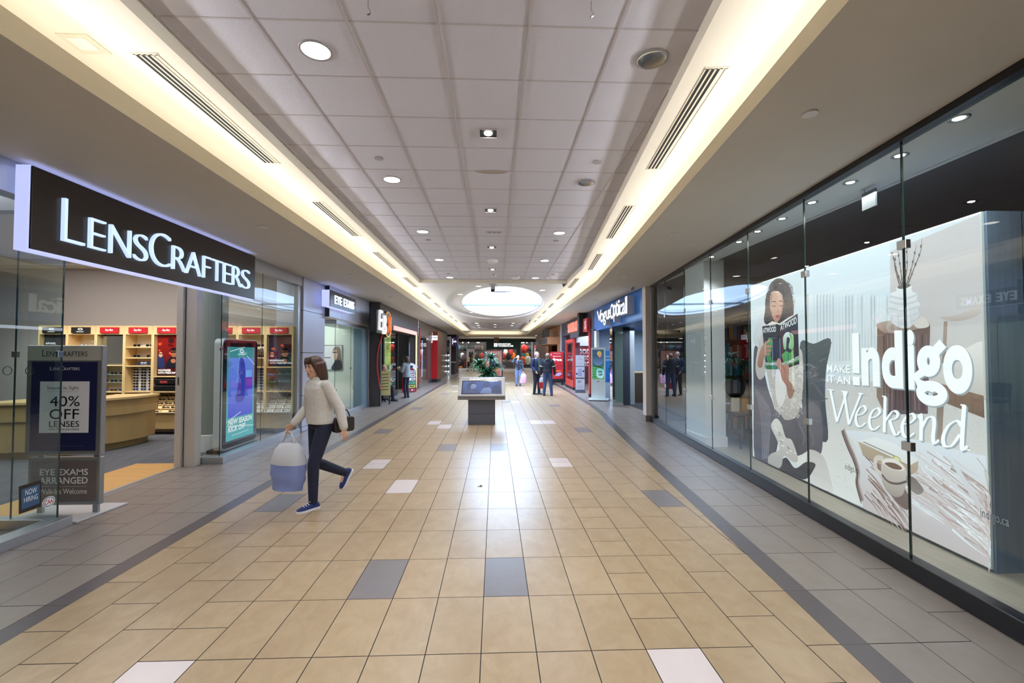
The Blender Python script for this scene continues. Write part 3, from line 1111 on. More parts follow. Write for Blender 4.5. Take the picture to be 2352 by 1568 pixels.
# --- eyewear cabinets along the shop's back wall (fronts at y = 9.6)
def eyewear(name, lens, frame, seed):
    b = MB()
    b.smooth = True
    for sx in (-1, 1):
        b.cur = 0
        b.add([(sx * (.036 + .029 * math.cos(2 * math.pi * k / 14)), -.002, .022 * math.sin(2 * math.pi * k / 14) - (.003 if seed else 0)) for k in range(14)], [tuple(range(14))])
        b.cur = 1
        b.tube([(sx * (.036 + .03 * math.cos(2 * math.pi * k / 14)), 0, .023 * math.sin(2 * math.pi * k / 14)) for k in range(15)], .004, 5)
        b.tube([(sx * .066, 0, .01), (sx * .068, .04, .012), (sx * .066, .07, .008)], .003, 5)
    b.tube([(-.008, 0, .008), (0, -.003, .012), (.008, 0, .008)], .003, 5)
    o = b.build(name, [lens, frame])
    return o


LENSD = mat('dark lens', '#15171c', .05)
LENSB = mat('blue lens', '#1e4a86', .05)
FRB = mat('black frame', '#141416', .3)
FRT = mat('tortoise frame', '#3a2a20', .3)
FRW = mat('thin steel frame', '#55585c', .3, .6)
GL = []
proto_dark = eyewear('sunglasses', LENSD, FRB, 0)
proto_blue = eyewear('sunglasses', LENSB, FRB, 1)
proto_tort = eyewear('sunglasses', mat('brown lens', '#33241b', .05), FRT, 1)
proto_spec = eyewear('eyeglasses', mat('clear lens', '#d5dde0', .1, alpha=.25), FRW, 0)
used_g = {}


def specs(pr, p, rz, lab, grp, tilt=0, sc=1.0):
    o = pr
    if used_g.get(pr.name):
        o = pr.copy()
        COL.objects.link(o)
    used_g[pr.name] = 1
    o.location, o.rotation_euler, o.scale = p, (tilt, 0, rz), (sc, sc, sc)
    tag(o, lab, 'sunglasses' if 'sun' in o.name else 'eyeglasses', grp)


CW = .5635
cx_of = lambda i: -8.955 + CW * i
SIGN_R = mat('red sign', '#b51722', .4)
YF = 9.55


def fit_text_sign(r, kind, n):
    b = MB()
    b.box(-.18, .18, -.03, 0, 2.065, 2.185)
    s = b.build('brand_sign', SIGN_R if kind == 'r' else mat('black sign', '#1d1b1a', .35), r)
    b = MB()
    b.M = Matrix.Translation((0, -.031, 0))
    if kind == 'r':
        b.text('Ray-Ban', -.075, .075, 2.10, 2.152, '#ffffff', bold=.02, shear=.25)
    else:
        b.oval(0, 2.145, .05, .023, '#ffffff')
        b.oval(0, 2.145, .032, .011, '#1d1b1a')
        b.text('OAKLEY', -.075, .075, 2.085, 2.102, '#ffffff', bold=.03)
    b.build('lettering', PRINT, s)


PLACES = ['leftmost, behind the sign stand', 'second from the left, behind the sign stand', 'with the mirror, right of the sign stand', 'with the white sunglasses rack seen through the doorway',
          'with the red poster beside the door post', 'hidden mostly by the door post', 'behind the advertising screen', 'just right of the advertising screen', 'at the far right end with the dark poster']
for i in range(9):
    kind = 'd' if i < 2 else 'r'
    r = thing('display_cabinet', 'light oak eyewear wall cabinet ' + PLACES[i], 'cabinet', (cx_of(i), YF, 0), 0, 'eyewear cabinets on the optician back wall')
    hw = CW / 2 - .002
    b = MB()
    b.box(-hw, hw, .30, .32, .12, 2.22)
    b.build('back_panel', mat('cabinet back', '#e6dccb', .6), r)
    for s in (-1, 1):
        b = MB()
        b.box(s * hw - (.024 if s > 0 else 0), s * hw + (.024 if s < 0 else 0), -.0, .30, .12, 2.04)
        b.build('side_panel', OAK, r)
    b = MB()
    b.box(-hw, hw, 0, .30, 2.04, 2.22)
    b.build('header', OAK, r)
    fit_text_sign(r, kind, i)
    b = MB()
    b.box(-hw, hw, -.02, .30, .12, .42)
    b.build('base_cabinet', OAK2, r, bevel=.004)
    iw = hw - .024
    shelves = {0: (.86, 1.42), 1: (.86, 1.42, 1.78), 2: (.86, 1.40), 3: (.86, 1.385, 1.55, 1.77), 4: (.86, 1.17), 5: (.86, 1.4), 6: (.86, 1.4), 7: (.86, 1.36, 1.55, 1.74), 8: (.86, 1.36)}[i]
    for z in shelves:
        b = MB()
        b.box(-iw, iw, .01, .30, z, z + .022)
        b.build('shelf', OAK, r)
    if i in (2, 8):
        for z in (1.06, 1.22):
            b = MB()
            b.box(-iw, iw, .06, .28, z, z + .008)
            b.build('glass_shelf', mat('glass shelf', '#9fc4c0', .1, alpha=.6), r)
    # sloping tray of frames
    b = MB()
    b.M = Matrix.Translation((0, -.05, .44)) @ Matrix.Rotation(math.radians(48), 4, 'X')
    b.box(-iw, iw, 0, .5, -.02, 0)
    for k in range(5):
        b.box(-iw, iw, .1 * k, .1 * k + .012, 0, .03)
    for x in (-iw, -.09, .09, iw - .012):
        b.box(x, x + .012, 0, .5, 0, .03)
    b.build('tray', mat('tray liner', '#e9e4da', .6) if i > 5 else OAK, r)
    if i in (3, 7):
        b = MB()
        b.box(-iw + .01, iw - .01, .2, .22, .88, 1.36)
        for x in (-.155, 0, .155):
            b.box(x - .06, x + .06, .17, .20, .885, 1.355)
        b.build('white_rack', mat('white acrylic', '#e9e9e6', .3), r)
    if i == 2:
        b = MB()
        b.box(-iw, iw, .12, .14, 1.43, 2.02)
        m_ = b.build('mirror', AL2, r)
        b = MB()
        b.M = Matrix.Translation((0, -.004, 0))
        b.box(-iw + .015, iw - .015, .12, .123, 1.445, 2.005)
        b.build('mirror_glass', mat('mirror', '#d9dfd8', .01, 1), m_)
    if i in (0, 4, 8):
        b = MB()
        b.M = Matrix.Translation((0, .10, 0))
        z0 = 1.44 if i == 0 else (1.19 if i == 4 else 1.39)
        if i == 0:
            b.rect(-iw, iw, z0, 2.03, '#3a3b40', '#24252a')
            b.blob([(.0, z0), (.0, 1.62), (-.03, 1.75), (.02, 1.9), (.14, 1.93), (.235, 1.85), (.245, z0)], '#4a342c')
            b.blob([(.03, z0), (.0, 1.6), (.02, 1.76), (.12, 1.8), (.22, 1.75), (.235, z0)], '#c98f7b')
            b.line([(0.0, 1.62), (.24, 1.6)], .035, '#2a2122')
            b.text('APPAREL', -.23, -.02, 1.84, 1.88, '#e8e8ee', bold=.03)
            for k in range(4):
                b.line([(-.23, 1.78 - .03 * k), (-.06, 1.78 - .03 * k)], .006, '#8d8d95')
        else:
            c1, c2 = ('#8f1a17', '#2b1012') if i == 4 else ('#3a2630', '#171d38')
            b.rect(-iw, iw, z0, 2.03, c1, c2)
            for k in range(14):
                b.oval(random.uniform(-iw + .03, iw - .03), random.uniform(z0 + .25, 1.95), random.uniform(.015, .04), random.uniform(.015, .03), random.choice(['#c0301c', '#5e1512', '#e0552f', '#46100f']))
            b.oval(.02, 1.92, .06, .06, '#3a1a1c')
            b.blob([(-.24, z0 + .18), (-.235, 1.6), (-.19, 1.68), (-.13, 1.6), (-.1, z0 + .18)], '#27305e')
            b.oval(-.185, 1.63, .04, .055, '#d7a486')
            b.line([(-.225, 1.645), (-.145, 1.645)], .018, '#111114')
            b.blob([(-.06, z0 + .18), (-.03, 1.52), (.06, 1.6), (.2, 1.52), (.245, z0 + .18)], '#1b1c26')
            b.oval(.08, 1.66, .065, .085, '#9a5f45')
            b.line([(.015, 1.68), (.145, 1.685)], .028, '#0f0f12')
            b.oval(.08, 1.74, .065, .035, '#191214')
            b.oval(.07, 1.5, .05, .045, '#a86a4c')
            if i == 4:
                b.text('WAYFARER', -iw + .02, .03, z0 + .095, z0 + .14, '#ffffff', bold=.03)
            else:
                b.line([(-iw + .02, z0 + .117), (.06, z0 + .117)], .035, '#d8d8de')
            b.text('WITH PRESCRIPTION', -iw + .02, iw - .015, z0 + .045, z0 + .085, '#ffffff', bold=.03)
        b.build('poster', PRINTG, r)
    if i == 4:
        for k, z in ((0, .885), (1, 1.02)):
            b = MB()
            b.M = Matrix.Translation((0, 0, z)) @ Matrix.Rotation(math.radians(20), 4, 'X')
            b.box(-iw + .02, iw - .05, .02, .2, .0, .10)
            o = b.build('display_box', mat('black card', '#1c1b1d', .4), r, bevel=.004)
            if k:
                b = MB()
                b.M = Matrix.Translation((0, 0, z)) @ Matrix.Rotation(math.radians(20), 4, 'X') @ Matrix.Translation((0, .018, 0))
                b.rect(-.13, .03, .015, .085, '#b01c22')
                b.text('Ray-Ban', -.115, .015, .035, .065, '#ffffff', shear=.25)
                b.build('box_label', PRINT, o)
    if i == 3:
        b = MB()
        b.M = Matrix.Translation((0, .03, 0))
        b.rect(-.03, .2, 1.41, 1.49, '#1c2340')
        b.text('40% OFF', .03, .15, 1.45, 1.475, '#ffffff', bold=.03)
        b.line([(.02, 1.43), (.16, 1.43)], .006, '#99aaaa')
        b.build('price_card', PRINT, r)
    # things on show
    X = cx_of(i)
    if i in (3, 7):
        for c in range(3):
            for q in range(8):
                pr = random.choice([proto_dark, proto_dark, proto_dark, proto_dark, proto_blue, proto_tort])
                specs(pr, (X - .155 + .155 * c, YF + .155, .915 + .058 * q), 0, 'dark sunglasses on the white rack of the cabinet ' + ('seen through the doorway' if i == 3 else 'right of the advertising screen'), 'sunglasses on white rack ' + ('by the doorway' if i == 3 else 'by the screen'), 0, .82)
        for (dx, z) in ((-.12, 1.60), (.15, 1.60), (.13, 1.82), (-.12, 1.82)):
            specs(proto_dark, (X + dx, YF + .12, z), .1, 'dark sunglasses on an oak shelf of the cabinet ' + ('seen through the doorway' if i == 3 else 'right of the advertising screen'), 'sunglasses on oak shelves ' + ('by the doorway' if i == 3 else 'by the screen'))
    if i in (1,):
        for (dx, z) in ((-.05, 1.83), (.16, 1.90)):
            specs(proto_spec, (X + dx, YF + .12, z), .2, 'thin framed eyeglasses on the top shelf behind the sign stand', 'eyeglasses behind the sign stand')
    if i in (2, 8):
        for z in (.905, 1.09, 1.25):
            for dx in (-.17, 0, .17):
                pr = (random.choice([proto_dark, proto_blue, proto_tort]) if i == 2 else proto_spec)
                specs(pr, (X + dx, YF + .12, z), 0, ('dark sunglasses on a glass shelf below the mirror' if i == 2 else 'eyeglasses on a glass shelf below the dark poster'), ('sunglasses below the mirror' if i == 2 else 'eyeglasses below the dark poster'))
    if i in (4, 7, 8):
        for q in range(5):
            for dx in (-.17, 0, .17):
                if random.random() < .15:
                    continue
                t = math.radians(48)
                yy, zz = .03 + .1 * q, .012
                specs(random.choice([proto_dark, proto_tort]) if i == 4 else proto_spec,
                      (X + dx, YF - .05 + yy * math.cos(t) - .028 * math.sin(t), .44 + yy * math.sin(t) + .028 * math.cos(t)), 0,
                      ('sunglasses in the sloping oak tray under the red poster' if i == 4 else 'eyeglasses in the sloping white tray ' + ('right of the advertising screen' if i == 7 else 'at the far right end')),
                      ('sunglasses in the oak tray' if i == 4 else 'eyeglasses in the white tray %s' % ('by the screen' if i == 7 else 'at the right end')), t)
# --- curved reception desk
r = thing('reception_desk', 'curved oak reception desk inside the optician shop', 'desk', (-7.70, 8.55, 0))
def arc(R, z0, z1, R2, mats, nm):
    b = MB()
    A = [math.radians(-100 + 118 * k / 24) for k in range(25)]
    o_ = [(R * math.cos(a), R * math.sin(a)) for a in A]
    i_ = [(R2 * math.cos(a), R2 * math.sin(a)) for a in reversed(A)]
    b.slab(o_ + i_, z0, z1)
    return b.build(nm, mats, r)
arc(1.19, 0, .13, .75, OAK2, 'plinth')
arc(1.30, .13, .60, .7, OAK2, 'front_panel')
arc(1.34, .60, .72, .7, OAK2, 'band')
arc(1.31, .72, .86, .7, OAK2, 'front_panel')
arc(1.36, .86, .895, .68, OAK, 'worktop')
# --- pier between the optician and the exam room
PANEL = mat('silver cladding panel', '#c3cade', .38, .35, noise=.02, nscale=2)
b = MB()
zs = [0, .10, .76, 1.67, 2.57, 3.28]
for a, c in zip(zs, zs[1:]):
    b.box(-4.62, -4.06, 9.78, 11.0, a + .006, c - .006)
b.cur = 1
b.box(-4.6, -4.075, 9.79, 10.99, 0, 3.28)
struct(b.build('trim_6', [PANEL, BLACKM]), 'silver clad pier with dark joints')
# --- exam room
b = MB()
for k in range(4):
    y0 = 11.0 + k * .86
    b.box(-4.3, -3.95, y0 + .004, y0 + .856, 2.53, 3.28)
b.cur = 1
b.box(-4.28, -3.96, 11.0, 14.44, 2.54, 3.28)
b.cur = 2
b.box(-4.7, -3.97, 11.0, 14.44, 2.5, 2.53)
struct(b.build('trim_7', [PANEL, BLACKM, P_SOFF]), 'silver clad bulkhead over the exam room window')
window(3, 'glass corner of the eye exam room', [(-4.5, 11.6, -4.03, 11.6, .1, 2.4), (-4.02, 11.606, -4.02, 12.85, .1, 2.4), (-4.02, 12.856, -4.02, 13.98, .1, 2.4)],
       [('sill', [(-4.07, -3.96, 11.55, 14.05, 0, .1)], ALU), ('header', [(-4.6, -3.97, 11.54, 14.05, 2.4, 2.5)], ALU), ('side_panel', [(-4.3, -3.97, 14.0, 14.44, 0, 2.5)], mat('blue grey panel', '#8ea6bd', .35, .3)),
        ('glass_edge', [(-4.026, -4.016, 11.595, 11.606, .1, 2.4)], JOINT), ('glass_edge', [(-4.025, -4.015, 12.85, 12.856, .1, 2.4)], JOINT)], GLASSR, [(-4.02, 12.85, 1.25, 'y')])
P_MINT = mat('mint white wall', '#dbe6dd', .8)
b = MB()
b.box(-7, -4.3, 14.42, 14.5, 0, 3.2)
b.box(-7, -6.9, 10, 14.42, 0, 3.2)
b.box(-7, -4.62, 10.0, 10.06, 0, 3.2)
b.box(-7, -4.3, 10, 14.5, 2.98, 3.05)
struct(b.build('wall_left', P_MINT), 'pale walls of the eye exam room')
r = thing('shop_sign', 'small dark box sign reading EYE EXAMS with a lit edge', 'sign', (-3.76, 10.5, 2.735), LEFT)
b = MB()
b.box(0, 1.9, 0, .015, 0, .375)
b.build('face_panel', mat('dark bronze panel', '#2b2420', .3), r)
b = MB()
b.box(.0, 1.9, .015, .19, 0, .375)
b.build('light_box', mat('lavender lightbox', '#bcc6fa', .4, emit=.95), r)
b = MB()
for k, c_ in enumerate('EYEEXAMS'):
    b = MB()
    x0 = .27 + .172 * k + (.11 if k > 2 else 0)
    b.text(c_, x0, x0 + .145, .085, .285, None, 0, .02, .012)
    b.build('letter', mat('white lit letter b', '#dfe8ff', .3, emit=1.0), r)
W = place((-5.3, 14.415, 0), 0)
x0, z1 = lp(W, 742, 792)
x1, z0 = lp(W, 787, 850)
r = thing('wall_picture', 'framed picture of a laughing person in glasses on the exam room wall', 'picture', (-5.3, 14.415, 0), 0)
b = MB()
b.box(x0, x1, -.03, 0, z0, z1)
b.build('frame', AL2, r)
b = MB()
b.M = Matrix.Translation((0, -.031, 0))
x0, x1, z0, z1 = x0 + .03, x1 - .03, z0 + .03, z1 - .03
wd, ht = x1 - x0, z1 - z0
b.rect(x0, x1, z0, z1, '#d8dae0', '#cfd2da')
b.blob([(x0 + wd * a, z0 + ht * c) for a, c in ((.52, .02), (.62, .3), (.55, .6), (.52, .85), (.7, .97), (.92, .9), (.98, .5), (1, .02))], '#8f8274', '#5a4c42')
b.blob([(x0 + wd * a, z0 + ht * c) for a, c in ((.55, .78), (.72, .82), (.78, .6), (.7, .42), (.58, .45))], '#d9b8a0')
b.line([(x0 + wd * .5, z0 + ht * .72), (x0 + wd * .76, z0 + ht * .73)], .03, '#1b1b20')
b.blob([(x0 + wd * a, z0 + ht * c) for a, c in ((.45, 0), (.6, .3), (.8, .4), (1, .3), (1, 0))], '#1d2230')
b.line([(x0 + wd * .06, z0 + ht * .5), (x0 + wd * .4, z0 + ht * .5)], .03, '#8a4a5a')
b.build('print', PRINT, r)
CHB = mat('blue grey upholstery', '#5b6f86', .7)
r = thing('waiting_chair', 'grey waiting chair behind the eye exam room glass', 'chair', (-4.75, 12.75, 0), math.radians(60))
b = MB()
b.rbox(-.27, .27, -.25, .25, .42, .5, .03)
b.build('seat', CHB, r, bevel=.012)
b = MB()
b.M = Matrix.Translation((0, .24, .5)) @ Matrix.Rotation(math.radians(-14), 4, 'X')
b.rbox(-.26, .26, 0, .05, .05, .42, .08)
b.build('backrest', CHB, r, bevel=.01)
for sx in (-1, 1):
    b = MB()
    b.tube([(sx * .26, .24, 0), (sx * .25, .2, .42), (sx * .28, .15, .66), (sx * .28, -.22, .66), (sx * .26, -.24, 0)], .013, 8)
    b.build('leg', STEEL, r)
b = MB()
b.tube([(-4.02, 14.56, 0), (-4.02, 14.56, 3.28)], .09, 20)
b.cur = 1
b.box(-4.14, -3.9, 14.46, 14.66, 0, .16)
o = struct(b.build('trim_8', [mat('white steel tube', '#d9dde6', .3, .4), ALU], smooth=False), 'round white corner tube')
# ------------------------------------------------------------------ left side farther on, and the far end
CHAR = mat('charcoal cladding', '#4a4649', .45, noise=.05, nscale=3)
RED = mat('glossy red panel', '#b81e22', .3)
REDD = mat('red paint', '#c23a34', .4)
b = MB()
b.box(-4.1, -3.66, 14.7, 21.9, 2.50, 3.28)
b.box(-3.93, -3.62, 14.45, 14.7, 0, 3.28)
b.box(-3.9, -3.62, 20.95, 21.75, 0, 2.5)
b.cur = 1
b.box(-3.615, -3.6, 14.46, 14.5, 0, 3.0)
struct(b.build('wall_left', [CHAR, BLACKM]), 'charcoal front of the game shop')
b = MB()
b.box(-9, -4.1, 21.75, 21.9, 0, 3.3)
b.box(-9, -8.8, 14.6, 21.8, 0, 3.3)
b.box(-9, -3.93, 14.6, 14.7, 0, 3.3)
b.box(-9, -4.1, 14.6, 21.9, 3.2, 3.3)
struct(b.build('wall_left', mat('black shop wall', '#202126', .6)), 'black walls inside the game shop')
b = MB()
b.cyl((-3.72, 21.83, 0), (-3.72, 21.83, 3.28), .07, 16)
struct(b.build('trim_9', mat('white steel tube', '#d9dde6', .3, .4)), 'silver tube between the game shop and the next front')
# red bowed tube of the round doorway
b = MB()
pts = [at_y(px, py, 14.42) for px, py in ((886, 752), (876, 775), (868, 805), (866, 835), (868, 862), (873, 893))]
b.smooth = True
b.tube(spline([tuple(p) for p in pts], 5, False), .024, 10)
o = tag(b.build('doorway_tube', REDD), 'bowed red tube framing the left edge of the game shop doorway', 'tube')
# round EBX sign
Wb = (-3.66, 14.9, 2.2)
W = place(Wb, LEFT)
r = thing('shop_sign', 'round black sign with white EB and orange X letters above the game shop doorway', 'sign', Wb, LEFT)
cx, cz = lp(W, 890.5, 745, -.2)
b = MB()
b.M = Matrix.Translation((cx, 0, cz)) @ Matrix.Rotation(math.pi / 2, 4, 'X')
b.lathe([(.40, 0), (.42, .03), (.42, .2), (.39, .21)], 32)
b.build('disc', mat('sign black', '#1b1c20', .35), r)
b = MB()
b.M = Matrix.Translation((cx, -.215, cz))
b.tube([(.40 * math.cos(a * math.pi / 18), 0, .40 * math.sin(a * math.pi / 18)) for a in range(37)], .022, 6)
b.build('lit_rim', mat('amber rim', '#e0a45a', .4, emit=.5), r)
b = MB()
b.box(cx - 1.36, cx - .15, -.2, 0, cz - .33, cz + .36)
b.build('letter_block', mat('sign black', '#1b1c20', .35), r, bevel=.03)
for c_, x0, x1, z0, z1, m in (('E', -1.30, -.86, -.24, .36, 'w'), ('B', -.82, -.36, -.34, .24, 'w'), ('X', -.24, .30, -.27, .25, 'o')):
    b = MB()
    b.text(c_, cx + x0, cx + x1, cz + z0, cz + z1, None, -.215, .05, .0, 1.0, .12)
    b.build('letter', mat('lit white face', '#f4f4f6', .3, emit=.6) if m == 'w' else mat('lit orange face', '#e8743a', .3, emit=.6), r)
# light border round the shop opening
W = place((-3.655, 16, 0), LEFT)
a, c, d, e = lp(W, 901, 745), lp(W, 952, 762), lp(W, 954, 893), lp(W, 901, 753)
b = MB()
b.box(a[0], c[0] + .25, -.03, 0, 2.50, 2.66)
b.cur = 1
b.box(c[0] + .1, c[0] + .25, -.03, 0, .1, 2.5)
o = tag(b.build('light_border', [mat('salmon light strip', '#f3a79b', .4, emit=.85), mat('yellow light strip', '#e8e6a0', .4, emit=.8)]), 'pink and yellow light band around the game shop opening', 'light')
o.location, o.rotation_euler = (-3.615, 16, 0), (0, 0, LEFT)
window(4, 'glass show window of the game shop', [(-3.98, 16.35, -3.98, 18.6, .22, 2.48)],
       [('sill', [(-4.04, -3.93, 16.3, 18.65, 0, .22), (-4.3, -3.93, 16.2, 16.35, 0, 2.48)], BLACKM), ('end_post', [(-4.04, -3.93, 18.6, 18.68, .22, 2.48)], BLACKM)], GLASSR)
YEL = '#e6df62'


def flat_print(name, lab, cat, loc, rz, draw, m=None, group=None, back=.006, bm=None):
    """a printed panel: thin board with ink layers on its front"""
    r = thing(name, lab, cat, loc, rz, group)
    b = MB()
    x0, x1, z0, z1 = draw(b)
    b.build('print', m or PRINT, r)
    k = MB()
    k.box(x0, x1, 0, back, z0, z1)
    k.build('board', bm or mat('white board', '#dddde0', .5), r)
    return r


def d_save(b):
    b.rect(0, .98, 0, 1.75, '#c8d850', YEL)
    for i, t in enumerate(('SAVE', 'MONEY', 'AT')):
        b.text(t, .30, .30 + [.42, .55, .2][i], 1.35 - .33 * i, 1.55 - .33 * i, '#3a3a30', bold=.01)
    for k in range(12):
        b.line([(.15 + .06 * k, .25), (.15 + .06 * k, .35 + .25 * random.random())], .035, '#4a4436')
    return 0, .98, 0, 1.75


flat_print('window_poster', 'tall yellow SAVE MONEY poster in the game shop window', 'poster', (-4.02, 16.75, .78), LEFT, d_save)


def d_boxes(b):
    b.rect(0, 1.0, 0, .55, '#10121c', '#1e2c50')
    for k in range(26):
        x, z = random.uniform(.02, .85), random.uniform(.02, .45)
        b.rect(x, x + .12, z, z + .07, random.choice(['#3a7fc0', '#c8d8ea', '#20406a', '#88b8e0', '#a04a50', '#e8e8ee']))
    return 0, 1.0, 0, .55


flat_print('window_poster', 'blue game artwork panel at the foot of the game shop window', 'poster', (-4.02, 17.1, .23), LEFT, d_boxes)


def d_pale(b):
    b.rect(0, .34, 0, .8, '#eeeaa8')
    for k in range(6):
        b.line([(.05, .68 - .1 * k), (.27, .70 - .1 * k)], .025, '#6a6552')
    return 0, .34, 0, .8


r = flat_print('poster_stand', 'pale yellow notice on a black stand inside the round game shop doorway', 'poster stand', (-3.78, 15.15, .28), .1, d_pale)
b = MB()
for x in (.03, .31):
    b.box(x - .015, x + .015, .006, .03, -.28, .3)
    b.box(x - .02, x + .02, -.1, .16, -.28, -.25)
b.build('stand', BLACKM, r)
for i, (dx, dz, c1) in enumerate(((0, 0, '#d8d460'), (.26, .04, '#cfd060'))):
    def d_n(b):
        b.rect(0, .22, 0, .42, c1)
        b.line([(.03, .3), (.19, .31)], .05, '#54523a')
        b.line([(.03, .15), (.19, .16)], .05, '#54523a')
        return 0, .22, 0, .42
    flat_print('window_poster', 'small yellow notice on the dark panel, %s of the pair left of the game window' % ('left' if i == 0 else 'right'), 'poster', (-4.28 + dx * .6 + .02, 16.17, .62 + dz), 0, d_n)
# tilted CHECK stand
r = thing('display_stand', 'leaning red display of card racks topped by a white arrow outside the game shop', 'stand', (-3.62, 19.75, 0), math.radians(38))
b = MB()
b.prism([(-.28, .02), (.28, .02), (.24, 1.02), (.16, 1.02), (-.2, 1.02), (-.3, 1.0)], .0, .10)
b.box(-.34, -.22, -.03, .12, 0, 1.02)
b.build('body', RED, r, bevel=.01)
b = MB()
b.M = Matrix.Translation((-.28, -.032, .51)) @ Matrix.Rotation(-math.pi / 2, 4, 'Y')
b.text('CHECK THIS OUT', -.46, .44, -.045, .045, '#ffffff', bold=.04)
b.build('side_print', PRINT, r)
for k in range(6):
    b = MB()
    b.M = Matrix.Translation((0, -.005 - .004 * (5 - k), 0))
    z = .04 + .155 * k
    c_ = ['#c8323a', '#e3dc5a', '#58b890', '#e8dede', '#e8e6ea', '#dfe3e8'][k]
    b.rect(-.19, .22, z - .02, z + .15, '#1d1a1e')
    b.rect(-.17, .20, z, z + .12, c_)
    for q in range(4):
        b.rect(-.15 + .085 * q, -.09 + .085 * q, z + .03, z + .09, random.choice(['#333a50', '#b04050', '#506a90', '#ffffff']))
    if k == 1:
        b.text('FREE', -.06, .16, z + .03, z + .09, '#3a3a20', bold=.03)
    b.build('card_rack', PRINT, r)
b = MB()
ang = [math.radians(170 - 8.2 * k) for k in range(17)]
oa = [(-.02 + .26 * math.cos(t), 1.06 + .20 * math.sin(t)) for t in ang]
ia = [(-.02 + .17 * math.cos(t), 1.04 + .12 * math.sin(t)) for t in reversed(ang)]
hd = [(.32, 1.10), (.20, .93), (.06, 1.06)]
b.prism([(p[0], p[1]) for p in oa] + hd + [(p[0], p[1]) for p in ia], -.03, -.01)
b.build('arrow', mat('white board', '#dddde0', .5), r)

# mirror glass front with clothes behind, red column
b = MB()
b.box(-4.0, -3.66, 21.9, 35, 2.55, 3.28)
b.box(-4.0, -3.7, 25.2, 26.7, 0, 2.55)
b.box(-3.75, -3.64, 21.95, 22.1, .0, 2.55)
struct(b.build('wall_left', mat('bronze fascia', '#6c625f', .35, .4)), 'bronze fascia over the clothes shop')
b = MB()
b.box(-9, -8.8, 21.9, 35, 0, 3.3)
b.box(-9, -4.0, 34.8, 34.95, 0, 3.3)
b.box(-9, -4, 21.9, 35, 3.2, 3.3)
struct(b.build('wall_left', mat('navy shop wall', '#22253c', .6)), 'dark blue walls inside the clothes shop')
window(5, 'mirror glass front of the clothes shop', [(-3.68, 22.1, -3.68, 23.6, .3, 2.55), (-3.68, 23.61, -3.68, 25.2, .3, 2.55)], [('sill', [(-3.72, -3.62, 22.1, 25.2, 0, .3)], STEEL)], GLASSR)
b = MB()
b.box(-3.64, -3.6, 21.93, 22.1, .2, 2.9)
o = tag(b.build('door_jamb', REDD), 'narrow red upright beside the mirror glass shop front', 'upright')
GARM = {}


def garment(name, colr, loc, rz, lab, cat, grp=None, s=1.0, sleeves=True, long=.8):
    k = (colr, sleeves, long)
    if k not in GARM:
        b = MB()
        b.smooth = True
        def ring(z, hx, hy):
            return [(hx * math.copysign(abs(math.cos(t)) ** .7, math.cos(t)), hy * math.sin(t), z) for t in [2 * math.pi * q / 12 for q in range(12)]]
        b.rings([ring(0, .19, .07), ring(long * .4, .18, .08), ring(long * .8, .20, .08), ring(long * .95, .17, .06), ring(long, .06, .04), ring(long + .03, .05, .035)])
        if sleeves:
            for sx in (-1, 1):
                b.tube([(sx * .16, 0, long * .9), (sx * .215, 0, long * .62), (sx * .235, -.01, long * .15)], .05, 8, .035)
        o = b.build(name, mat('cloth ' + colr, colr, .8))
        GARM[k] = o
        first = True
    else:
        o = GARM[k].copy()
        COL.objects.link(o)
        o.name = name
    o.location, o.rotation_euler, o.scale = loc, (0, 0, rz), (s, s, s)
    return tag(o, lab, cat, grp)


for row in range(2):
    for k in range(5):
        c_ = ['#2a3f9a', '#3f7fd8', '#1d2440', '#7a5ac0', '#9fc4f0', '#20306a', '#4a6ad0'][(k + row * 3) % 7]
        garment('jacket', c_, (-4.35, 22.5 + .58 * k, .45 + .95 * row), LEFT, 'blue garment hanging behind the mirror glass shop front', 'jacket', 'garments behind mirror glass')
b = MB()
for z in (1.30, 2.25):
    b.cyl((-4.35, 22.1, z), (-4.35, 25.2, z), .015, 8)
for y in (22.12, 25.15):
    b.box(-4.37, -4.33, y - .02, y + .02, 0, 2.4)
tag(b.build('clothes_rail', STEEL), 'long double clothes rail behind the mirror glass front', 'rail')
b = MB()
for k, y in enumerate((22.3, 23.2, 24.1, 25.0)):
    b.box(-4.0, -3.96, y - .02, y + .02, .4, 2.4)
tag(b.build('light_tube', mat('cool light bar', '#cfe2ff', .3, emit=1.2)), 'row of upright light bars behind the mirror glass front', 'light')
r = thing('red_pillar', 'ribbed red pillar with a dark base in front of the clothes shop', 'pillar', (-3.62, 26.7, 0))
b = MB()
b.box(-.26, .26, 0, 1.6, 0, .2)
b.build('base', BLACKM, r)
b = MB()
b.box(-.27, .27, .015, 1.6, .2, 2.45)
for k in range(7):
    x = -.25 + .5 * k / 7
    b.box(x + .004, x + .062, .0, .03, .2, 2.45)
b.cur = 1
b.box(.27, .275, .02, 1.6, .2, 2.95)
b.build('ribbed_body', [RED, mat('copper panel', '#8a4a2c', .35, .3)], r)
b = MB()
b.box(-.27, .27, -.01, 1.6, 2.45, 2.95)
b.build('head', mat('copper panel', '#8a4a2c', .35, .3), r)
b = MB()
b.box(-.25, -.03, -.06, -.01, 2.3, 2.9)
b.box(-.02, .27, -.06, -.01, 2.45, 2.72)
b.build('sign_panel', mat('lit sign white', '#f0eef4', .3, emit=.9), r)
b = MB()
b.M = Matrix.Translation((0, -.061, 0))
for k in range(4):
    b.rect(-.22 + .045 * k, -.2 + .045 * k, 2.36, 2.7, '#8a8290')
b.line([(.02, 2.6), (.24, 2.6)], .04, '#a8a0ae')
b.build('lettering', PRINT, r)
b = MB()
b.box(-4.0, -3.66, 28.4, 35, 0, 2.55)
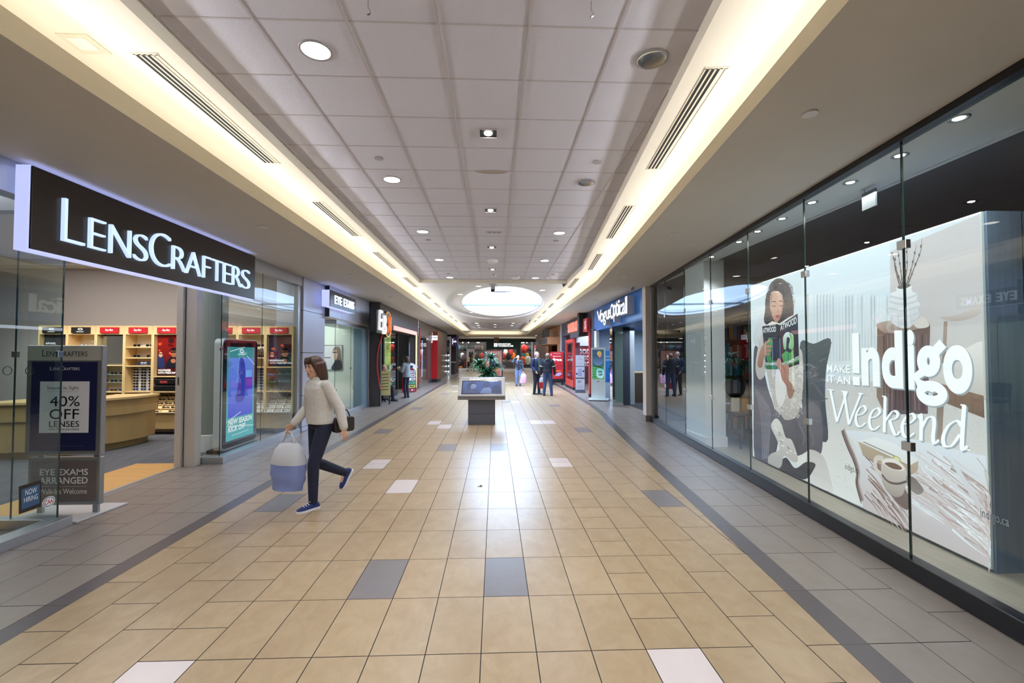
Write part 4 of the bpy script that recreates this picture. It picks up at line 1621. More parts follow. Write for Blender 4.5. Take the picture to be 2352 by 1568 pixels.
struct(b.build('wall_left', mat('bronze fascia', '#6c625f', .35, .4)), 'plain panel wall beyond the red pillar')
# white glass show case with star lights
r = thing('show_case', 'tall white framed glass show case of shoes and bags with bright star lights', 'show case', (-3.73, 35.1, 0))
b = MB()
b.box(-.3, .3, 0, .5, 0, .12)
b.box(-.3, .3, 0, .5, 2.75, 3.0)
b.box(-.3, -.25, 0, .5, .12, 2.75)
b.box(.25, .3, 0, .5, .12, 2.75)
b.box(-.25, .25, .46, .5, .12, 2.75)
b.build('frame', WHITEM, r)
for z in (.35, .78, 1.22, 1.62):
    b = MB()
    b.box(-.25, .25, .05, .45, z, z + .02)
    b.build('shelf', WHITEM, r)
b = MB()
b.box(-.25, .25, .0, .01, .12, 2.75)
b.build('pane', GLASS, r)
b = MB()
b.M = Matrix.Translation((0, .455, 0))
b.rect(-.1, .2, 2.45, 2.7, '#5d62b0')
b.rect(-.05, .15, 2.25, 2.4, '#20202a')
b.build('sign_print', PRINT, r)
for z in (.3, .72, 1.15, 1.55):
    b = MB()
    b.ball((.18, .03, z), .03)
    b.build('star_light', mat('star lamp', '#ffffff', .3, emit=40), r)
for z in (.37, .8, 1.24, 1.64):
    for k in range(2):
        b = MB()
        b.smooth = True
        b.rings([[(x_ * .06 * s_, y_ * .08 * s_, h) for x_, y_ in ((1, 1), (-1, 1), (-1, -1), (1, -1))] for h, s_ in ((0, 1), (.12, 1.15), (.2, .7))])
        b.tube([(-.05, 0, .19), (0, 0, .27), (.05, 0, .19)], .008, 6)
        o = tag(b.build('handbag', mat('bag leather %d' % (k % 2), ['#5a4a44', '#2c2a30'][k % 2], .5)), '%s handbag on a shelf of the white show case' % ['brown', 'black'][k % 2], 'handbag', 'handbags in the show case')
        o.location = (-3.85 + .2 * k, 35.32, z)
# purple blade sign and the dark shop behind it
r = thing('shop_sign', 'purple box sign with small white lettering at the far left corner', 'sign', (-3.42, 38.2, 2.28))
b = MB()
b.box(-.28, .28, 0, .5, 0, .78)
b.build('box', mat('purple panel', '#4a3a72', .35, emit=.12), r)
b = MB()
b.M = Matrix.Translation((0, -.002, 0))
b.line([(-.13, .18), (-.13, .58), (-.06, .64)], .05, '#ffffff')
for k in range(5):
    b.rect(-.07 + .055 * k, -.03 + .055 * k, .34, .46 + .04 * (k % 2), '#f4f0ff')
b.build('lettering', print_mat('print sign lit', 1.3), r)
b = MB()
b.box(-5, -3.3, 38.7, 41.5, 0, 3.28)
struct(b.build('wall_left', mat('dark brown corner', '#3a3034', .5)), 'dark corner wall at the far left')
r = thing('counter', 'small white topped counter by the far left corner', 'counter', (-3.45, 37.4, 0))
b = MB()
b.box(-.25, .15, 0, .8, 0, .95)
b.build('body', mat('dark brown corner', '#3a3034', .5), r)
b = MB()
b.box(-.3, .2, -.05, .85, .95, 1.0)
b.build('top', WHITEM, r)
# ---- outdoor clothing shop across the end (front at y = 49)
YM = 49.0
X0, X1 = at_y(1117, 800, YM).x, at_y(1195, 800, YM).x
Xa, Xb = at_y(1128, 800, YM).x, at_y(1186, 800, YM).x
GREEN = mat('dark green panel', '#24443f', .45)
b = MB()
b.box(X0, X1, YM - .25, YM + .2, 2.15, 3.3)
b.box(X0, Xa, YM - .25, YM + .2, 0, 2.15)
b.box(Xb, X1, YM - .25, YM + .2, 0, 2.15)
struct(b.build('wall_far', GREEN), 'dark green portal of the shop at the far end')
b = MB()
b.box(-13, X0, YM - .1, YM + .1, 2.95, 3.3)
b.box(X1, 13, YM - .1, YM + .1, 2.95, 3.3)
struct(b.build('trim_10', P_DARK), 'dark header of the far shop front')
ps, sl, fr = [], [], []
xs = [-12, -8, -5.6, -3.0, X0]
for a, c in zip(xs, xs[1:]):
    ps.append((a, YM, c - .01, YM, .1, 2.95))
    fr.append((c - .05, c + .0, YM - .05, YM + .05, .1, 2.95))
xs = [X1, 4.05, 6.6, 9, 12]
for a, c in zip(xs, xs[1:]):
    ps.append((a, YM, c - .01, YM, .1, 2.95))
    fr.append((c - .12, c + .0, YM - .05, YM + .05, .1, 2.95))
window(6, 'wide show windows of the outdoor clothing shop at the far end', ps, [('sill', [(-12, X0, YM - .15, YM + .15, 0, .1), (X1, 12, YM - .15, YM + .15, 0, .1)], WHITEM)] + [('mullion', [f], ALU) for f in fr], GLASS)
b = MB()
b.box(-13, 13, 55.2, 55.4, 0, 3.4)
b.box(-13, 13, 49.2, 55.4, 3.4, 3.5)
struct(b.build('wall_far', mat('shop back wall', '#2c2628', .7)), 'back wall and ceiling of the outdoor clothing shop')
r = thing('shop_sign', 'white MOUNTAIN WAREHOUSE lettering with a square logo on the green portal', 'sign', ((X0 + X1) / 2, YM - .26, 2.2))
W = place(((X0 + X1) / 2, YM - .26, 2.2))
SGN = print_mat('print sign lit', 1.3)
b = MB()
x0, z1 = lp(W, 1134.5, 788)
x1, z0 = lp(W, 1142.5, 796)
b.rect(x0, x1, z0, z1, '#ffffff')
b.line([((x0 + x1) / 2, z0 + .05), ((x0 + x1) / 2, z1 - .05)], .05, '#7a9aa8')
b.line([(x0 + .05, (z0 + z1) / 2), (x1 - .05, (z0 + z1) / 2)], .05, '#7a9aa8')
b.build('logo', SGN, r)
b = MB()
x0, _ = lp(W, 1144, 788)
x1, _ = lp(W, 1173, 788)
x2, _ = lp(W, 1179, 788)
zm = (z0 + z1) / 2
b.text('MOUNTAIN', x0, x1, zm + .02, z1, '#ffffff', bold=.05)
b.text('WAREHOUSE', x0, x2, z0, zm - .02, '#ffffff', bold=.05)
b.build('lettering', SGN, r)


def far_poster(px0, px1, py0, py1, yy, lab, draw, zfoot=True):
    a, c = at_y(px0, py0, yy), at_y(px1, py1, yy)
    w_, h = c.x - a.x, a.z - c.z
    r = thing('window_poster', lab, 'poster', (a.x, yy, c.z))
    b = MB()
    draw(b, w_, h)
    b.build('print', PRINT, r)
    b = MB()
    b.box(0, w_, .0, .03, 0, h)
    b.build('board', mat('white board', '#dddde0', .5), r)
    b = MB()
    b.box(w_ / 2 - .02, w_ / 2 + .02, .03, .06, -c.z, h * .5)
    b.box(w_ / 2 - .2, w_ / 2 + .2, -.0, .2, -c.z, -c.z + .02)
    b.build('stand', BLACKM, r)


def d_couple(b, w_, h):
    b.rect(0, w_, 0, h, '#c4c4ca', '#b9b3b4')
    for k in (.38, .68):
        b.blob([(w_ * (k - .13), h * .35), (w_ * (k - .14), h * .68), (w_ * k, h * .78), (w_ * (k + .14), h * .68), (w_ * (k + .12), h * .35)], ['#3c3638', '#4a4246'][k > .5])
        b.oval(w_ * k, h * .84, w_ * .06, h * .055, '#b98a76')
    b.rect(w_ * .12, w_ * .62, h * .02, h * .26, '#e8d820')
    b.line([(w_ * .2, h * .13), (w_ * .5, h * .15)], h * .07, '#3a3a20')


far_poster(1073, 1090, 801, 830, 48.2, 'grey poster of a couple in coats with a yellow price, left of the green portal', d_couple)


def d_coats(b, w_, h):
    b.rect(0, w_, 0, h, '#dcdcdc', '#d0d0d2')
    for k, c_ in ((.3, '#9ab83a'), (.7, '#1d1e20')):
        b.oval(w_ * k, h * .82, w_ * .14, h * .09, c_)
    b.blob([(w_ * .1, h * .2), (w_ * .1, h * .62), (w_ * .3, h * .7), (w_ * .5, h * .6), (w_ * .48, h * .2)], '#2c3c36')
    b.blob([(w_ * .5, h * .2), (w_ * .5, h * .6), (w_ * .7, h * .7), (w_ * .92, h * .6), (w_ * .9, h * .2)], '#d2b050')
    b.rect(w_ * .5, w_ * .95, h * .03, h * .22, '#d8d820')


far_poster(1227, 1243, 799, 829, 48.2, 'white poster of two coats behind the two standing men', d_coats)
random.seed(11)
PAL = ['#1d2438', '#26282e', '#3a3238', '#2a2f3a', '#5a4a40', '#20406a', '#8a1f24', '#c23028', '#e07a2a', '#2f4a3a', '#d8d4cc', '#3a3238', '#b8a030', '#5a2a5a', '#2a5a7a', '#17181c']
for (xa, xb, n) in ((-8.4, X0 - .3, 20), (X1 + .3, 7.6, 14)):
    for row, z in ((0, .3), (1, 1.12), (2, 1.95)):
        for k in range(n):
            x = xa + (xb - xa) * (k + .5) / n
            y = 49.75 + .3 * ((k + row) % 2)
            o = garment('jacket', random.choice(PAL), (x, y, z + random.uniform(-.03, .03)), random.uniform(-.5, .5),
                    '%s jacket on display behind the %s window of the far shop' % (['lower row', 'middle row', 'upper row'][row], 'left' if x < 0 else 'right'), 'jacket', '%s %s window jackets' % (['lower', 'middle', 'upper'][row], 'left' if x < 0 else 'right'), .8)
for k in range(9):
    x = Xa + .15 + (Xb - Xa - .3) * k / 8
    garment('jacket', PAL[(k * 5 + 2) % 17] if k not in (4, 7) else '#c23028', (x, 52.5 + (k % 3) * .5, 1.0 + .42 * (k % 2)), random.uniform(-.4, .4), 'jacket hanging inside the green portal of the far shop', 'jacket', 'jackets inside the green portal')
p = at_y(1203, 803, 49.5)
garment('jacket', '#d8322c', (p.x, 49.5, 1.75), 0, 'bright red jacket hung high in the window right of the green portal', 'jacket', None, 1.15)
garment('jacket', '#e8662a', (at_y(1203, 803, 49.4).x - .1, 49.4, .45), 0, 'orange jacket low in the window right of the green portal', 'jacket', None, 1.15)
garment('jacket', '#e8e4dc', (at_y(1211, 803, 49.4).x + .1, 49.45, .5), 0, 'white jacket low in the window right of the green portal', 'jacket', None, 1.15)
# mannequin and pumpkins in the left window
r = thing('mannequin', 'headless mannequin in a dark coat in the far left show window', 'mannequin', (at_y(1066.5, 830, 49.45).x, 49.45, .1))
b = MB()
b.smooth = True
b.rings([[(hx * math.cos(t), hy * math.sin(t), z) for t in [2 * math.pi * q / 12 for q in range(12)]] for z, hx, hy in ((.75, .26, .16), (1.0, .2, .13), (1.35, .23, .13), (1.48, .12, .08), (1.58, .06, .06))])
for sx in (-1, 1):
    b.tube([(sx * .2, 0, 1.42), (sx * .27, 0, 1.1), (sx * .28, 0, .78)], .06, 8, .045)
b.build('coat', mat('cloth #5a4046', '#5a4046', .8), r)
b = MB()
for sx in (-1, 1):
    b.tube([(sx * .1, 0, .8), (sx * .1, 0, .4), (sx * .1, 0, .02)], .075, 8, .05)
b.build('legs', mat('black cloth', '#17181c', .8), r)
b = MB()
b.lathe([(.2, 0), (.2, .015)], 16)
b.build('stand', STEEL, r)
for k in range(5):
    b = MB()
    b.smooth = True
    b.rings([[(.17 * math.sin(h) * math.cos(t) * (1 + .06 * math.cos(6 * t)) + .001 * math.cos(t), .17 * math.sin(h) * math.sin(t) * (1 + .06 * math.cos(6 * t)) + .001 * math.sin(t), .13 - .13 * math.cos(h)) for t in [2 * math.pi * q / 24 for q in range(24)]] for h in [math.pi * i / 8 for i in range(9)]])
    o = tag(b.build('cushion', mat('cushion %d' % (k % 2), ['#c8a828', '#b85a28'][k % 2], .8)), '%s round cushion in the bottom left corner of the far show window' % ['yellow', 'orange'][k % 2], 'cushion', 'cushions in far left window')
    o.location = (-4.05 + .37 * k - (0 if k < 4 else 0), 49.3, .1) if k < 2 else (-4.05 + .37 * k - 1.9, 49.3, .1)
r = thing('sales_table', 'wooden display table just inside the green portal', 'table', (at_y(1158, 840, 51).x + .3, 51, 0))
b = MB()
b.box(-.8, .8, -.4, .4, .82, .88)
b.build('tabletop', mat('brown wood', '#7a5a4c', .5, noise=.1), r)
for sx in (-1, 1):
    for sy in (-1, 1):
        b = MB()
        b.box(sx * .75 - .04, sx * .75 + .04, sy * .35 - .04, sy * .35 + .04, 0, .82)
        b.build('leg', mat('brown wood', '#7a5a4c', .5, noise=.1), r)
for k in range(6):
    b = MB()
    b.rbox(-.1, .1, -.14, .14, 0, .1 + .03 * (k % 3), .03)
    c_ = ['#20406a', '#8a8278', '#2f4a3a'][k % 3]
    o = tag(b.build('folded_garment', mat('cloth ' + c_, c_, .8)), '%s folded clothing on the table inside the green portal' % ['blue', 'grey', 'green'][k % 3], 'clothing', 'folded clothing on the table')
    o.location = (at_y(1158, 840, 51).x + .3 - .62 + .25 * k, 51, .88)
for k in range(7):
    px = (1063, 1076, 1100, 1199, 1203, 1210, 1096)[k]
    p = at_y(px, 790 if k > 2 and k < 6 else 788, 50.2)
    b = MB()
    b.ball((0, 0, 0), .05)
    b.cyl((0, 0, .04), (0, 0, .5), .012, 6)
    o = tag(b.build('spotlight', mat('white spot lamp', '#fff2e0', .3, emit=12)), 'small white spotlight under the far shop ceiling', 'light', 'far shop spotlights')
    o.location = (p.x, 50.2, 2.9)
# ------------------------------------------------------------------ right side: bookshop window
gxr = lambda y: 2.78 + SLOPE * y
JY = [-4.36, -3.08, -1.80, -.52, .76, 2.04, 3.32, 4.59, 5.86, 7.16, 8.47, 9.76, 10.92]
r = bpy.data.objects.new('window_7', None)
COL.objects.link(r)
struct(r, 'long frameless glass wall of the bookshop along the right side')
for a, c in zip(JY, JY[1:]):
    b = MB()
    b.slab([(gxr(a), a + .003), (gxr(a) + .012, a + .003), (gxr(c) + .012, c - .003), (gxr(c), c - .003)], .115, 3.26)
    b.build('pane', GLASSR, r)
    if a > 2:
        b = MB()
        b.slab([(gxr(a) - .002, a - .004), (gxr(a) + .014, a - .004), (gxr(a) + .014, a + .004), (gxr(a) - .002, a + .004)], .115, 3.26)
        b.build('glass_edge', JOINT, r)
        for z in (.95, 2.47):
            b = MB()
            b.slab([(gxr(a) - .014, a - .04), (gxr(a) + .026, a - .04), (gxr(a) + .026, a + .04), (gxr(a) - .014, a + .04)], z - .033, z + .033)
            b.build('glass_clip', STEEL, r, bevel=.003)
BLK = mat('black aluminium', '#1b1c22', .32)
for nm, z0, z1, o in (('sill', 0, .13, .045), ('header', 3.255, 3.33, .03)):
    b = MB()
    b.slab([(gxr(-5) - o, -5), (gxr(-5) + .06, -5), (gxr(10.95) + .06, 10.95), (gxr(10.95) - o, 10.95)], z0, z1)
    b.build(nm, BLK, r, bevel=.008 if nm == 'sill' else 0)
b = MB()
b.box(3.79, 3.85, 10.88, 10.96, .13, 3.255)
b.build('end_post', ALU, r)
# interior shell
b = MB()
b.cur = 0
b.slab([(gxr(-5) + .06, -5), (9, -5), (9, 11.0), (gxr(10.95) + .06, 11.0)], 0, .03)
struct(b.build('floor', mat('ash plank floor', '#8f877c', .45, noise=.14, nscale=4, stretch=(6, .4, 1))), 'grey plank floor of the bookshop')
b = MB()
b.poly([(gxr(-5) + .02, -5, 3.27), (3.78, -5, 3.27), (3.78, 10.6, 3.27), (gxr(10.6) + .02, 10.6, 3.27)][::-1])
b.box(3.78, 3.82, -5, 10.9, 3.255, 3.32)
struct(b.build('ceiling', P_WHITE), 'white soffit just behind the bookshop glass')
b = MB()
b.box(3.8, 9.2, -5, 11.0, 3.32, 3.4)
b.box(9.0, 9.2, -5, 11.0, 0, 3.4)
b.box(4.0, 9.2, 11.0, 11.15, 0, 3.4)
b.box(3.2, 9.2, -5.1, -5, 0, 3.4)
struct(b.build('wall_right', mat('dark shop shell', '#4a4a54', .8)), 'dark inner walls of the bookshop')
b = MB()
b.box(3.66, 4.02, 7.82, 8.6, .03, 3.3)
b.cur = 1
b.box(3.64, 4.04, 7.80, 8.62, .03, .2)
struct(b.build('trim_11', [mat('column white', '#dfe4ea', .6), P_WHITE]), 'white column behind the bookshop glass')
for i, (x, y) in enumerate(((3.317, 3.567), (3.366, 4.15), (3.40, 4.72), (3.445, 5.30), (3.48, 5.87), (3.535, 6.43), (3.62, 7.44), (3.2, 2.98), (3.15, 2.4))):
    r = thing('soffit_downlight', 'round lit downlight in the white soffit behind the bookshop glass, %s' % (['nearest but two', 'nearest but three', 'fourth from the far end', 'fifth from the near end', 'sixth from the near end', 'second from the far end', 'farthest', 'nearest but one', 'nearest'][i]), 'ceiling light', (x, y, 3.27), 0, 'bookshop soffit downlights')
    b = MB()
    b.smooth = True
    n = 24
    ri = lambda q, h: [(q * math.cos(2 * math.pi * k / n), q * math.sin(2 * math.pi * k / n), h) for k in range(n)]
    b.rings([ri(.062, -.001), ri(.060, -.007), ri(.045, -.008), ri(.036, -.003)], False)
    b.build('trim_ring', mat('satin ring', '#a9b0b4', .3, .8), r)
    b = MB()
    b.disc((0, 0), .033, .033, -.006, 20)
    b.build('bulb', mat('downlight bulb', '#fff4e6', .3, emit=30), r)
    spot('lamp_in_soffit', (x, y, 3.24), 42, (1, .97, .94), 110, .04)
# display partition with the lit poster
PX = lambda y: 3.35 + SLOPE * y
WOODB = mat('blue grey wood panel', '#6a7f98', .5, noise=.16, nscale=3, stretch=(8, 8, .3))
r = thing('display_partition', 'blue grey wood display partition behind the bookshop glass', 'partition', (PX(3.25), 3.25, 0.03))
b = MB()
a_, c_ = (PX(3.25), 3.25), (PX(6.98), 6.98)
b.M = Matrix.Translation((-PX(3.25), -3.25, -.03))
b.slab([(a_[0] + .026, a_[1]), (a_[0] + 2.9, a_[1]), (a_[0] + 2.9, a_[1] + .12), (a_[0] + .5, a_[1] + .12), (c_[0] + .4, c_[1]), (c_[0] + .026, c_[1])], .03, 2.715)
b.build('body', WOODB, r)
for k in range(1, 5):
    b = MB()
    b.box(.026 + .27 * k, .03 + .27 * k, -.004, .0, .0, 2.685)
    b.build('panel_joint', BLACKM, r)
WP = (PX(3.27), 3.27, 0)
W = place(WP, RIGHT_S)
r = thing('lightbox_poster', 'huge backlit poster of a reading woman lettered Indigo Weekend behind the right glass', 'poster', WP, RIGHT_S)
b = MB()
Lx = -3.73
b.box(Lx, .0, .004, .022, .05, 2.715)
b.build('case', mat('lightbox case', '#d5e2e2', .4), r)
P = MB()
P.step = .0001
P.clip = (Lx + .004, -.004, .062, 2.703)
Z3 = lambda zx, zy: lp(W, 1700 + .35706 * zx, 600 + .35714 * zy)
Z5 = lambda zx, zy: lp(W, 1840 + .37 * zx, 900 + .37 * zy)


def S3(pts, c, c2=None, n=4):
    P.ink(spline([Z3(*p) for p in pts], n), c, c2)


def Q3(pts, c, c2=None):
    P.ink([Z3(*p) for p in pts], c, c2)


def L3(pts, w_, c, taper=False):
    P.line([Z3(*p) for p in (spline(pts, 4, False) if len(pts) > 2 else pts)], w_, c, taper)


rr = random.Random(3)
P.rect(Lx, 0, .06, 2.705, '#d9e6ec', '#d2d3d4')
# wall, window light, curtain
Q3([(960, -60), (1580, -320), (1600, 900), (960, 700)], '#cdc9cb', '#c3bdb9')
Q3([(400, 60), (965, -130), (965, 250), (400, 330)], '#dfeef6', '#d4e2ea')
for k in range(26):
    x = 430 + 20.5 * k
    Q3([(x, 215 + 1.2 * k), (x + 10, 205), (x + 12, 640), (x + 2, 640)], rr.choice(['#d6e0e6', '#c2cbd2', '#e4ecf0', '#b9c2ca']), rr.choice(['#cfd3d6', '#c6c6c8']))
# carpet
Q3([(120, 900), (600, 760), (960, 780), (1610, 1000), (1610, 1300), (900, 1568), (750, 1560), (560, 1500), (440, 1420)], '#c9c5c1', '#dcdcd9')
P.lay(); P.hold = True
for k in range(520):
    zx, zy = rr.uniform(560, 1600), rr.uniform(790, 1250)
    if zx < 760:
        zy = rr.uniform(850, 1480)
    a = rr.uniform(5, 9)
    Q3([(zx, zy), (zx + a, zy + 2), (zx + a * .8, zy + a * .7), (zx + 1, zy + a * .6)], rr.choice(['#b9b3ae', '#aaa49f', '#d9d7d4', '#e4e4e2']))
P.hold = False
# stool, branches, vase
Q3([(884, 405), (970, 440), (968, 985), (940, 1000), (880, 870)], '#7d6257', '#8d7a70')
Q3([(920, 465), (1225, 410), (1210, 980), (950, 985)], '#6f5752', '#5c4a50')
for k in range(12):
    x = 925 + 25 * k
    L3([(x, 470), (x + rr.uniform(-6, 6), 700), (x + 4, 960)], .012, rr.choice(['#57443f', '#806a60', '#4b3c3e', '#8b7468']))
S3([(884, 400), (1000, 375), (1150, 360), (1225, 410), (1100, 445), (970, 465), (900, 440)], '#b7a79b', '#8f7b70')
S3([(1120, 400), (1170, 355), (1210, 385), (1215, 420), (1150, 430)], '#d7cfc8')
for pts in ([(1045, 160), (1010, 60), (985, -40), (975, -60)], [(1050, 160), (1035, 40), (1015, -90)], [(1060, 160), (1065, 0), (1050, -120)], [(1072, 160), (1110, 30), (1140, -110)], [(1088, 140), (1125, 40), (1165, -60), (1175, -150)], [(1055, 150), (1080, 40), (1075, -130)], [(1030, 150), (1000, 30), (1005, -40)]):
    L3(pts, .014, '#4a4043', True)
    for q in range(1, 5):
        t = q / 5
        i = min(int(t * (len(pts) - 1)), len(pts) - 2)
        u = t * (len(pts) - 1) - i
        zx, zy = pts[i][0] + (pts[i + 1][0] - pts[i][0]) * u, pts[i][1] + (pts[i + 1][1] - pts[i][1]) * u
        P.oval(*Z3(zx, zy), .010, .016, '#574b4c', None, 8)
S3([(1015, 165), (1060, 150), (1108, 160), (1110, 190), (1150, 215), (1140, 245), (1165, 275), (1150, 310), (1160, 335), (1140, 380), (1095, 425), (1030, 425), (975, 385), (955, 330), (968, 305), (955, 270), (975, 235), (975, 205), (1010, 190)], '#eceef0', '#c9c9cc')
for zy, a in ((215, 88), (250, 95), (290, 100), (330, 98), (370, 84)):
    L3([(1060 - a, zy + 5), (1060, zy + 22), (1060 + a, zy - 4)], .009, '#cfd1d4')
    L3([(1060 - a, zy + 12), (1060, zy + 29), (1060 + a, zy + 3)], .006, '#bfc1c6')
P.oval(*Z3(1060, 160), .075, .022, '#6a6062')
# chair at the right
S3([(1290, 360), (1370, 385), (1480, 370), (1570, 320), (1570, 245), (1500, 300), (1400, 345)], '#d8d0c8', '#b3a59b')
Q3([(1318, 385), (1342, 385), (1325, 780), (1300, 780)], '#a08a7c', '#8d796c')
S3([(1230, 740), (1330, 640), (1460, 560), (1590, 530), (1595, 830), (1480, 850), (1330, 790)], '#e3deda', '#c4bcb6')
Q3([(1240, 770), (1595, 870), (1598, 1015), (1250, 880)], '#8c6c59', '#705647')
Q3([(1275, 880), (1320, 890), (1305, 1190), (1265, 1180)], '#877468', '#9c8a7e')
# table top with live edge
Q3([(665, 1085), (705, 1120), (745, 1180), (765, 1280), (765, 1380), (775, 1480), (800, 1590), (860, 1720), (1100, 1900), (1640, 2200), (1640, 1265), (1400, 1210), (1150, 1150), (860, 1095)], '#dbe0e6', '#c2b6b6')
P.lay(); P.hold = True
for k in range(150):
    zx = rr.uniform(820, 1600)
    zy = rr.uniform(1180 + (zx - 820) * .1, 1300 + (zx - 820) * .8)
    ln = rr.uniform(120, 420)
    sl = rr.uniform(.5, .95)
    c = rr.choice(['#b9a6a4', '#c9bab8', '#a68f8c', '#e6eaee', '#d4cccd'])
    L3([(zx, zy), (min(zx + ln * .5, 1605), zy + ln * sl * .55), (min(zx + ln, 1608), zy + ln * sl)], rr.uniform(.006, .024), c, True)
P.hold = False
Q3([(1320, 1215), (1350, 1220), (1612, 1640), (1612, 1720)], '#d6dfe6', '#c9bcbc')
for pts in ([(665, 1085), (700, 1180), (740, 1270), (765, 1360), (760, 1430), (790, 1540)],):
    L3(pts, .055, '#7a6765')
    L3([(p[0] + 9, p[1] - 10) for p in pts], .022, '#a99b98')
    L3([(p[0] - 4, p[1] + 16) for p in pts], .014, '#4e4244')
P.lay(); P.hold = True
for k in range(60):
    zx = rr.uniform(800, 1000)
    zy = 1260 + (zx - 800) * .9 + rr.uniform(-40, 240)
    L3([(zx, zy), (zx + 60, zy + 70), (zx + 110, zy + 150)], rr.uniform(.008, .022), rr.choice(['#6a4f49', '#83675f', '#a08982', '#c9bcbc']), True)
P.hold = False
S3([(830, 1270), (900, 1320), (960, 1480), (1080, 1600), (1090, 1500), (1000, 1380), (900, 1260)], '#8d7770', '#6d5a56')
# book under the mug
Q3([(765, 1158), (1155, 1285), (1150, 1345), (1085, 1390), (800, 1250)], '#bba995', '#a8957f')
for k in range(5):
    L3([(790, 1185 + 14 * k), (1095, 1315 + 14 * k)], .005, '#93826f')
Q3([(765, 1155), (880, 1130), (1010, 1175), (1155, 1282), (1100, 1312)], '#e6e8e8', '#dbdcda')
L3([(800, 1160), (1010, 1255)], .012, '#8e8a86')
for a, c in ((.045, '#b7b460'), (.03, '#d9d8b0')):
    P.oval(*Z3(1015, 1273), a * 1.1, a * .7, c)
# mug
S3([(1075, 1380), (1130, 1395), (1190, 1470), (1150, 1500), (1090, 1450)], '#6f6563', '#8d8482')
L3([(925, 1375), (885, 1340), (876, 1290), (895, 1262), (930, 1272)], .05, '#cfc4bb')
S3([(922, 1275), (918, 1380), (935, 1450), (985, 1505), (1025, 1515), (1060, 1490), (1078, 1400), (1072, 1330), (1000, 1270)], '#d0c6bd', '#9d928b')
L3([(920, 1370), (960, 1415), (1020, 1430), (1078, 1415)], .02, '#5a504d')
S3([(922, 1290), (950, 1270), (1010, 1275), (1066, 1325), (1050, 1345), (980, 1335)], '#e3dbd3')
S3([(938, 1300), (965, 1292), (1010, 1300), (1050, 1328), (1035, 1340), (985, 1332)], '#6f5141')
# woman: pillows, blanket
S3([(150, 300), (170, 380), (165, 480), (110, 540), (88, 470)], '#dfe3e7', '#c3c8ce')
S3([(395, 520), (480, 530), (590, 500), (560, 700), (555, 900), (572, 1145), (500, 1130), (420, 1000), (390, 760)], '#565c5e', '#3a3f4c')
P.lay(); P.hold = True
for k in range(18):
    zx, zy = rr.uniform(410, 560), rr.uniform(540, 900)
    L3([(zx, zy), (zx + 40, zy - 20)], .012, rr.choice(['#646a6a', '#474d50', '#70777a']))
P.hold = False
S3([(95, 560), (140, 600), (180, 800), (230, 960), (250, 1160), (190, 1330), (100, 1270), (92, 900)], '#55525e', '#3f3e4a')
for k in range(7):
    L3([(100 + 14 * k, 800 + 20 * k), (140 + 10 * k, 1000), (150 + 6 * k, 1270)], .012, '#8b8994')
# legs
S3([(235, 940), (300, 900), (400, 940), (470, 905), (520, 960), (530, 1060), (480, 1180), (380, 1250), (290, 1220), (220, 1080)], '#5d5b66', '#3e3d48')
S3([(430, 925), (470, 905), (525, 960), (540, 1050), (530, 1230), (470, 1240), (400, 1120), (380, 1000)], '#63616c', '#4b4a55')
for k in range(6):
    L3([(330 + 25 * k, 1010 + 14 * k), (380 + 20 * k, 1100 + 10 * k), (370 + 20 * k, 1180)], .012, rr.choice(['#777580', '#35343e']))
S3([(440, 1220), (540, 1250), (590, 1400), (595, 1480), (450, 1410)], '#bdb7b4', '#d4d0cc')
S3([(245, 1330), (300, 1260), (360, 1330), (430, 1290), (490, 1300), (480, 1340), (430, 1400), (340, 1380)], '#3b3a44', '#2d2c36')
# socks
S3([(205, 1060), (235, 1010), (270, 1040), (300, 1130), (340, 1150), (380, 1270), (350, 1290), (290, 1250), (270, 1320), (220, 1330), (185, 1290), (200, 1240), (260, 1210), (240, 1140)], '#cfcac5', '#a39e9b')
P.lay(); P.hold = True
for k in range(26):
    zx = 205 + rr.uniform(0, 150)
    zy = 1050 + (zx - 205) * 1.2 + rr.uniform(-20, 60)
    L3([(zx, zy), (zx + 16, zy + 10)], .014, rr.choice(['#e2ded9', '#8d8986', '#bdb8b4']))
P.hold = False
# sweater
S3([(150, 480), (165, 640), (175, 700), (200, 820), (235, 950), (270, 985), (300, 1020), (370, 1000), (395, 920), (410, 800), (412, 640), (390, 560), (300, 600), (200, 560)], '#cdc6c0', '#a7a09c')
S3([(150, 460), (120, 560), (105, 690), (130, 760), (170, 720), (190, 560)], '#c9c3be', '#b0aaa6')
S3([(315, 740), (370, 700), (408, 640), (412, 800), (390, 940), (330, 905), (310, 850)], '#d3cdc7', '#b4ada8')
P.lay(); P.hold = True
for k in range(330):
    zx, zy = rr.uniform(190, 405), rr.uniform(590, 1000)
    if zx < 235 and zy > 850:
        continue
    L3([(zx, zy), (zx + 5, zy + 7), (zx + 10, zy)], .007, rr.choice(['#e6e1dc', '#9a938f', '#b9b2ad']))
P.hold = False
S3([(240, 700), (290, 690), (310, 780), (290, 900), (260, 930), (235, 850)], '#e2dedb', '#cfcac6')
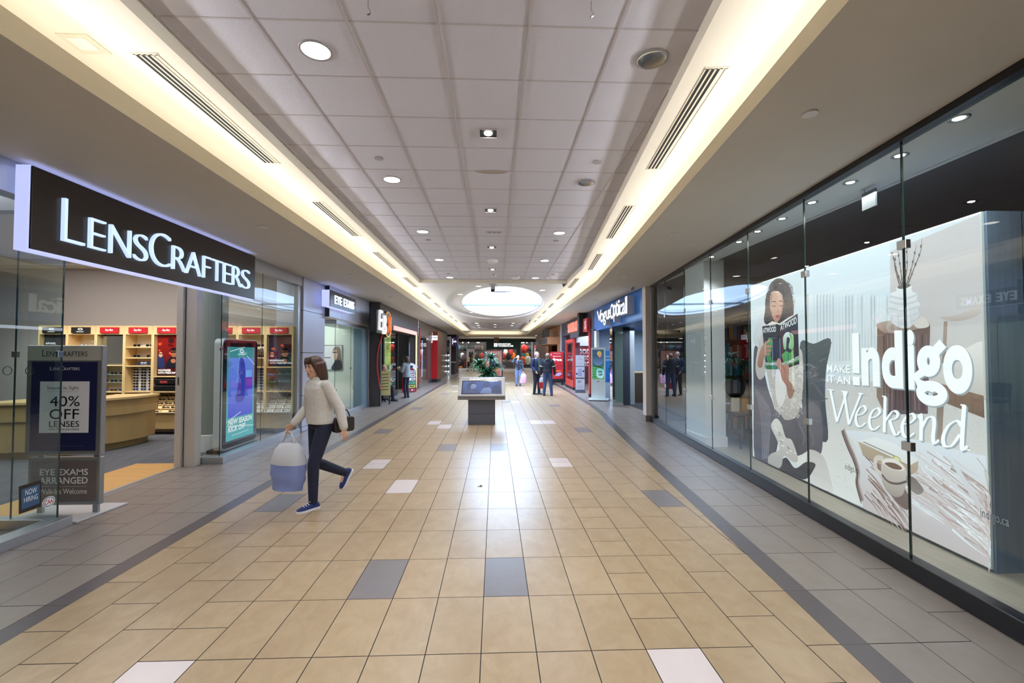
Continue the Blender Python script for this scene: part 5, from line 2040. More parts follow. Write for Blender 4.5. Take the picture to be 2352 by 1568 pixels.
# face and hair
S3([(168, 310), (172, 230), (198, 155), (238, 112), (285, 116), (322, 160), (345, 240), (352, 330), (330, 385), (250, 405), (195, 415), (160, 385)], '#4b3f40', '#332a2d')
P.lay(); P.hold = True
for k in range(90):
    t = rr.uniform(0, 6.28)
    zx, zy = 262 + 92 * math.cos(t) * rr.uniform(.8, 1.03), 265 + 150 * math.sin(t) * rr.uniform(.8, 1.02)
    a = rr.uniform(.012, .028)
    c0 = Z3(zx, zy)
    P.line([(c0[0] + a * math.cos(q * .7), c0[1] + a * 1.3 * math.sin(q * .7)) for q in range(8)], .007, rr.choice(['#5c4b49', '#2c2426', '#6e5a55', '#3b3032']))
P.hold = False
S3([(205, 205), (235, 190), (270, 205), (285, 245), (278, 320), (262, 370), (238, 392), (212, 350), (198, 280)], '#d6ab95', '#b98873')
S3([(240, 195), (262, 200), (278, 250), (272, 310), (258, 290), (250, 240)], '#e2bda8', '#cb9d88')
L3([(208, 262), (222, 257), (238, 262)], .014, '#3a2c2a')
L3([(258, 258), (270, 254), (281, 262)], .013, '#3a2c2a')
L3([(212, 284), (224, 290), (238, 285)], .012, '#46312d')
L3([(260, 282), (270, 287), (280, 281)], .012, '#46312d')
L3([(248, 270), (254, 310), (244, 322), (256, 326)], .009, '#a87664')
S3([(236, 352), (248, 344), (258, 346), (268, 352), (256, 364), (244, 364)], '#9a4f4c')
P.lay(); P.hold = True
for k in range(40):
    t = rr.uniform(0, 1)
    zx = (180 + 30 * rr.random()) if t < .4 else (285 + 55 * rr.random())
    zy = rr.uniform(150, 350)
    L3([(zx, zy), (zx + rr.uniform(-14, 14), zy + 14), (zx + rr.uniform(-6, 6), zy + 30), (zx + rr.uniform(-12, 12), zy + 44)], .010, rr.choice(['#5c4b49', '#2c2426', '#6e5a55']))
P.hold = False
for k in range(16):
    zx = 200 + 9 * k
    L3([(240, 120), (zx, 150), (zx - 5 + k, 200)], .008, rr.choice(['#5c4b49', '#2c2426']))
# open book held up
Q3([(175, 410), (215, 385), (250, 395), (262, 400), (320, 360), (372, 335), (376, 345), (262, 412), (175, 418)], '#e9e4dc')
Q3([(150, 418), (243, 402), (258, 690), (172, 690)], '#232433', '#1b1d2a')
Q3([(243, 402), (266, 410), (275, 700), (258, 692)], '#14151f')
Q3([(262, 412), (379, 335), (390, 660), (275, 700)], '#242536', '#1a1c29')
def book_text(t, p0, p1, h, c):
    (x0, z0), (x1, z1) = Z3(*p0), Z3(*p1)
    y = P.lay()
    vs, fs = glyphs(t, .02)
    a0, a1 = min(v.x for v in vs), max(v.x for v in vs)
    b0, b1 = min(v.y for v in vs), max(v.y for v in vs)
    hh = h
    P.add([(x0 + (x1 - x0) * (v.x - a0) / (a1 - a0), y, z0 + (z1 - z0) * (v.x - a0) / (a1 - a0) + hh * (v.y - b0) / (b1 - b0)) for v in vs], fs, [lin(c)] * len(vs))
S3([(180, 520), (200, 490), (215, 520), (205, 600), (215, 650), (190, 660), (175, 600)], '#4f9a58', '#3a7d49')
S3([(178, 650), (255, 640), (258, 690), (172, 690)], '#2f6e42')
S3([(285, 490), (310, 455), (345, 470), (355, 520), (340, 565), (320, 550), (330, 500), (310, 490), (305, 560), (290, 560)], '#dfe3e4', '#6fae74')
S3([(325, 460), (352, 490), (354, 540), (338, 566), (338, 510)], '#57a661')
Q3([(276, 600), (305, 575), (330, 590), (348, 570), (355, 650), (300, 680)], '#4ea25a', '#3c8a4b')
L3([(318, 590), (322, 640), (340, 670)], .012, '#1a2a20')
Q3([(262, 655), (385, 618), (388, 640), (270, 690)], '#3c8a4b', '#2f6e42')
book_text('ATWOOD', (156, 462), (240, 452), .075, '#e9ebec')
book_text('ATWOOD', (268, 448), (374, 398), .085, '#e9ebec')
book_text('MARGARET', (196, 418), (240, 411), .02, '#c9ccd0')
book_text('MARGARET', (325, 388), (370, 362), .022, '#c9ccd0')
book_text('TESTAMENTS', (172, 668), (250, 668), .04, '#d9dcdc')
book_text('TESTAMENTS', (268, 682), (388, 630), .045, '#d9dcdc')
# hands
S3([(130, 600), (150, 545), (190, 505), (205, 510), (175, 535), (205, 540), (208, 552), (172, 560), (208, 568), (206, 580), (172, 585), (200, 592), (196, 603), (165, 612), (150, 680), (120, 670)], '#b98a74', '#94685a')
S3([(240, 660), (255, 622), (270, 640), (285, 665), (315, 660), (325, 690), (322, 760), (345, 790), (360, 830), (340, 880), (318, 870), (305, 800), (280, 760), (262, 700)], '#b98772', '#8d6254')
for p in ([(262, 640), (290, 690), (300, 720)], [(280, 665), (305, 700)]):
    L3(p, .009, '#7d5548')
# white lettering printed large
IX0 = Z3(724, 0)[0]


def nib(pts, ang, w_, wm, col, n=6):
    q = spline(pts, n, False) if len(pts) > 2 else pts
    y = P.lay()
    c = lin(col)
    ux, uz = math.cos(ang) * w_ / 2, math.sin(ang) * w_ / 2
    L, R_ = [], []
    N_ = len(q)
    for i in range(N_):
        a, d = q[max(i - 1, 0)], q[min(i + 1, N_ - 1)]
        dx, dz = d[0] - a[0], d[1] - a[1]
        h = math.hypot(dx, dz) or 1
        nx, nz = -dz / h, dx / h
        t = nx * ux + nz * uz
        hw = math.sqrt(t * t + (wm / 2) ** 2)
        L.append((q[i][0] + nx * hw, y, q[i][1] + nz * hw))
        R_.append((q[i][0] - nx * hw, y, q[i][1] - nz * hw))
    P.add(L + R_, [(i, i + 1, N_ + i + 1, N_ + i) for i in range(N_ - 1)], [c] * (2 * N_))


WHT = '#ffffff'
for (dx, dz, c) in ((.012, -.012, '#9aa6ae'), (0, 0, WHT)):
    # "Indigo": bar with a square under it, then heavy lower case
    x0, x1 = Z3(724, 0)[0] + dx, Z3(768, 0)[0] + dx
    zt, zb = Z3(745, 462)[1], Z3(745, 718)[1]
    P.rect(x0, x1, zb + dz, zt + dz, c)
    P.rect(x0, x1, Z3(750, 795)[1] + dz, Z3(750, 740)[1] + dz, c)
    for t, xa, xb, zA, zB in (('n', 783, 898, (840, 800), (840, 553)), ('d', 912, 1048, (1010, 815), (1010, 445)), ('i', 1070, 1124, (1097, 822), (1097, 440)), ('g', 1137, 1314, (1225, 917), (1225, 540)), ('o', 1307, 1495, (1400, 850), (1400, 538))):
        if t == 'g':
            # two-storey g
            cx0, cx1 = Z3(1140, 0)[0] + dx, Z3(1290, 0)[0] + dx
            zt_, zm_ = Z3(1215, 552)[1] + dz, Z3(1215, 730)[1] + dz
            zlo, zb_ = Z3(1225, 775)[1] + dz, Z3(1225, 917)[1] + dz
            xm, zm2 = (cx0 + cx1) / 2, (zt_ + zm_) / 2
            rx, rz = (cx1 - cx0) / 2, (zt_ - zm_) / 2
            P.line([(xm + (rx - .05) * math.cos(k * math.pi / 18), zm2 + (rz - .035) * math.sin(k * math.pi / 18)) for k in range(39)], .1, c)
            xl, zl = xm + .02, (zlo + zb_) / 2
            rx2, rz2 = rx + .045, (zlo - zb_) / 2
            P.line([(xl + (rx2 - .05) * math.cos(k * math.pi / 18), zl + (rz2 - .03) * math.sin(k * math.pi / 18)) for k in range(39)], .085, c)
            P.line([(xm - .05, zm_ + .03), (xm - .13, zm_ - .02), (xm - .10, zlo - .02), (xm + .05, zlo - .05)], .075, c)
            P.line([(xm + rx * .6, zt_ - .04), (xm + rx * 1.25, zt_ + .03)], .09, c)
            continue
        P.text(t, Z3(xa, 0)[0] + dx, Z3(xb, 0)[0] + dx, Z3(*zA)[1] + dz, Z3(*zB)[1] + dz, c, bold=.045, res=10)
    for t, xa, xb, zA, zB in (('MAKE', 558, 708, (640, 715), (640, 665)), ('IT AN', 560, 708, (640, 785), (640, 735))):
        x0, x1, z0, z1 = Z3(xa, 0)[0] + dx * .6, Z3(xb, 0)[0] + dx * .6, Z3(*zA)[1] + dz * .6, Z3(*zB)[1] + dz * .6
        P.text(t, x0, x1, z0, z1, c, bold=.015)
    # "Weekend" in a slanted pen-drawn roman
    x0, x1 = Z3(562, 0)[0] + dx, Z3(1482, 0)[0] + dx
    base, xh = Z3(700, 1060)[1] + dz, None
    base = (Z3(700, 1055)[1] + Z3(1430, 1195)[1]) / 2 + dz
    cap = (Z3(640, 835)[1] + Z3(1460, 925)[1]) / 2 + dz
    U = (x1 - x0) / 100.0
    V = (cap - base) / 10.0
    A = math.radians(22)
    w_, wm = .040, .009
    T = lambda a, h: (Z3(562 + 9.05 * a, 0)[0] + dx + h * V * .06, base + h * V)
    st = lambda pts: nib([T(*p) for p in pts], A, w_, wm, c)
    ser = lambda a, h, l: P.line([T(a - l, h), T(a + l, h)], .012, c)
    st([(1, 10), (6, 0)]); st([(6, 0), (12.5, 10)]); st([(10.5, 10), (14.5, 0)]); st([(14.5, 0), (22.5, 10)])
    ser(1, 10, 2.2); ser(11, 10, 2.2); ser(22.5, 10, 1.8)
    for e, m_ in ((18.5, 1.0), (28, 1.05), (51, 1.25)):
        st([(e + m_ * q, h) for q, h in ((.6, 3.2), (5, 4.0), (7.6, 5.4), (6.2, 6.4), (3.2, 5.6), (.9, 3.2), (1.4, .8), (4, .1), (7.6, 1.6))])
    st([(39.5, 10), (39.5, 0)]); ser(38.8, 10, 1.3)
    st([(40, 3.2), (45, 6.2), (48.5, 6.0), (47.5, 4.6), (42.5, 3.6)]); st([(43, 3.6), (46, .8), (48, .1), (50.5, 1.2)])
    st([(63, 5.6), (65, 6.3), (65.4, 0)]); st([(65.4, 3.0), (69.5, 6.0), (73.5, 6.2), (74.4, 4.6), (73.8, 1.4), (75, .1), (78, 1.2)])
    st([(94, 5.4), (90, 6.4), (84.5, 5.0), (81, 2.2), (82, .2), (87, .5), (92.5, 3.4)]); st([(95, 10.3), (94.2, 2.0), (95, .1), (98, 1.2)]); ser(94, 10.2, 1.6)
x0, z0 = Z3(1467, 1215)
x1, z1 = Z3(1500, 1200)
P.text('TM', x0, x1, Z3(1483, 1218)[1], Z3(1483, 1203)[1], WHT, bold=.03)
P.build('print', LIT, r)
# web address decals on the glass
WG = place((gxr(3.0) - .004, 3.0, 0), RIGHT_S)
for (xa, xb, zA, zB, lab, rd) in ((2252, 2318, (2285, 1205), (2285, 1180), 'grey web address lettering low on the near right glass pane', 1),):
    b = MB()
    b.text('indigo.ca', lp(WG, xa, 1180)[0], lp(WG, xb, 1210)[0], lp(WG, *zA)[1], lp(WG, *zB)[1] + .01, '#8f98a0', bold=.01)
    o = tag(b.build('glass_lettering', PRINT), lab, 'lettering')
    o.location, o.rotation_euler = (gxr(3.0) - .004, 3.0, 0), (0, 0, RIGHT_S)
b = MB()
b.M = Matrix.Translation((0, 0, 0))
b.text('indigo.ca', lp(WG, 1941, 1078)[0], lp(WG, 1972, 1082)[0], lp(WG, 1956, 1087)[1], lp(WG, 1956, 1068)[1], '#6f767c')
o = tag(b.build('glass_lettering', PRINT), 'grey web address lettering over the poster carpet on the right glass', 'lettering')
o.location, o.rotation_euler = (gxr(3.0) - .004, 3.0, 0), (0, 0, RIGHT_S)
# small hanging white sign inside
p = ORG + ray(1997, 478) * (3.66 / ray(1997, 478).x)
b = MB()
b.box(-.09, .09, -.008, .008, -.085, .085)
b.cyl((-.06, 0, .085), (-.06, 0, .12), .003, 6)
o = tag(b.build('hanging_sign', mat('pale sign', '#4f565d', .5)), 'small blank white square sign hanging from the bookshop soffit', 'sign')
o.location, o.rotation_euler = (p.x, p.y, 3.15), (0, 0, RIGHT_S)
# bookshelf with books
r = thing('bookcase', 'dark bookcase beside the left end of the lit poster', 'bookcase', (4.85, 8.75, .03))
SHB = mat('walnut shelf', '#4a3833', .5, noise=.1, nscale=5)
b = MB()
b.box(-.66, .66, .26, .28, 0, 2.3)
for x in (-.66, .0, .63):
    b.box(x, x + .03, 0, .26, .0, 2.3)
b.build('carcass', SHB, r)
zs = [.12, .47, .82, 1.17, 1.52, 1.87, 2.27]
for z in zs:
    b = MB()
    b.box(-.63, .63, 0, .26, z, z + .025)
    b.build('shelf', SHB, r)
BC = ['#b8332c', '#2f5f9a', '#e0d9c6', '#2a2a30', '#3f7f4a', '#d8a030', '#7a4a8a', '#4aa0c8', '#c86a3a', '#f0efe8', '#8a8f98', '#1f3a5a']
rb = random.Random(5)
BK = {}
for si, z in enumerate(zs[:-1]):
    x = -.61
    while x < .58:
        if -.04 < x < .035:
            x = .035
        wd = rb.choice([.03, .04, .05, .025])
        h = rb.uniform(.2, .29)
        col = BC[rb.randrange(12)] if si != 3 else rb.choice(['#4aa0c8', '#2f5f9a', '#7a4a8a', '#e0d9c6'])
        k = (col, wd)
        if k not in BK:
            b = MB()
            b.box(-wd / 2, wd / 2, 0, .17, 0, 1)
            b.cur = 1
            b.box(-wd / 2 + .003, wd / 2 - .003, .004, .168, 1, 1.004)
            o = BK[k] = b.build('book', [mat('cover ' + col, col, .5), mat('book pages', '#e8e2d4', .8)])
        else:
            o = BK[k].copy()
            COL.objects.link(o)
        o.location = (4.85 + x + wd / 2, 8.75 + rb.uniform(.01, .04), .03 + z + .0255)
        o.scale = (1, 1, h)
        tag(o, 'upright book on the %s shelf of the dark bookcase beside the lit poster' % ['lowest', 'second lowest', 'third', 'fourth', 'fifth', 'top'][si], 'book', 'books on the %s bookcase shelf' % ['lowest', 'second', 'third', 'fourth', 'fifth', 'top'][si])
        x += wd + .004
r = thing('reading_table', 'dark splay legged table in front of the bookcase behind the right glass', 'table', (4.55, 7.9, .03))
b = MB()
b.box(-.4, .4, -.3, .3, .56, .6)
b.build('tabletop', SHB, r)
for sx in (-1, 1):
    for sy in (-1, 1):
        b = MB()
        b.tube([(sx * .3, sy * .22, .56), (sx * .38, sy * .28, 0)], .022, 8)
        b.build('leg', BLACKM, r)
for k in range(5):
    b = MB()
    b.box(-.09, .09, -.012, .012, 0, .24)
    col = BC[(k * 3 + 2) % 12]
    o = tag(b.build('book', mat('cover ' + col, col, .5)), 'book standing face out on the splay legged table', 'book', 'books on the table')
    o.location = (4.25 + .15 * k, 7.9, .632)

# ------------------------------------------------------------------ right side farther on
b = MB()
b.box(3.68, 3.86, 10.98, 11.22, 0, 3.34)
b.cur = 1
b.box(3.66, 3.88, 10.97, 11.235, 0, .15)
struct(b.build('wall_right', [mat('cream pillar paint', '#d9cfc8', .6), mat('taupe skirting tile', '#7d7572', .4)]), 'cream pillar at the end of the bookshop glass')
BLUE = mat('optician blue panel', '#1f6fc4', .3, noise=.03, nscale=2)
BLUED = mat('optician blue soffit', '#2a5fae', .5)
b = MB()
b.box(3.70, 3.78, 11.22, 16.85, 2.55, 3.34)
b.cur = 1
b.box(3.70, 6.0, 11.22, 16.85, 2.5, 2.55)
b.cur = 2
b.box(3.70, 3.8, 16.5, 16.85, 0, 2.55)
struct(b.build('wall_right', [BLUE, BLUED, P_WHITE]), 'blue fascia and soffit of the right hand optician')
b = MB()
b.box(7.4, 7.5, 11.2, 17.0, 0, 3.3)
b.box(3.9, 7.5, 16.9, 17.0, 0, 3.3)
b.box(3.86, 7.5, 11.16, 11.24, 0, 3.3)
b.cur = 1
b.box(3.8, 7.4, 16.84, 16.9, 0, 2.5)
b.cur = 2
b.slab([(4.3, 11.3), (7.4, 11.3), (7.4, 16.8), (4.3, 16.8)], 0, .006)
struct(b.build('wall_right', [P_DARK, mat('pale blue wall', '#bcd0e6', .7), mat('dark mat', '#34353a', .9)]), 'inner walls of the right hand optician')
WV = (3.70, 16.5, 2.6)
W = place(WV, RIGHT)
r = thing('shop_sign', 'deep white lit letters reading Vogue Optical on the blue fascia', 'sign', WV, RIGHT)
VL = [('V', 1370.5, 1381, (1375, 737), (1375, 713)), ('o', 1378, 1386, (1382, 740), (1382, 718)), ('g', 1385, 1391, (1388, 747), (1388, 715)), ('u', 1391.5, 1397.5, (1394, 734), (1394, 712)), ('e', 1397, 1401.5, (1399, 731), (1399, 709)),
      ('O', 1401, 1409, (1405, 733), (1405, 697)), ('p', 1408.5, 1414, (1411, 739), (1411, 699)), ('t', 1413, 1419, (1416, 727), (1416, 690)), ('i', 1418.5, 1423, (1421, 724), (1421, 688)), ('c', 1422.5, 1428.5, (1425.5, 724), (1425.5, 698)), ('a', 1428, 1435, (1431, 722), (1431, 694)), ('l', 1435, 1440, (1437.5, 720), (1437.5, 680))]
for t, xa, xb, zA, zB in VL:
    zm = (zA[1] + zB[1]) / 2
    x0, x1 = lp(W, xa, zm, -.2)[0], lp(W, xb, zm, -.2)[0]
    b = MB()
    b.cur = 0
    b.text(t, x0, x1, lp(W, *zA, -.2)[1], lp(W, *zB, -.2)[1], None, -.0, .19, .022)
    lt = b.build('letter', mat('white letter return', '#c3cbdd', .4), r)
    b = MB()
    b.text(t, x0 + .004, x1 - .004, lp(W, *zA, -.2)[1] + .004, lp(W, *zB, -.2)[1] - .004, None, -.195, 0, .012)
    b.build('lit_face', mat('lit white face', '#f4f4f6', .3, emit=.6), lt)
# big white digital totem
KL = (3.66, 16.05, 0)
r = thing('digital_totem', 'white freestanding digital screen with 50% OFF advert in front of the blue optician', 'screen', KL, math.radians(-12))
TW_ = mat('gloss white totem', '#e3edf0', .25)
b = MB()
b.rbox(-.25, .25, -.05, .05, .06, 1.88, .05)
b.build('body', TW_, r)
b = MB()
b.slab([(-.36, -.24), (.34, -.28), (.40, .30), (-.30, .32)], .02, .06)
b.build('base', TW_, r, bevel=.008)
for sx in (-1, 1):
    for sy in (-1, 1):
        b = MB()
        b.cyl((sx * .27, sy * .2, 0), (sx * .27, sy * .2, .025), .03, 10)
        b.build('caster', BLACKM, r)
b = MB()
b.M = Matrix.Translation((0, -.051, 0))
b.rect(-.2, .2, .76, 1.80, '#2f4f78', '#2a7a4a')
b.rect(-.2, .2, .76, 1.2, '#3f9a5a', '#2f8a48')
for k in range(5):
    b.rect(-.2, .2, .78 + .09 * k, .81 + .09 * k, '#5ab46a')
b.blob([(-.18, 1.5), (-.1, 1.62), (.05, 1.66), (.17, 1.5), (.15, 1.3), (-.05, 1.24), (-.15, 1.33)], '#22314c', '#5f87b8')
b.oval(.04, 1.66, .08, .09, '#c8b04a')
b.oval(.06, 1.60, .06, .07, '#c99a80')
b.blob([(-.05, .85), (.16, .80), (.19, 1.08), (-.03, 1.12)], '#7fd0e0', '#b8ecf2')
b.text('50%', 0.0, .14, .98, 1.06, '#16201c', bold=.04)
b.text('OFF', .01, .15, .87, .95, '#16201c', bold=.04)
b.line([(-.12, 1.22), (.16, 1.15)], .05, '#2a4a38')
b.build('display', LITD, r)
b = MB()
b.M = Matrix.Translation((0, -.051, 0))
b.line([(-.05, .675), (.05, .675)], .02, '#6a747a')
b.build('lettering', PRINT, r)


def d_blue(b):
    b.rect(0, .5, 0, 1.15, '#3f9be0', '#1f6fd0')
    b.text('Vogue', .1, .42, .88, .97, '#eaf4ff', bold=.02)
    b.text('Optical', .1, .4, .76, .85, '#eaf4ff', bold=.02)
    b.oval(.36, .45, .1, .12, '#1c1c22')
    b.oval(.36, .42, .07, .08, '#d8b09a')
    return 0, .5, 0, 1.15


flat_print('window_poster', 'bright blue poster with white lettering behind the white totem', 'poster', (3.98, 16.8, .62), 0, d_blue, None, None, .03)
CHROME = mat('chrome', '#dfe4e6', .04, 1.0)
b = MB()
b.box(3.69, 4.02, 14.2, 14.5, .12, 2.5)
b.cur = 1
b.box(3.77, 4.025, 14.195, 14.4, .12, 2.5)
b.cur = 0
b.box(3.685, 4.03, 14.19, 14.51, 0, .12)
o = tag(b.build('chrome_pillar', [CHROME, mat('grey green glass', '#7f9896', .08, .2)]), 'mirror clad square pillar at the blue optician entrance', 'pillar')
b = MB()
b.box(4.08, 4.34, 14.5, 14.62, 0, 2.5)
b.cur = 1
b.box(4.36, 4.55, 14.7, 14.9, 0, 2.5)
struct(b.build('trim_12', [mat('slate door panel', '#4a525f', .4), mat('pale post', '#c2ccd0', .5)]), 'slate panel and pale post in the optician entrance')
r = thing('eyewear_shelf', 'low dark eyewear shelf unit inside the blue optician', 'shelf', (5.0, 15.2, 0))
b = MB()
b.box(-.4, .6, 0, .35, 0, 1.0)
b.build('body', mat('dark brown wood', '#54463c', .5), r)
b = MB()
b.box(-.42, .62, -.02, .37, 1.0, 1.04)
b.build('top', OAK, r)
# electronics shop
b = MB()
b.box(3.70, 3.9, 16.9, 17.4, 0, 3.34)
b.box(3.70, 3.9, 17.4, 25.1, 2.62, 3.34)
b.box(3.70, 3.9, 23.0, 25.1, 0, .12)
b.box(3.72, 3.9, 24.85, 25.1, 0, 3.0)
struct(b.build('wall_right', mat('slate tile cladding', '#494653', .4, noise=.06, nscale=3)), 'slate clad front of the electronics shop')
b = MB()
b.box(7.9, 8, 17, 25, 0, 3.3)
b.box(3.9, 8, 25.0, 25.12, 0, 3.3)
b.box(3.9, 8, 17.0, 17.06, 0, 3.3)
b.box(3.9, 8, 17, 25, 3.2, 3.3)
struct(b.build('wall_right', mat('plum shop wall', '#5a2f3c', .7)), 'plum inner walls of the electronics shop')
b = MB()
b.box(3.64, 3.70, 17.4, 17.62, .1, 2.5)
b.cur = 1
b.box(3.63, 3.72, 17.38, 17.64, 0, .1)
o = tag(b.build('door_frame', [REDD, BLACKM]), 'glossy red upright beside the slate pier of the electronics shop', 'upright')
r = thing('glazed_panel', 'red framed glass show window of the electronics shop', 'window', (3.58, 20.75, 0), RIGHT)
b = MB()
for q in ((-2.3, 0, 0, .1, .12, .42), (-2.3, 0, 0, .1, 2.18, 2.35), (-2.3, -2.12, 0, .1, .42, 2.18), (-.1, 0, 0, .1, .42, 2.18)):
    b.box(*q)
b.build('frame', REDD, r)
b = MB()
b.box(-2.12, -.1, .04, .05, .42, 2.18)
b.build('pane', GLASSR, r)
b = MB()
b.box(-2.3, 0, -.0, .1, 0, .12)
b.build('plinth', BLACKM, r)
b = MB()
b.box(-2.1, -.12, .3, .34, .0, 2.18)
b.build('backing', mat('plum panel', '#6a3040', .4), r)
r = thing('red_counter', 'low red cabinet at the electronics shop doorway', 'cabinet', (3.86, 20.2, 0))
b = MB()
b.box(-.25, .15, 0, .5, .12, .78)
b.build('body', RED, r)
b = MB()
b.box(-.24, .14, .02, .5, 0, .12)
b.build('plinth', BLACKM, r)
# LED letter sign
WS = (3.68, 20.7, 2.62)
W = place(WS, RIGHT)
r = thing('shop_sign', 'black blade sign with red dotted SOURCE letters over the electronics shop', 'sign', WS, RIGHT)
b = MB()
b.box(-.9, 2.1, -.10, 0, -.25, .5)
b.build('panel', mat('slate panel', '#3c3a48', .35), r)
b = MB()
b.box(2.12, 2.5, -.3, 0, -.25, .72)
b.build('fin', BLACKM, r)
b = MB()
b.box(2.52, 3.3, -.14, 0, -.1, .42)
b.build('logo_panel', REDD, r)
b = MB()
b.M = Matrix.Translation((0, -.141, 0))
b.text('S', 2.8, 3.1, 0, .34, '#f2d8d0', bold=.04)
b.build('logo', PRINT, r)
for k, c_ in enumerate('SOURCE'):
    b = MB()
    x = -.85 + .48 * k
    b.text(c_, x, x + .36, .02, .44, None, -.16, .06, .035)
    b.build('letter', mat('red lit letter', '#f07a66', .3, emit=1.0), r)


def d_bose(b):
    b.rect(0, 1.1, 0, .5, '#d8dbe2', '#c4c8d2')
    b.text('BOSE', .62, 1.06, .18, .32, '#16161a', bold=.05, shear=.3)
    b.rect(.5, .62, .18, .21, '#16161a')
    return 0, 1.1, 0, .5


p0 = at_y(1328, 794, 23)
flat_print('wall_sign', 'white BOSE sign high inside the electronics shop', 'sign', (p0.x, 23, p0.z), 0, d_bose, None, None, .5)


def d_pack(b):
    b.rect(0, 1.1, 0, 1.0, '#8f2430', '#7a2430')
    for i in range(5):
        for j in range(3):
            b.rect(.04 + .21 * i, .20 + .21 * i, .06 + .32 * j, .27 + .32 * j, '#e2e2e6')
            b.rect(.06 + .21 * i, .18 + .21 * i, .08 + .32 * j, .2 + .32 * j, random.choice(['#22222a', '#3a3a44', '#15151c']))
    return 0, 1.1, 0, 1.0


flat_print('product_wall', 'red wall panel of boxed headphones under the BOSE sign', 'display', (p0.x, 23.1, p0.z - 1.08), 0, d_pack, None, None, .3)


def d_tall(b):
    b.rect(0, .36, 0, 1.3, '#dfeff4')
    b.rect(.04, .30, .6, 1.24, '#3a5a9a', '#2a2f50')
    for k in range(8):
        b.line([(random.uniform(.06, .26), 1.2 - .08 * k), (random.uniform(.06, .28), 1.14 - .08 * k)], .03, random.choice(['#8fd0e8', '#1a1f3a', '#b890c8', '#e8eef4']))
    return 0, .36, 0, 1.3


p1_ = at_y(1316, 860, 22)
flat_print('wall_sign', 'tall lit photo panel left of the BOSE sign', 'sign', (p1_.x, 22, p1_.z), 0, d_tall, None, None, .06)
r = thing('phone_sign_stand', 'tall grey stand with three white phone offer panels outside the electronics shop', 'sign', (3.72, 19.35, 0), 0)
a0, a1 = at_y(1321.5, 893, 19.35), at_y(1343.5, 814, 19.35)
w_ = a1.x - a0.x
r.location = ((a0.x + a1.x) / 2, 19.35, 0)
b = MB()
b.box(-w_ / 2, w_ / 2, 0, .06, .06, 1.62)
b.box(-w_ / 2 - .01, w_ / 2 + .01, -.1, .18, 0, .06)
b.build('frame', mat('stand grey', '#6a6c78', .4), r)
for k in range(3):
    b = MB()
    b.M = Matrix.Translation((-w_ / 2 + .02, -.001, [.12, .64, 1.13][k]))
    pw_ = w_ - .04
    b.rect(0, pw_, 0, .46, '#dcdce8', '#d4d6e4')
    if k == 2:
        b.text('Now', .12, .24, .34, .38, '#8a8a98')
        b.text('available', .08, .3, .27, .31, '#8a8a98')
        b.text('iPhone 11', .08, .3, .10, .14, '#8a8a98')
    elif k == 1:
        b.ink([(.1, .06), (.27, .06), (.27, .38), (.1, .38)], '#b8b8e4', '#a8aee0')
        b.oval(.05, .16, .035, .04, '#2a1820')
        b.oval(.33, .27, .04, .035, '#2a1820')
    else:
        b.text('$0', .08, .24, .28, .40, '#3a3a34')
        for q in range(4):
            b.line([(.06, .2 - .04 * q), (.3, .2 - .04 * q)], .012, '#b4b4b8')
    b.build('panel', PRINT, r)
# gift shop with wooden canopy
TAN = mat('tan wood cladding', '#b07a55', .45, noise=.08, nscale=4, stretch=(1, 1, .2))
b = MB()
b.box(3.72, 3.95, 25.35, 33.5, 2.2, 3.34)
b.cur = 1
b.box(3.70, 3.95, 25.12, 25.35, 0, 3.34)
b.cur = 0
b.box(3.55, 3.95, 25.36, 25.9, 0, 2.2)
b.box(3.72, 3.95, 31.5, 33.5, 0, 2.2)
b.cur = 2
b.box(3.65, 3.72, 25.12, 25.35, 0, 3.3)
struct(b.build('wall_right', [TAN, mat('pink beige jamb', '#c9a296', .5), mat('white steel tube', '#d9dde6', .3, .4)]), 'wood clad front of the gift shop')
b = MB()
b.box(7.4, 7.5, 25.2, 33.5, 0, 3.3)
b.box(3.95, 7.5, 33.4, 33.5, 0, 3.3)
b.box(3.95, 7.5, 25.2, 33.5, 3.0, 3.1)
struct(b.build('wall_right', mat('brown shop wall', '#8a5c3e', .7)), 'brown inner walls of the gift shop')
r = thing('canopy', 'wooden canopy with dark vent panels projecting over the gift shop', 'canopy', (3.72, 25.7, 2.2))
b = MB()
b.box(-.75, 0, 0, 5.5, .0, .42)
b.build('body', TAN, r)
b = MB()
for k in range(4):
    b.box(-.77, -.75, .1 + 1.35 * k, 1.35 + 1.35 * k, .06, .38)
b.build('vent_panel', mat('dark vent panel', '#4d4c52', .5), r)
for k, c_ in enumerate('OUIUM'):
    b = MB()
    b.M = Matrix.Translation((-.55, 1.2 + .75 * (4 - k), .42)) @ Matrix.Rotation(RIGHT, 4, 'Z')
    b.text(c_, 0, .5, 0, .55, None, 0, .08, .02)
    b.build('letter', mat('dark letter', '#3a3434', .4), r)


def d_free(b):
    b.rect(0, .62, 0, 1.45, '#c8222c', '#b81c28')
    b.line([(.1, 1.36), (.5, 1.36)], .02, '#f0c8c8')
    b.text('buy 2 get', .08, .5, 1.16, 1.24, '#ffffff', bold=.02)
    b.text('free', .06, .56, .95, 1.11, '#ffffff', bold=.05)
    b.rect(0, .62, .66, .70, '#8a1620')
    b.line([(.1, .42), (.5, .42)], .05, '#e88a3a')
    b.blob([(.2, .18), (.4, .16), (.55, .3), (.4, .34), (.25, .28)], '#b8a8d8')
    return 0, .62, 0, 1.45


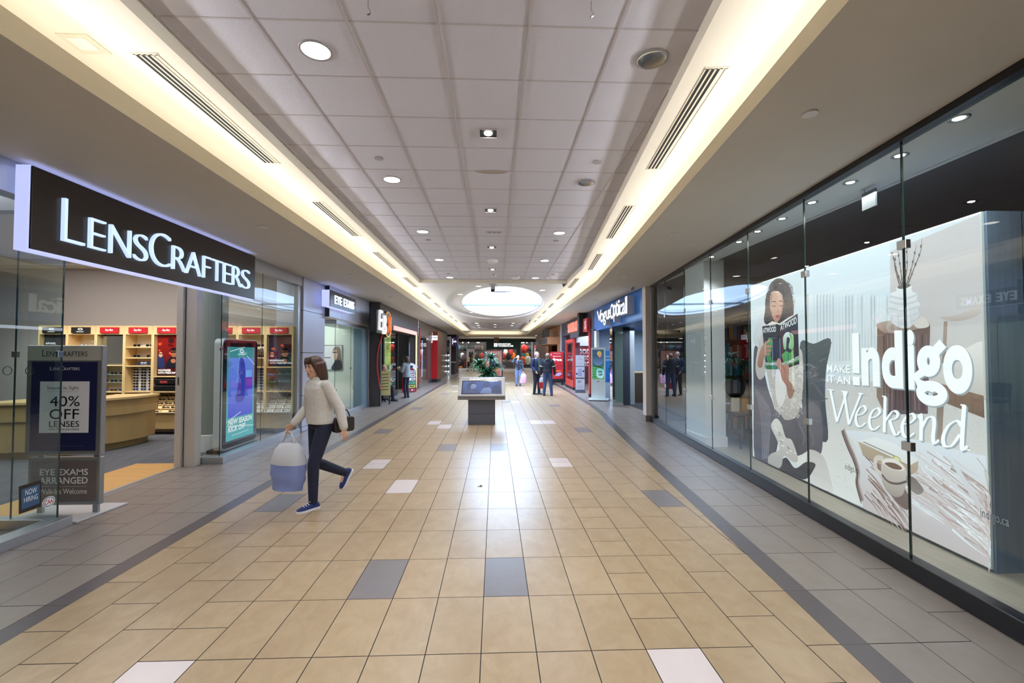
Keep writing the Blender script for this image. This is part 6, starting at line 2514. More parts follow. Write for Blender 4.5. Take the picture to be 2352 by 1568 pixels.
p = at_y(1267, 870, 24.2)
r = flat_print('sale_poster', 'red poster reading free on a low stand at the gift shop', 'poster', (p.x, 24.2, .32), 0, d_free)
b = MB()
b.box(0.0, .62, .01, .05, -.2, .05)
for x in (.04, .54):
    b.box(x, x + .04, -.1, .25, -.32, -.2)
b.build('stand', BLACKM, r)
p = at_y(1268, 816, 25.0)
b = MB()
pts = spline([(0, -.16), (-.17, .02), (-.14, .15), (-.05, .16), (0, .10), (.05, .16), (.14, .15), (.17, .02)], 4)
b.M = Matrix.Rotation(math.radians(15), 4, 'Y')
b.cur = 0
b.prism(pts, 0, .03)
b.cur = 1
b.text('ty', -.1, .1, -.06, .1, None, -.002, 0, .04)
o = tag(b.build('heart_sign', [mat('heart red', '#c8222c', .4), mat('white board', '#dddde0', .5)]), 'red heart sign with white lettering beside the red sale poster', 'sign')
o.location = (p.x, 25.0, p.z)
b = MB()
b.tube([(0, .02, -.15), (0, .03, -1.0), (0, .03, -p.z)], .015, 8)
b.lathe([(.15, -p.z), (.15, -p.z + .02)], 16)
k = b.build('post', BLACKM, o)
r = thing('toy_rack', 'narrow wire rack of small colourful toys at the gift shop jamb', 'rack', (at_y(1290, 850, 24.7).x, 24.7, 0))
b = MB()
b.cyl((0, 0, 0), (0, 0, 1.75), .015, 8)
b.lathe([(.14, 0), (.14, .03)], 16)
for k in range(7):
    b.lathe([(.10, .25 + .22 * k), (.10, .265 + .22 * k)], 14)
b.build('rack_frame', STEEL, r)
for k in range(14):
    b = MB()
    b.smooth = True
    a = k * 2.4
    b.ball((.07 * math.cos(a), .07 * math.sin(a) - .03, .32 + .11 * k), .05, n=8, m=6)
    b.build('toy', mat('toy %d' % (k % 4), ['#7a5ac0', '#5aa0d8', '#d0d4e0', '#c85a8a'][k % 4], .7), r)
# plain walls closing the right side to the crossing
b = MB()
b.box(3.72, 3.95, 33.5, 41.5, 0, 3.34)
struct(b.build('wall_right', mat('bronze fascia', '#6c625f', .35, .4)), 'plain wall beyond the gift shop')
# ------------------------------------------------------------------ in the middle of the mall
KG = mat('kiosk silver grey', '#8d8886', .4, .2)
KD = mat('kiosk dark grey', '#646876', .3, .3)
r = thing('directory_kiosk', 'grey slanted directory kiosk with a blue screen in the middle of the aisle', 'kiosk', (-.31, 10.55, 0))
b = MB()
b.box(-.315, .315, .1, .55, .0, .24)
b.box(-.31, .31, .105, .545, .24, .25)
b.box(-.315, .315, .1, .55, .25, .6)
b.build('pedestal', KD, r, bevel=.004)
b = MB()
prof = [(0, .585), (0, .68), (.56, 1.075), (.66, 1.075), (.66, .585)]
b.add([(-.55, y, z) for y, z in prof] + [(.55, y, z) for y, z in prof], [(4, 3, 2, 1, 0), (5, 6, 7, 8, 9)] + [(i, (i + 1) % 5, (i + 1) % 5 + 5, i + 5) for i in range(5)])
b.build('console', KG, r, bevel=.006)
b = MB()
b.box(-.52, .52, -.004, .0, .625, .645)
b.build('slot', KD, r)
th = math.atan2(.56, .395)
SL = Matrix.Translation((0, 0, .68)) @ Matrix.Rotation(-th, 4, 'X')
b = MB()
b.M = SL
for q in ((-.47, .47, -.003, .001, .055, .075), (-.47, .47, -.003, .001, .53, .548), (-.47, -.452, -.003, .001, .075, .53), (.452, .47, -.003, .001, .075, .53)):
    b.box(*q)
b.build('screen_frame', mat('screen frame', '#14151c', .2), r)
b = MB()
b.M = SL
b.rect(-.455, .455, .072, .532, '#3f5fa8', '#2c3f8e')
b.blob([(-.44, .08), (-.42, .2), (-.32, .27), (-.2, .27), (-.12, .2), (-.02, .12), (.05, .08)], '#22386e', '#1b2c5e')
b.blob([(-.33, .26), (-.35, .40), (-.27, .50), (-.17, .49), (-.13, .40), (-.16, .27), (-.23, .23)], '#27396c')
b.blob([(-.26, .26), (-.25, .40), (-.17, .43), (-.13, .35), (-.16, .27), (-.21, .24)], '#8fa0cc', '#6a7fb8')
b.blob([(-.02, .08), (.02, .24), (.1, .30), (.2, .27), (.26, .08)], '#7f95c8', '#5a72b0')
b.blob([(.03, .31), (.02, .43), (.09, .51), (.17, .48), (.18, .36), (.11, .29)], '#33487f')
b.blob([(.24, .08), (.25, .28), (.33, .40), (.42, .36), (.45, .2), (.45, .08)], '#24366c', '#1e2d60')
b.rect(-.455, .455, .072, .085, '#6a3fa0')
b.text('STAY', .18, .3, .46, .5, '#8fa8d8')
for k in range(7):
    b.line([(-.42 + .05 * k, .10), (-.36 + .05 * k, .24 - .012 * k)], .008, '#6f86bc')
b.build('display', LITD, r)
b = MB()
b.M = SL
b.text('DIRECTORY', -.30, .30, .585, .645, '#f4f4f4', bold=.035)
b.build('lettering', print_mat('print sign lit', 1.3), r)

# planter with dracaena
pc = at_y(1121, 850, 18.0)
r = thing('potted_plant', 'leafy dracaena in a dark round planter behind the directory kiosk', 'plant', (pc.x, 18.0, 0))
b = MB()
b.smooth = True
b.lathe([(.16, 0), (.30, .12), (.38, .32), (.37, .52), (.30, .66), (.31, .69), (.28, .69), (.26, .62)], 28)
b.build('planter', mat('dark glazed planter', '#3a3548', .25), r)
b = MB()
b.disc((0, 0), .27, .27, -.63, 20)
b.M = Matrix.Scale(-1, 4, (0, 0, 1))
b = MB()
b.lathe([(.27, .60), (.27, .635), (.02, .64)], 20)
b.build('soil', mat('potting soil', '#2f2620', .95), r)
LEAF = mat('dark green leaf', '#2f6a3c', .35, noise=.2, nscale=3)
LEAF2 = mat('blue green leaf', '#4a7a66', .35, noise=.25, nscale=3)
STEMM = mat('brown cane', '#6a5742', .8)
rp = random.Random(21)
tops = [(at_y(1128, 826, 18).x - pc.x, 0, 1.43), (at_y(1099, 838, 18).x - pc.x, .05, 1.20), (at_y(1110, 848, 18).x - pc.x, -.12, 1.02), (at_y(1141, 846, 18).x - pc.x, .0, 1.08)]
for i, t in enumerate(tops):
    b = MB()
    b.smooth = True
    b.tube(spline([(t[0] * .25, t[1] * .3, .6), (t[0] * .5, t[1] * .6, .6 + (t[2] - .6) * .5), t], 5, False), .022, 8, .014)
    b.build('stem', STEMM, r)


def crown(c, n, L, wd, m, up=.5, nm='foliage'):
    b = MB()
    b.smooth = True
    for k in range(n):
        a = k * 2.399 + rp.uniform(-.2, .2)
        el = rp.uniform(-.15, 1.25) * up + .15
        l = L * rp.uniform(.75, 1.1)
        d = Vector((math.cos(a), math.sin(a), 0))
        side = Vector((-math.sin(a), math.cos(a), 0))
        vs = []
        for q in range(7):
            t = q / 6
            p = Vector(c) + d * (l * t * math.cos(el * (1 - .3 * t))) + Vector((0, 0, l * (t * math.sin(el) - .55 * t * t * (1.2 - el * .5)) + .02))
            h = wd * (math.sin(math.pi * min(1, .12 + t * .86)) ** .8) * .5
            vs += [p + side * h, p + Vector((0, 0, -h * .5)), p - side * h]
        fs = []
        for q in range(6):
            for s_ in range(2):
                fs.append((q * 3 + s_, q * 3 + s_ + 1, q * 3 + s_ + 4, q * 3 + s_ + 3))
        b.add(vs, fs)
    b.build(nm, m, r)


crown(tops[0], 90, .44, .055, LEAF2, 1.0)
crown(tops[1], 80, .40, .05, LEAF, 1.0)
crown(tops[2], 70, .36, .05, LEAF, 1.0)
crown(tops[3], 70, .38, .055, LEAF2, .9)
crown((0, -.02, .78), 60, .52, .13, LEAF, 1.0, 'broad_foliage')
crown((.05, -.05, .92), 40, .42, .10, LEAF2, 1.0, 'broad_foliage')
# orange poster stand farther back
a0, a1 = at_y(1113, 803, 30), at_y(1155, 803, 30)
r = thing('poster_stand', 'black framed stand with an orange poster behind the plant', 'poster stand', ((a0.x + a1.x) / 2, 30, 0))
hw = (a1.x - a0.x) / 2
b = MB()
for q in ((-hw, hw, 0, .08, 1.87, 1.94), (-hw, hw, 0, .08, .1, .2), (-hw, -hw + .06, 0, .08, .2, 1.87), (hw - .06, hw, 0, .08, .2, 1.87)):
    b.box(*q)
b.box(-hw, hw, -.2, .28, 0, .1)
b.build('frame', BLACKM, r)
b = MB()
for k in range(6):
    for sx in (-1, 1):
        b.ball((sx * (hw - .03), -.004, .3 + .3 * k), .014, n=8, m=5)
b.build('bolt', STEEL, r)
b = MB()
b.M = Matrix.Translation((0, .03, 0))
b.rect(-hw + .06, hw - .06, .2, 1.87, '#d98a70', '#cf7a62')
b.oval(.02, 1.05, .38, .42, '#dcb84a')
b.oval(0, 1.05, .3, .34, '#2c3a58')
for k in range(5):
    b.rect(-.36 + .16 * k, -.29 + .16 * k, 1.60, 1.78, '#ecc4b4')
b.line([(.02, .56), (.38, .60)], .1, '#e0b060')
b.rect(hw - .2, hw - .12, .22, 1.85, '#dba0a0')
b.build('print', PRINT, r)

# ------------------------------------------------------------------ people
SKIN = mat('skin', '#d3a48c', .5, noise=.04, nscale=14)
SKIN2 = mat('pale skin', '#e0b8a4', .5, noise=.04, nscale=14)
JDEF = dict(pel=(0, 0, .95), che=(0, 0, 1.28), nek=(0, .01, 1.475), hed=(0, -.015, 1.63),
            shL=(.185, 0, 1.42), elL=(.245, .04, 1.14), wrL=(.25, -.04, .89), shR=(-.185, 0, 1.42), elR=(-.245, .04, 1.14), wrR=(-.25, -.04, .89),
            hiL=(.09, 0, .93), knL=(.10, -.02, .5), anL=(.10, .03, .085), hiR=(-.09, 0, .93), knR=(-.10, -.02, .5), anR=(-.10, .03, .085),
            toL=(0, -1, 0), toR=(0, -1, 0))


def remesh(b, name, vox, m, parent, smooth=4, scale=1.0):
    me = bpy.data.meshes.new('raw')
    me.from_pydata([v * scale for v in b.v], [], b.f)
    bm = bmesh.new()
    bm.from_mesh(me)
    bmesh.ops.recalc_face_normals(bm, faces=bm.faces)
    bm.to_mesh(me)
    bm.free()
    o = bpy.data.objects.new('raw', me)
    COL.objects.link(o)
    md = o.modifiers.new('r', 'REMESH')
    md.mode = 'VOXEL'
    md.voxel_size = vox
    s_ = o.modifiers.new('s', 'SMOOTH')
    s_.factor, s_.iterations = .5, smooth
    dg = bpy.context.evaluated_depsgraph_get()
    nm = bpy.data.meshes.new_from_object(o.evaluated_get(dg))
    bpy.data.objects.remove(o)
    bpy.data.meshes.remove(me)
    nm.name = name
    nm.materials.clear()
    nm.materials.append(m)
    nm.polygons.foreach_set('use_smooth', [True] * len(nm.polygons))
    q = bpy.data.objects.new(name, nm)
    COL.objects.link(q)
    q.parent = parent
    return q


def V3(p):
    return Vector(p)


def limb(b, pts, rad, n=12):
    """rounded tapering limb through pts, with matching radii"""
    pts = [V3(p) for p in pts]
    L = [0]
    for a, c in zip(pts, pts[1:]):
        L.append(L[-1] + (c - a).length)
    f = lambda t: pw([(l / L[-1], q) for l, q in zip(L, rad)], t)
    sp = []
    m = 4
    for i in range(len(pts) - 1):
        for k in range(m):
            sp.append(pts[i].lerp(pts[i + 1], k / m))
    sp.append(pts[-1])
    b.tube(sp, lambda t: f(t), n)
    b.ball(pts[0], rad[0], n=n)
    b.ball(pts[-1], rad[-1], n=n)
    for p, q in zip(pts[1:-1], rad[1:-1]):
        b.ball(p, q, n=n)


def trunk(b, J, rows, g=0.0):
    """rows: (t along pelvis->neck, half width, half depth, forward shift)"""
    pel, che, nek = V3(J['pel']), V3(J['che']), V3(J['nek'])
    rs = []
    for t, hx, hy, fy in rows:
        c = pel.lerp(che, t / .62) if t < .62 else che.lerp(nek, (t - .62) / .38)
        rs.append([(c.x + (hx + g) * math.copysign(abs(math.cos(a)) ** .8, math.cos(a)), c.y + fy + (hy + g) * math.sin(a), c.z) for a in [2 * math.pi * k / 20 for k in range(20)]])
    b.rings(rs)


def hand(b, el, wr, side, curl=.6, tdir=(0, -1, 0), s=1.0):
    wr = V3(wr)
    d = (wr - V3(el)).normalized()
    t = V3(tdir)
    t = (t - d * t.dot(d)).normalized()
    nrm = t.cross(d) * (-1 if side == 'L' else 1)
    rs = []
    for l, w_, h in ((-.02, .024, .020), (.02, .030, .016), (.055, .040, .015), (.085, .041, .013), (.095, .036, .010)):
        c = wr + d * l * s
        rs.append([c + t * (w_ * s * math.cos(a)) + nrm * (h * s * math.sin(a)) for a in [2 * math.pi * k / 10 for k in range(10)]])
    b.rings(rs)
    for k, L in enumerate((.068, .078, .072, .056)):
        p = wr + d * .085 * s + t * ((.031 - .0205 * k) * s)
        pts = [p]
        a = .12 + .06 * k
        for q in range(3):
            a += curl * (.35 + .25 * q)
            p = p + (d * math.cos(a) - nrm * -math.sin(a)) * (L * s * (.44, .32, .24)[q])
            pts.append(p)
        b.tube(pts, .0092 * s, 7, .0072 * s)
        b.ball(pts[-1], .0072 * s, n=7, m=5)
    p = wr + d * .02 * s + t * .026 * s
    p2 = p + (d * .6 + t * .7 + nrm * .25).normalized() * .04 * s
    p3 = p2 + (d * .85 + t * .25 + nrm * .3).normalized() * .032 * s
    b.tube([p, p2, p3], .012 * s, 7, .008 * s)
    b.ball(p3, .008 * s, n=7, m=5)


HEADR = [(-.122, .026, -.080, -.025), (-.110, .042, -.092, .0), (-.085, .054, -.096, .035), (-.05, .062, -.096, .060), (-.015, .069, -.092, .080), (.025, .074, -.091, .094), (.065, .073, -.083, .094), (.095, .057, -.058, .075), (.112, .034, -.03, .045), (.118, .008, -.006, .012)]


def head_frame(J, yaw, nod=0.0):
    return Matrix.Translation(V3(J['hed'])) @ Matrix.Rotation(yaw, 4, 'Z') @ Matrix.Rotation(nod, 4, 'X')


def head(b, HM):
    o = b.M
    b.M = o @ HM
    b.rings([[(hx * math.copysign(abs(math.cos(a)) ** .9, math.cos(a)), (yf + yb) / 2 + (yb - yf) / 2 * math.sin(a), z) for a in [2 * math.pi * k / 20 for k in range(20)]] for z, hx, yf, yb in HEADR])
    b.tube([(0, -.086, .018), (0, -.104, -.008), (0, -.115, -.028)], .008, 8, .014)
    b.ball((0, -.102, -.034), .016, .012, .010, 8, 6)
    b.ball((0, -.092, -.066), .024, .010, .011, 8, 6)
    b.ball((0, -.090, -.100), .020, .012, .012, 8, 6)
    for s in (-1, 1):
        b.ball((s * .073, .012, -.012), .010, .020, .032, 8, 6)
        b.ball((s * .030, -.086, .030), .024, .010, .008, 8, 6)
        b.ball((s * .040, -.076, -.030), .022, .014, .020, 8, 6)
    b.M = o


def person(label, loc, rz, H, J=None, cl=None, yaw=0.0, nod=0.0, skin=SKIN, vox=.011, curl=(.6, .6), tdir=((0, -1, 0), (0, -1, 0)), hair=None, female=False, gone=()):
    j = dict(JDEF)
    j.update(J or {})
    s = H / 1.75
    r = thing('person', label, 'person', loc, rz)
    b = MB()
    w_ = .94 if female else 1.0
    trunk(b, j, [(-.06, .12, .10, .0), (.02, .155, .115, .01), (.18, .150 * w_, .105, 0), (.36, .125 * w_, .09, 0), (.62, .155 * w_, .11, 0), (.82, .165 * w_, .095, 0), (.92, .12, .07, 0), (.98, .065, .06, 0)])
    limb(b, [V3(j['nek']) - Vector((0, 0, .05)), V3(j['nek']).lerp(V3(j['hed']), .55)], [.056, .05])
    for q in 'LR':
        limb(b, [j['sh' + q], j['el' + q], j['wr' + q]], [.052 * w_, .040, .026])
        limb(b, [j['hi' + q], j['kn' + q], j['an' + q]], [.085, .056, .036])
        d = V3(j['to' + q]).normalized()
        a = V3(j['an' + q])
        limb(b, [a + Vector((0, 0, -.025)), a + Vector((0, 0, -.045)) + d * .07], [.026, .018])
        hand(b, j['el' + q], j['wr' + q], q, curl[0 if q == 'L' else 1], tdir[0 if q == 'L' else 1])
    HM = head_frame(j, yaw, nod)
    head(b, HM)
    remesh(b, 'body', vox, skin, r, 3, s)
    # face
    fb = MB()
    fb.M = Matrix.Scale(s, 4) @ HM
    for q in (-1, 1):
        fb.ball((q * .030, -.0835, .014), .012, .009, .0065, 10, 6)
    e = fb.build('eyes', mat('eye white', '#d8d2cc', .2), r, smooth=True)
    fb = MB()
    fb.M = Matrix.Scale(s, 4) @ HM
    for q in (-1, 1):
        fb.ball((q * .030, -.0915, .014), .0055, .003, .0055, 8, 5)
    fb.build('iris', mat('dark iris', '#2a1e18', .15), e, smooth=True)
    fb = MB()
    fb.M = Matrix.Scale(s, 4) @ HM
    for q in (-1, 1):
        fb.tube([(q * .014, -.094, .034), (q * .030, -.0965, .039), (q * .046, -.086, .034)], .0035, 6)
    fb.build('eyebrows', hair[1] if hair else BLACKM, r, smooth=True)
    fb = MB()
    fb.M = Matrix.Scale(s, 4) @ HM
    fb.tube([(-.022, -.094, -.067), (0, -.1035, -.064), (.022, -.094, -.067)], .0045, 6)
    fb.build('lips', mat('lips', '#a8625a', .45), r, smooth=True)
    if hair:
        hb = MB()
        hb.M = HM
        kind = hair[0]
        if kind == 'short':
            hb.ball((0, .022, .030), .079, .094, .094, 16, 10)
            for q in (-1, 1):
                hb.ball((q * .068, .028, -.005), .016, .05, .05, 10, 8)
            hb.ball((0, .085, -.03), .055, .03, .05, 10, 8)
        elif kind == 'balding':
            for q in (-1, 1):
                hb.ball((q * .068, .03, .005), .017, .052, .04, 10, 8)
            hb.ball((0, .080, .0), .062, .030, .05, 12, 8)
            hb.ball((0, .075, -.04), .05, .03, .04, 12, 8)
        else:
            hb.ball((0, .020, .032), .086, .100, .096, 16, 10)
            hb.ball((0, -.012, .066), .077, .084, .060, 16, 10)
            for q in (-1, 1):
                hb.tube([(q * .03, -.06, .115), (q * .066, -.062, .06), (q * .080, -.045, -.01), (q * .088, -.02, -.09)], .022, 8, .016)
            L_ = hair[2]
            for a in range(11):
                t = math.radians(-20 + 22 * a)
                x, y = .078 * math.cos(t), .025 + .085 * math.sin(t)
                hb.tube([(x, y, .04), (x * 1.12, y * 1.1, -.06), (x * 1.15, y * 1.05 + .01, -.06 - L_ * .6), (x * .95, y + .01, -.06 - L_)], .030, 8, .018)
        remesh(hb, 'hair', .010 if vox < .01 else .014, hair[1], r, 3, s)
    # clothes
    for it in (cl or []):
        kind, m = it[0], it[1]
        o = it[2] if len(it) > 2 else {}
        if kind == 'trousers':
            g = o.get('g', .012)
            b = MB()
            trunk(b, j, [(-.10, .11, .09, 0), (-.03, .15, .115, .01), (.05, .162, .122, .012), (.16, .158 * w_, .114, 0), (o.get('top', .24), .146 * w_, .105, 0)], g)
            for q in 'LR':
                a = V3(j['an' + q])
                k_ = V3(j['kn' + q])
                end = a.lerp(k_, o.get('cut', .0))
                limb(b, [j['hi' + q], k_, end], [.088 + g, .058 + g, (.050 if o.get('wide') else .042) + g])
            remesh(b, 'trousers', vox, m, r, 4, s)
        elif kind == 'jacket':
            g = o.get('g', .022)
            hem = o.get('hem', -.02)
            b = MB()
            trunk(b, j, [(hem, .158, .122, .005), (hem + .06, .162, .124, .008), (.30, .145, .112, 0), (.62, .162 * w_, .118, 0), (.80, .178 * w_, .105, 0), (.91, .135, .08, 0), (.99, .070, .065, 0)], g)
            for q in 'LR':
                e_, w2 = V3(j['el' + q]), V3(j['wr' + q])
                limb(b, [V3(j['sh' + q]), e_, e_.lerp(w2, .9)], [.058 * w_ + g * .5, .047 + g * .6, .036 + g * .6])
            jk = remesh(b, o.get('name', 'jacket'), vox, m, r, 4, s)
            if o.get('hood'):
                b = MB()
                n_ = V3(j['nek'])
                b.ball((n_.x, n_.y + .085, n_.z - .03), .105, .055, .085, 14, 10)
                b.tube([(n_.x - .085, n_.y - .05, n_.z - .05), (n_.x - .095, n_.y + .04, n_.z + .005), (n_.x, n_.y + .10, n_.z + .02), (n_.x + .095, n_.y + .04, n_.z + .005), (n_.x + .085, n_.y - .05, n_.z - .05)], .028, 8)
                remesh(b, 'hood', vox, m, jk, 4, s)
            if o.get('collar'):
                b = MB()
                n_ = V3(j['nek'])
                b.rings([[(n_.x + q_ * math.cos(a), n_.y + q_ * .95 * math.sin(a), n_.z + h) for a in [2 * math.pi * k / 16 for k in range(16)]] for h, q_ in ((-.06, .098), (.0, .082), (.03, .078))])
                remesh(b, 'collar', vox, o['collar'], jk, 3, s)
            if o.get('front'):
                b = MB()
                c_ = V3(j['che'])
                zt, zb = j['nek'][2] - .03, j['pel'][2] + .0
                y0 = c_.y - .118 - g - .004
                b.add([(x, y0 + dy, z) for z, hx, dy in ((zb, .055, .003), ((zb + zt) / 2, .06, -.0), (zt - .1, .07, .006), (zt, .05, .05)) for x in (-hx, 0, hx)], [(3 * i + k, 3 * i + k + 1, 3 * i + k + 4, 3 * i + k + 3) for i in range(3) for k in range(2)])
                b.M = Matrix.Scale(s, 4)
                bb = MB()
                bb.smooth = True
                bb.add([v * s for v in b.v], b.f)
                bb.build('shirt_front', o['front'], r)
            if o.get('band'):
                for q in 'LR':
                    b = MB()
                    e_, w2 = V3(j['el' + q]), V3(j['sh' + q])
                    c0, c1 = e_.lerp(w2, .22), e_.lerp(w2, .30)
                    b.cyl(c0 * s, c1 * s, (.050 + g * .75 + .012) * s, 14)
                    b.build('sleeve_stripe', o['band'], jk, smooth=True)
        elif kind == 'shoes':
            for q in 'LR':
                a = V3(j['an' + q])
                d = V3(j['to' + q]).normalized()
                side = d.cross(Vector((0, 0, 1))).normalized()
                up_ = side.cross(d)
                F_ = lambda l, h, w: (a + d * l + up_ * (h - .085) + side * w)
                rs = []
                for l, w, h in ((-.072, .022, .055), (-.06, .034, .075), (-.02, .038, .092), (.04, .040, .082), (.09, .046, .062), (.14, .046, .048), (.175, .034, .038), (.19, .012, .028)):
                    rs.append([F_(l, .012 + (h - .012) * (.5 + .5 * math.sin(t)), w * math.copysign(abs(math.cos(t)) ** .8, math.cos(t))) for t in [2 * math.pi * k / 12 for k in range(12)]])
                b = MB()
                b.rings(rs)
                sh = MB()
                sh.smooth = True
                sh.add([v * s for v in b.v], b.f)
                so = sh.build('shoe', m, r)
                b = MB()
                outl = [(-.076, .02), (-.06, .038), (0, .041), (.06, .044), (.11, .050), (.15, .049), (.18, .036), (.195, .010)]
                lo = [F_(l, .0, w) for l, w in outl] + [F_(l, .0, -w) for l, w in reversed(outl)]
                hi = [F_(l, .024, w) for l, w in outl] + [F_(l, .024, -w) for l, w in reversed(outl)]
                n = len(lo)
                b.add([v * s for v in lo + hi], [tuple(range(n - 1, -1, -1)), tuple(range(n, 2 * n))] + [(i, (i + 1) % n, (i + 1) % n + n, i + n) for i in range(n)])
                b.build('sole', o.get('sole', BLACKM), so)
                if o.get('lace'):
                    b = MB()
                    for k in range(4):
                        l = .035 + .024 * k
                        h = .088 - .010 * k
                        b.tube([F_(l, h - .01, -.026) * s, F_(l + .006, h + .006, 0) * s, F_(l, h - .01, .026) * s], .004 * s, 6)
                    for q2 in (-1, 1):
                        b.tube([F_(.03, .095, 0) * s, F_(.035, .108, q2 * .02) * s, F_(.055, .10, q2 * .028) * s, F_(.035, .095, 0) * s], .0035 * s, 6)
                    b.build('laces', o['lace'], so)
        elif kind == 'skirt':
            b = MB()
            p_ = V3(j['pel'])
            b.rings([[(p_.x + hx * math.cos(a), p_.y + hy * math.sin(a), z) for a in [2 * math.pi * k / 18 for k in range(18)]] for z, hx, hy in ((.55, .22, .2), (.75, .2, .17), (.95, .17, .13), (1.05, .15, .115))])
            remesh(b, 'skirt', vox, m, r, 4, s)
    return r


def carry_bag(name, label, p, wd, h, dp, m, rz=0.0, m2=None, handle=.16, printf=None):
    """plastic bag hanging from a hand at p"""
    r = thing(name, label, 'bag', (p[0], p[1], p[2] - handle - h), rz)
    b = MB()
    b.smooth = True
    rb_ = random.Random(int(abs(p[0]) * 100) + 3)
    rows = []
    for t in [i / 9 for i in range(10)]:
        bx = wd / 2 * (.80 + .28 * math.sin(math.pi * (t * .8 + .12))) * (1 if t < .85 else (1 - (t - .85) * 2.2))
        by = dp / 2 * (.75 + .45 * math.sin(math.pi * (t * .75 + .1))) * (1 if t < .8 else (1 - (t - .8) * 3.0))
        rows.append([(bx * math.copysign(abs(math.cos(a)) ** .7, math.cos(a)) + rb_.uniform(-.013, .013), by * math.sin(a) + rb_.uniform(-.013, .013), t * h + (0 if t else .0)) for a in [2 * math.pi * k / 18 for k in range(18)]])
    b.rings(rows, True)
    b.build('bag_body', m, r)
    if m2:
        b = MB()
        b.smooth = True
        b.rings([[(x * 1.02, y * 1.03, z) for x, y, z in q] for q in rows[:6]], False)
        b.build('lower_panel', m2, r)
    for s_ in (-1, 1):
        b = MB()
        b.smooth = True
        b.tube(spline([(-wd * .26, s_ * dp * .12, h * .95), (-wd * .12, s_ * dp * .06, h + handle * .55), (0, 0, h + handle), (wd * .12, s_ * dp * .06, h + handle * .55), (wd * .26, s_ * dp * .12, h * .95)], 4, False), .009, 6)
        b.build('handle', m, r)
    if printf:
        b = MB()
        b.M = Matrix.Translation((0, -dp / 2 * 1.12, 0))
        printf(b)
        b.build('bag_print', PRINT, r)
    return r


def wpt(loc, rz, H, p):
    s = H / 1.75
    c, q = math.cos(rz), math.sin(rz)
    return (loc[0] + s * (p[0] * c - p[1] * q), loc[1] + s * (p[0] * q + p[1] * c), s * p[2])


CREAM = mat('cream jacket cloth', '#d8d3cd', .85, noise=.05, nscale=30, bump=.4, bscale=25)
NAVY = mat('navy denim', '#1b2138', .8, noise=.15, nscale=40, bump=.3, bscale=30)
HAIRB = mat('brown hair', '#4a2f24', .55, noise=.25, nscale=30, stretch=(1, 1, .15))
WSOLE = mat('white rubber', '#dfe0e6', .5)
# walking woman in the foreground
loc, rz, H = (-1.90, 5.06, 0), math.radians(-40), 1.62
J = dict(pel=(0, 0, .95), che=(0, -.03, 1.28), nek=(0, -.05, 1.475), hed=(0, -.085, 1.625),
         shL=(.165, -.03, 1.41), elL=(.25, .09, 1.14), wrL=(.30, .12, .905), shR=(-.165, -.03, 1.41), elR=(-.245, -.03, 1.13), wrR=(-.27, -.19, .94),
         knL=(.085, -.13, .51), anL=(.07, -.12, .085), knR=(-.08, -.02, .50), anR=(-.07, .36, .30), toL=(0, -1, 0), toR=(0, -.55, -.85))
person('person in a cream jacket and navy jeans walking past the left shops with bags', loc, rz, H, J,
       [('jacket', CREAM, dict(g=.022, hem=.02, collar=CREAM)), ('trousers', NAVY, dict(g=.008)), ('shoes', mat('navy canvas', '#22306e', .75), dict(sole=WSOLE, lace=WSOLE))],
       yaw=math.radians(8), nod=math.radians(10), vox=.0075, curl=(.7, 1.3), hair=('long', HAIRB, .13), female=True, skin=SKIN)
hp = wpt(loc, rz, H, (-.262, -.245, .873))
carry_bag('shopping_bag', 'white plastic shopping bag with a pale blue lower half carried by the walking person', hp, .36, .50, .15, mat('white plastic film', '#dcdce2', .45), rz + .5, mat('blue plastic film', '#8f9fd8', .4), .13)
hp2 = wpt(loc, rz, H, (.17, .19, .96))
r = thing('handbag', 'small dark handbag at the hip of the walking person', 'handbag', (hp2[0], hp2[1], hp2[2] - .10), rz + math.radians(90))
b = MB()
b.rbox(-.12, .12, -.035, .035, 0, .16, .03)
b.build('bag_body', mat('dark leather', '#2b2426', .5), r, bevel=.01)
b = MB()
b.tube(spline([(-.08, 0, .15), (-.05, 0, .22), (0, 0, .245), (.05, 0, .22), (.08, 0, .15)], 4, False), .007, 6)
b.build('strap', mat('dark leather', '#2b2426', .5), r)
# woman at the game shop
loc, rz, H = (-3.30, 17.1, 0), math.radians(-112), 1.56
J = dict(elL=(.23, -.06, 1.13), wrL=(.14, -.27, 1.22), elR=(-.23, -.05, 1.13), wrR=(-.12, -.26, 1.18))
person('person with long brown hair in a grey hooded jacket standing at the game shop window', loc, rz, H, J,
       [('jacket', mat('grey blue jacket', '#8b929e', .85, bump=.4, bscale=25), dict(g=.028, hem=-.14, hood=1)), ('trousers', mat('navy leggings', '#262b40', .8), dict(g=.006)), ('shoes', mat('black trainers', '#2a2a2c', .6), dict(sole=WSOLE))],
       yaw=.2, nod=.2, hair=('long', mat('dark brown hair', '#3f2a22', .55), .17), female=True)
cp = wpt(loc, rz, H, (.0, -.345, 1.15))
b = MB()
b.lathe([(.032, 0), (.042, .13), (.043, .135), (.02, .15)], 16)
o = tag(b.build('drink_cup', mat('paper cup', '#e6dcd4', .6)), 'pale drink cup held by the person in the grey jacket', 'cup')
o.location = cp
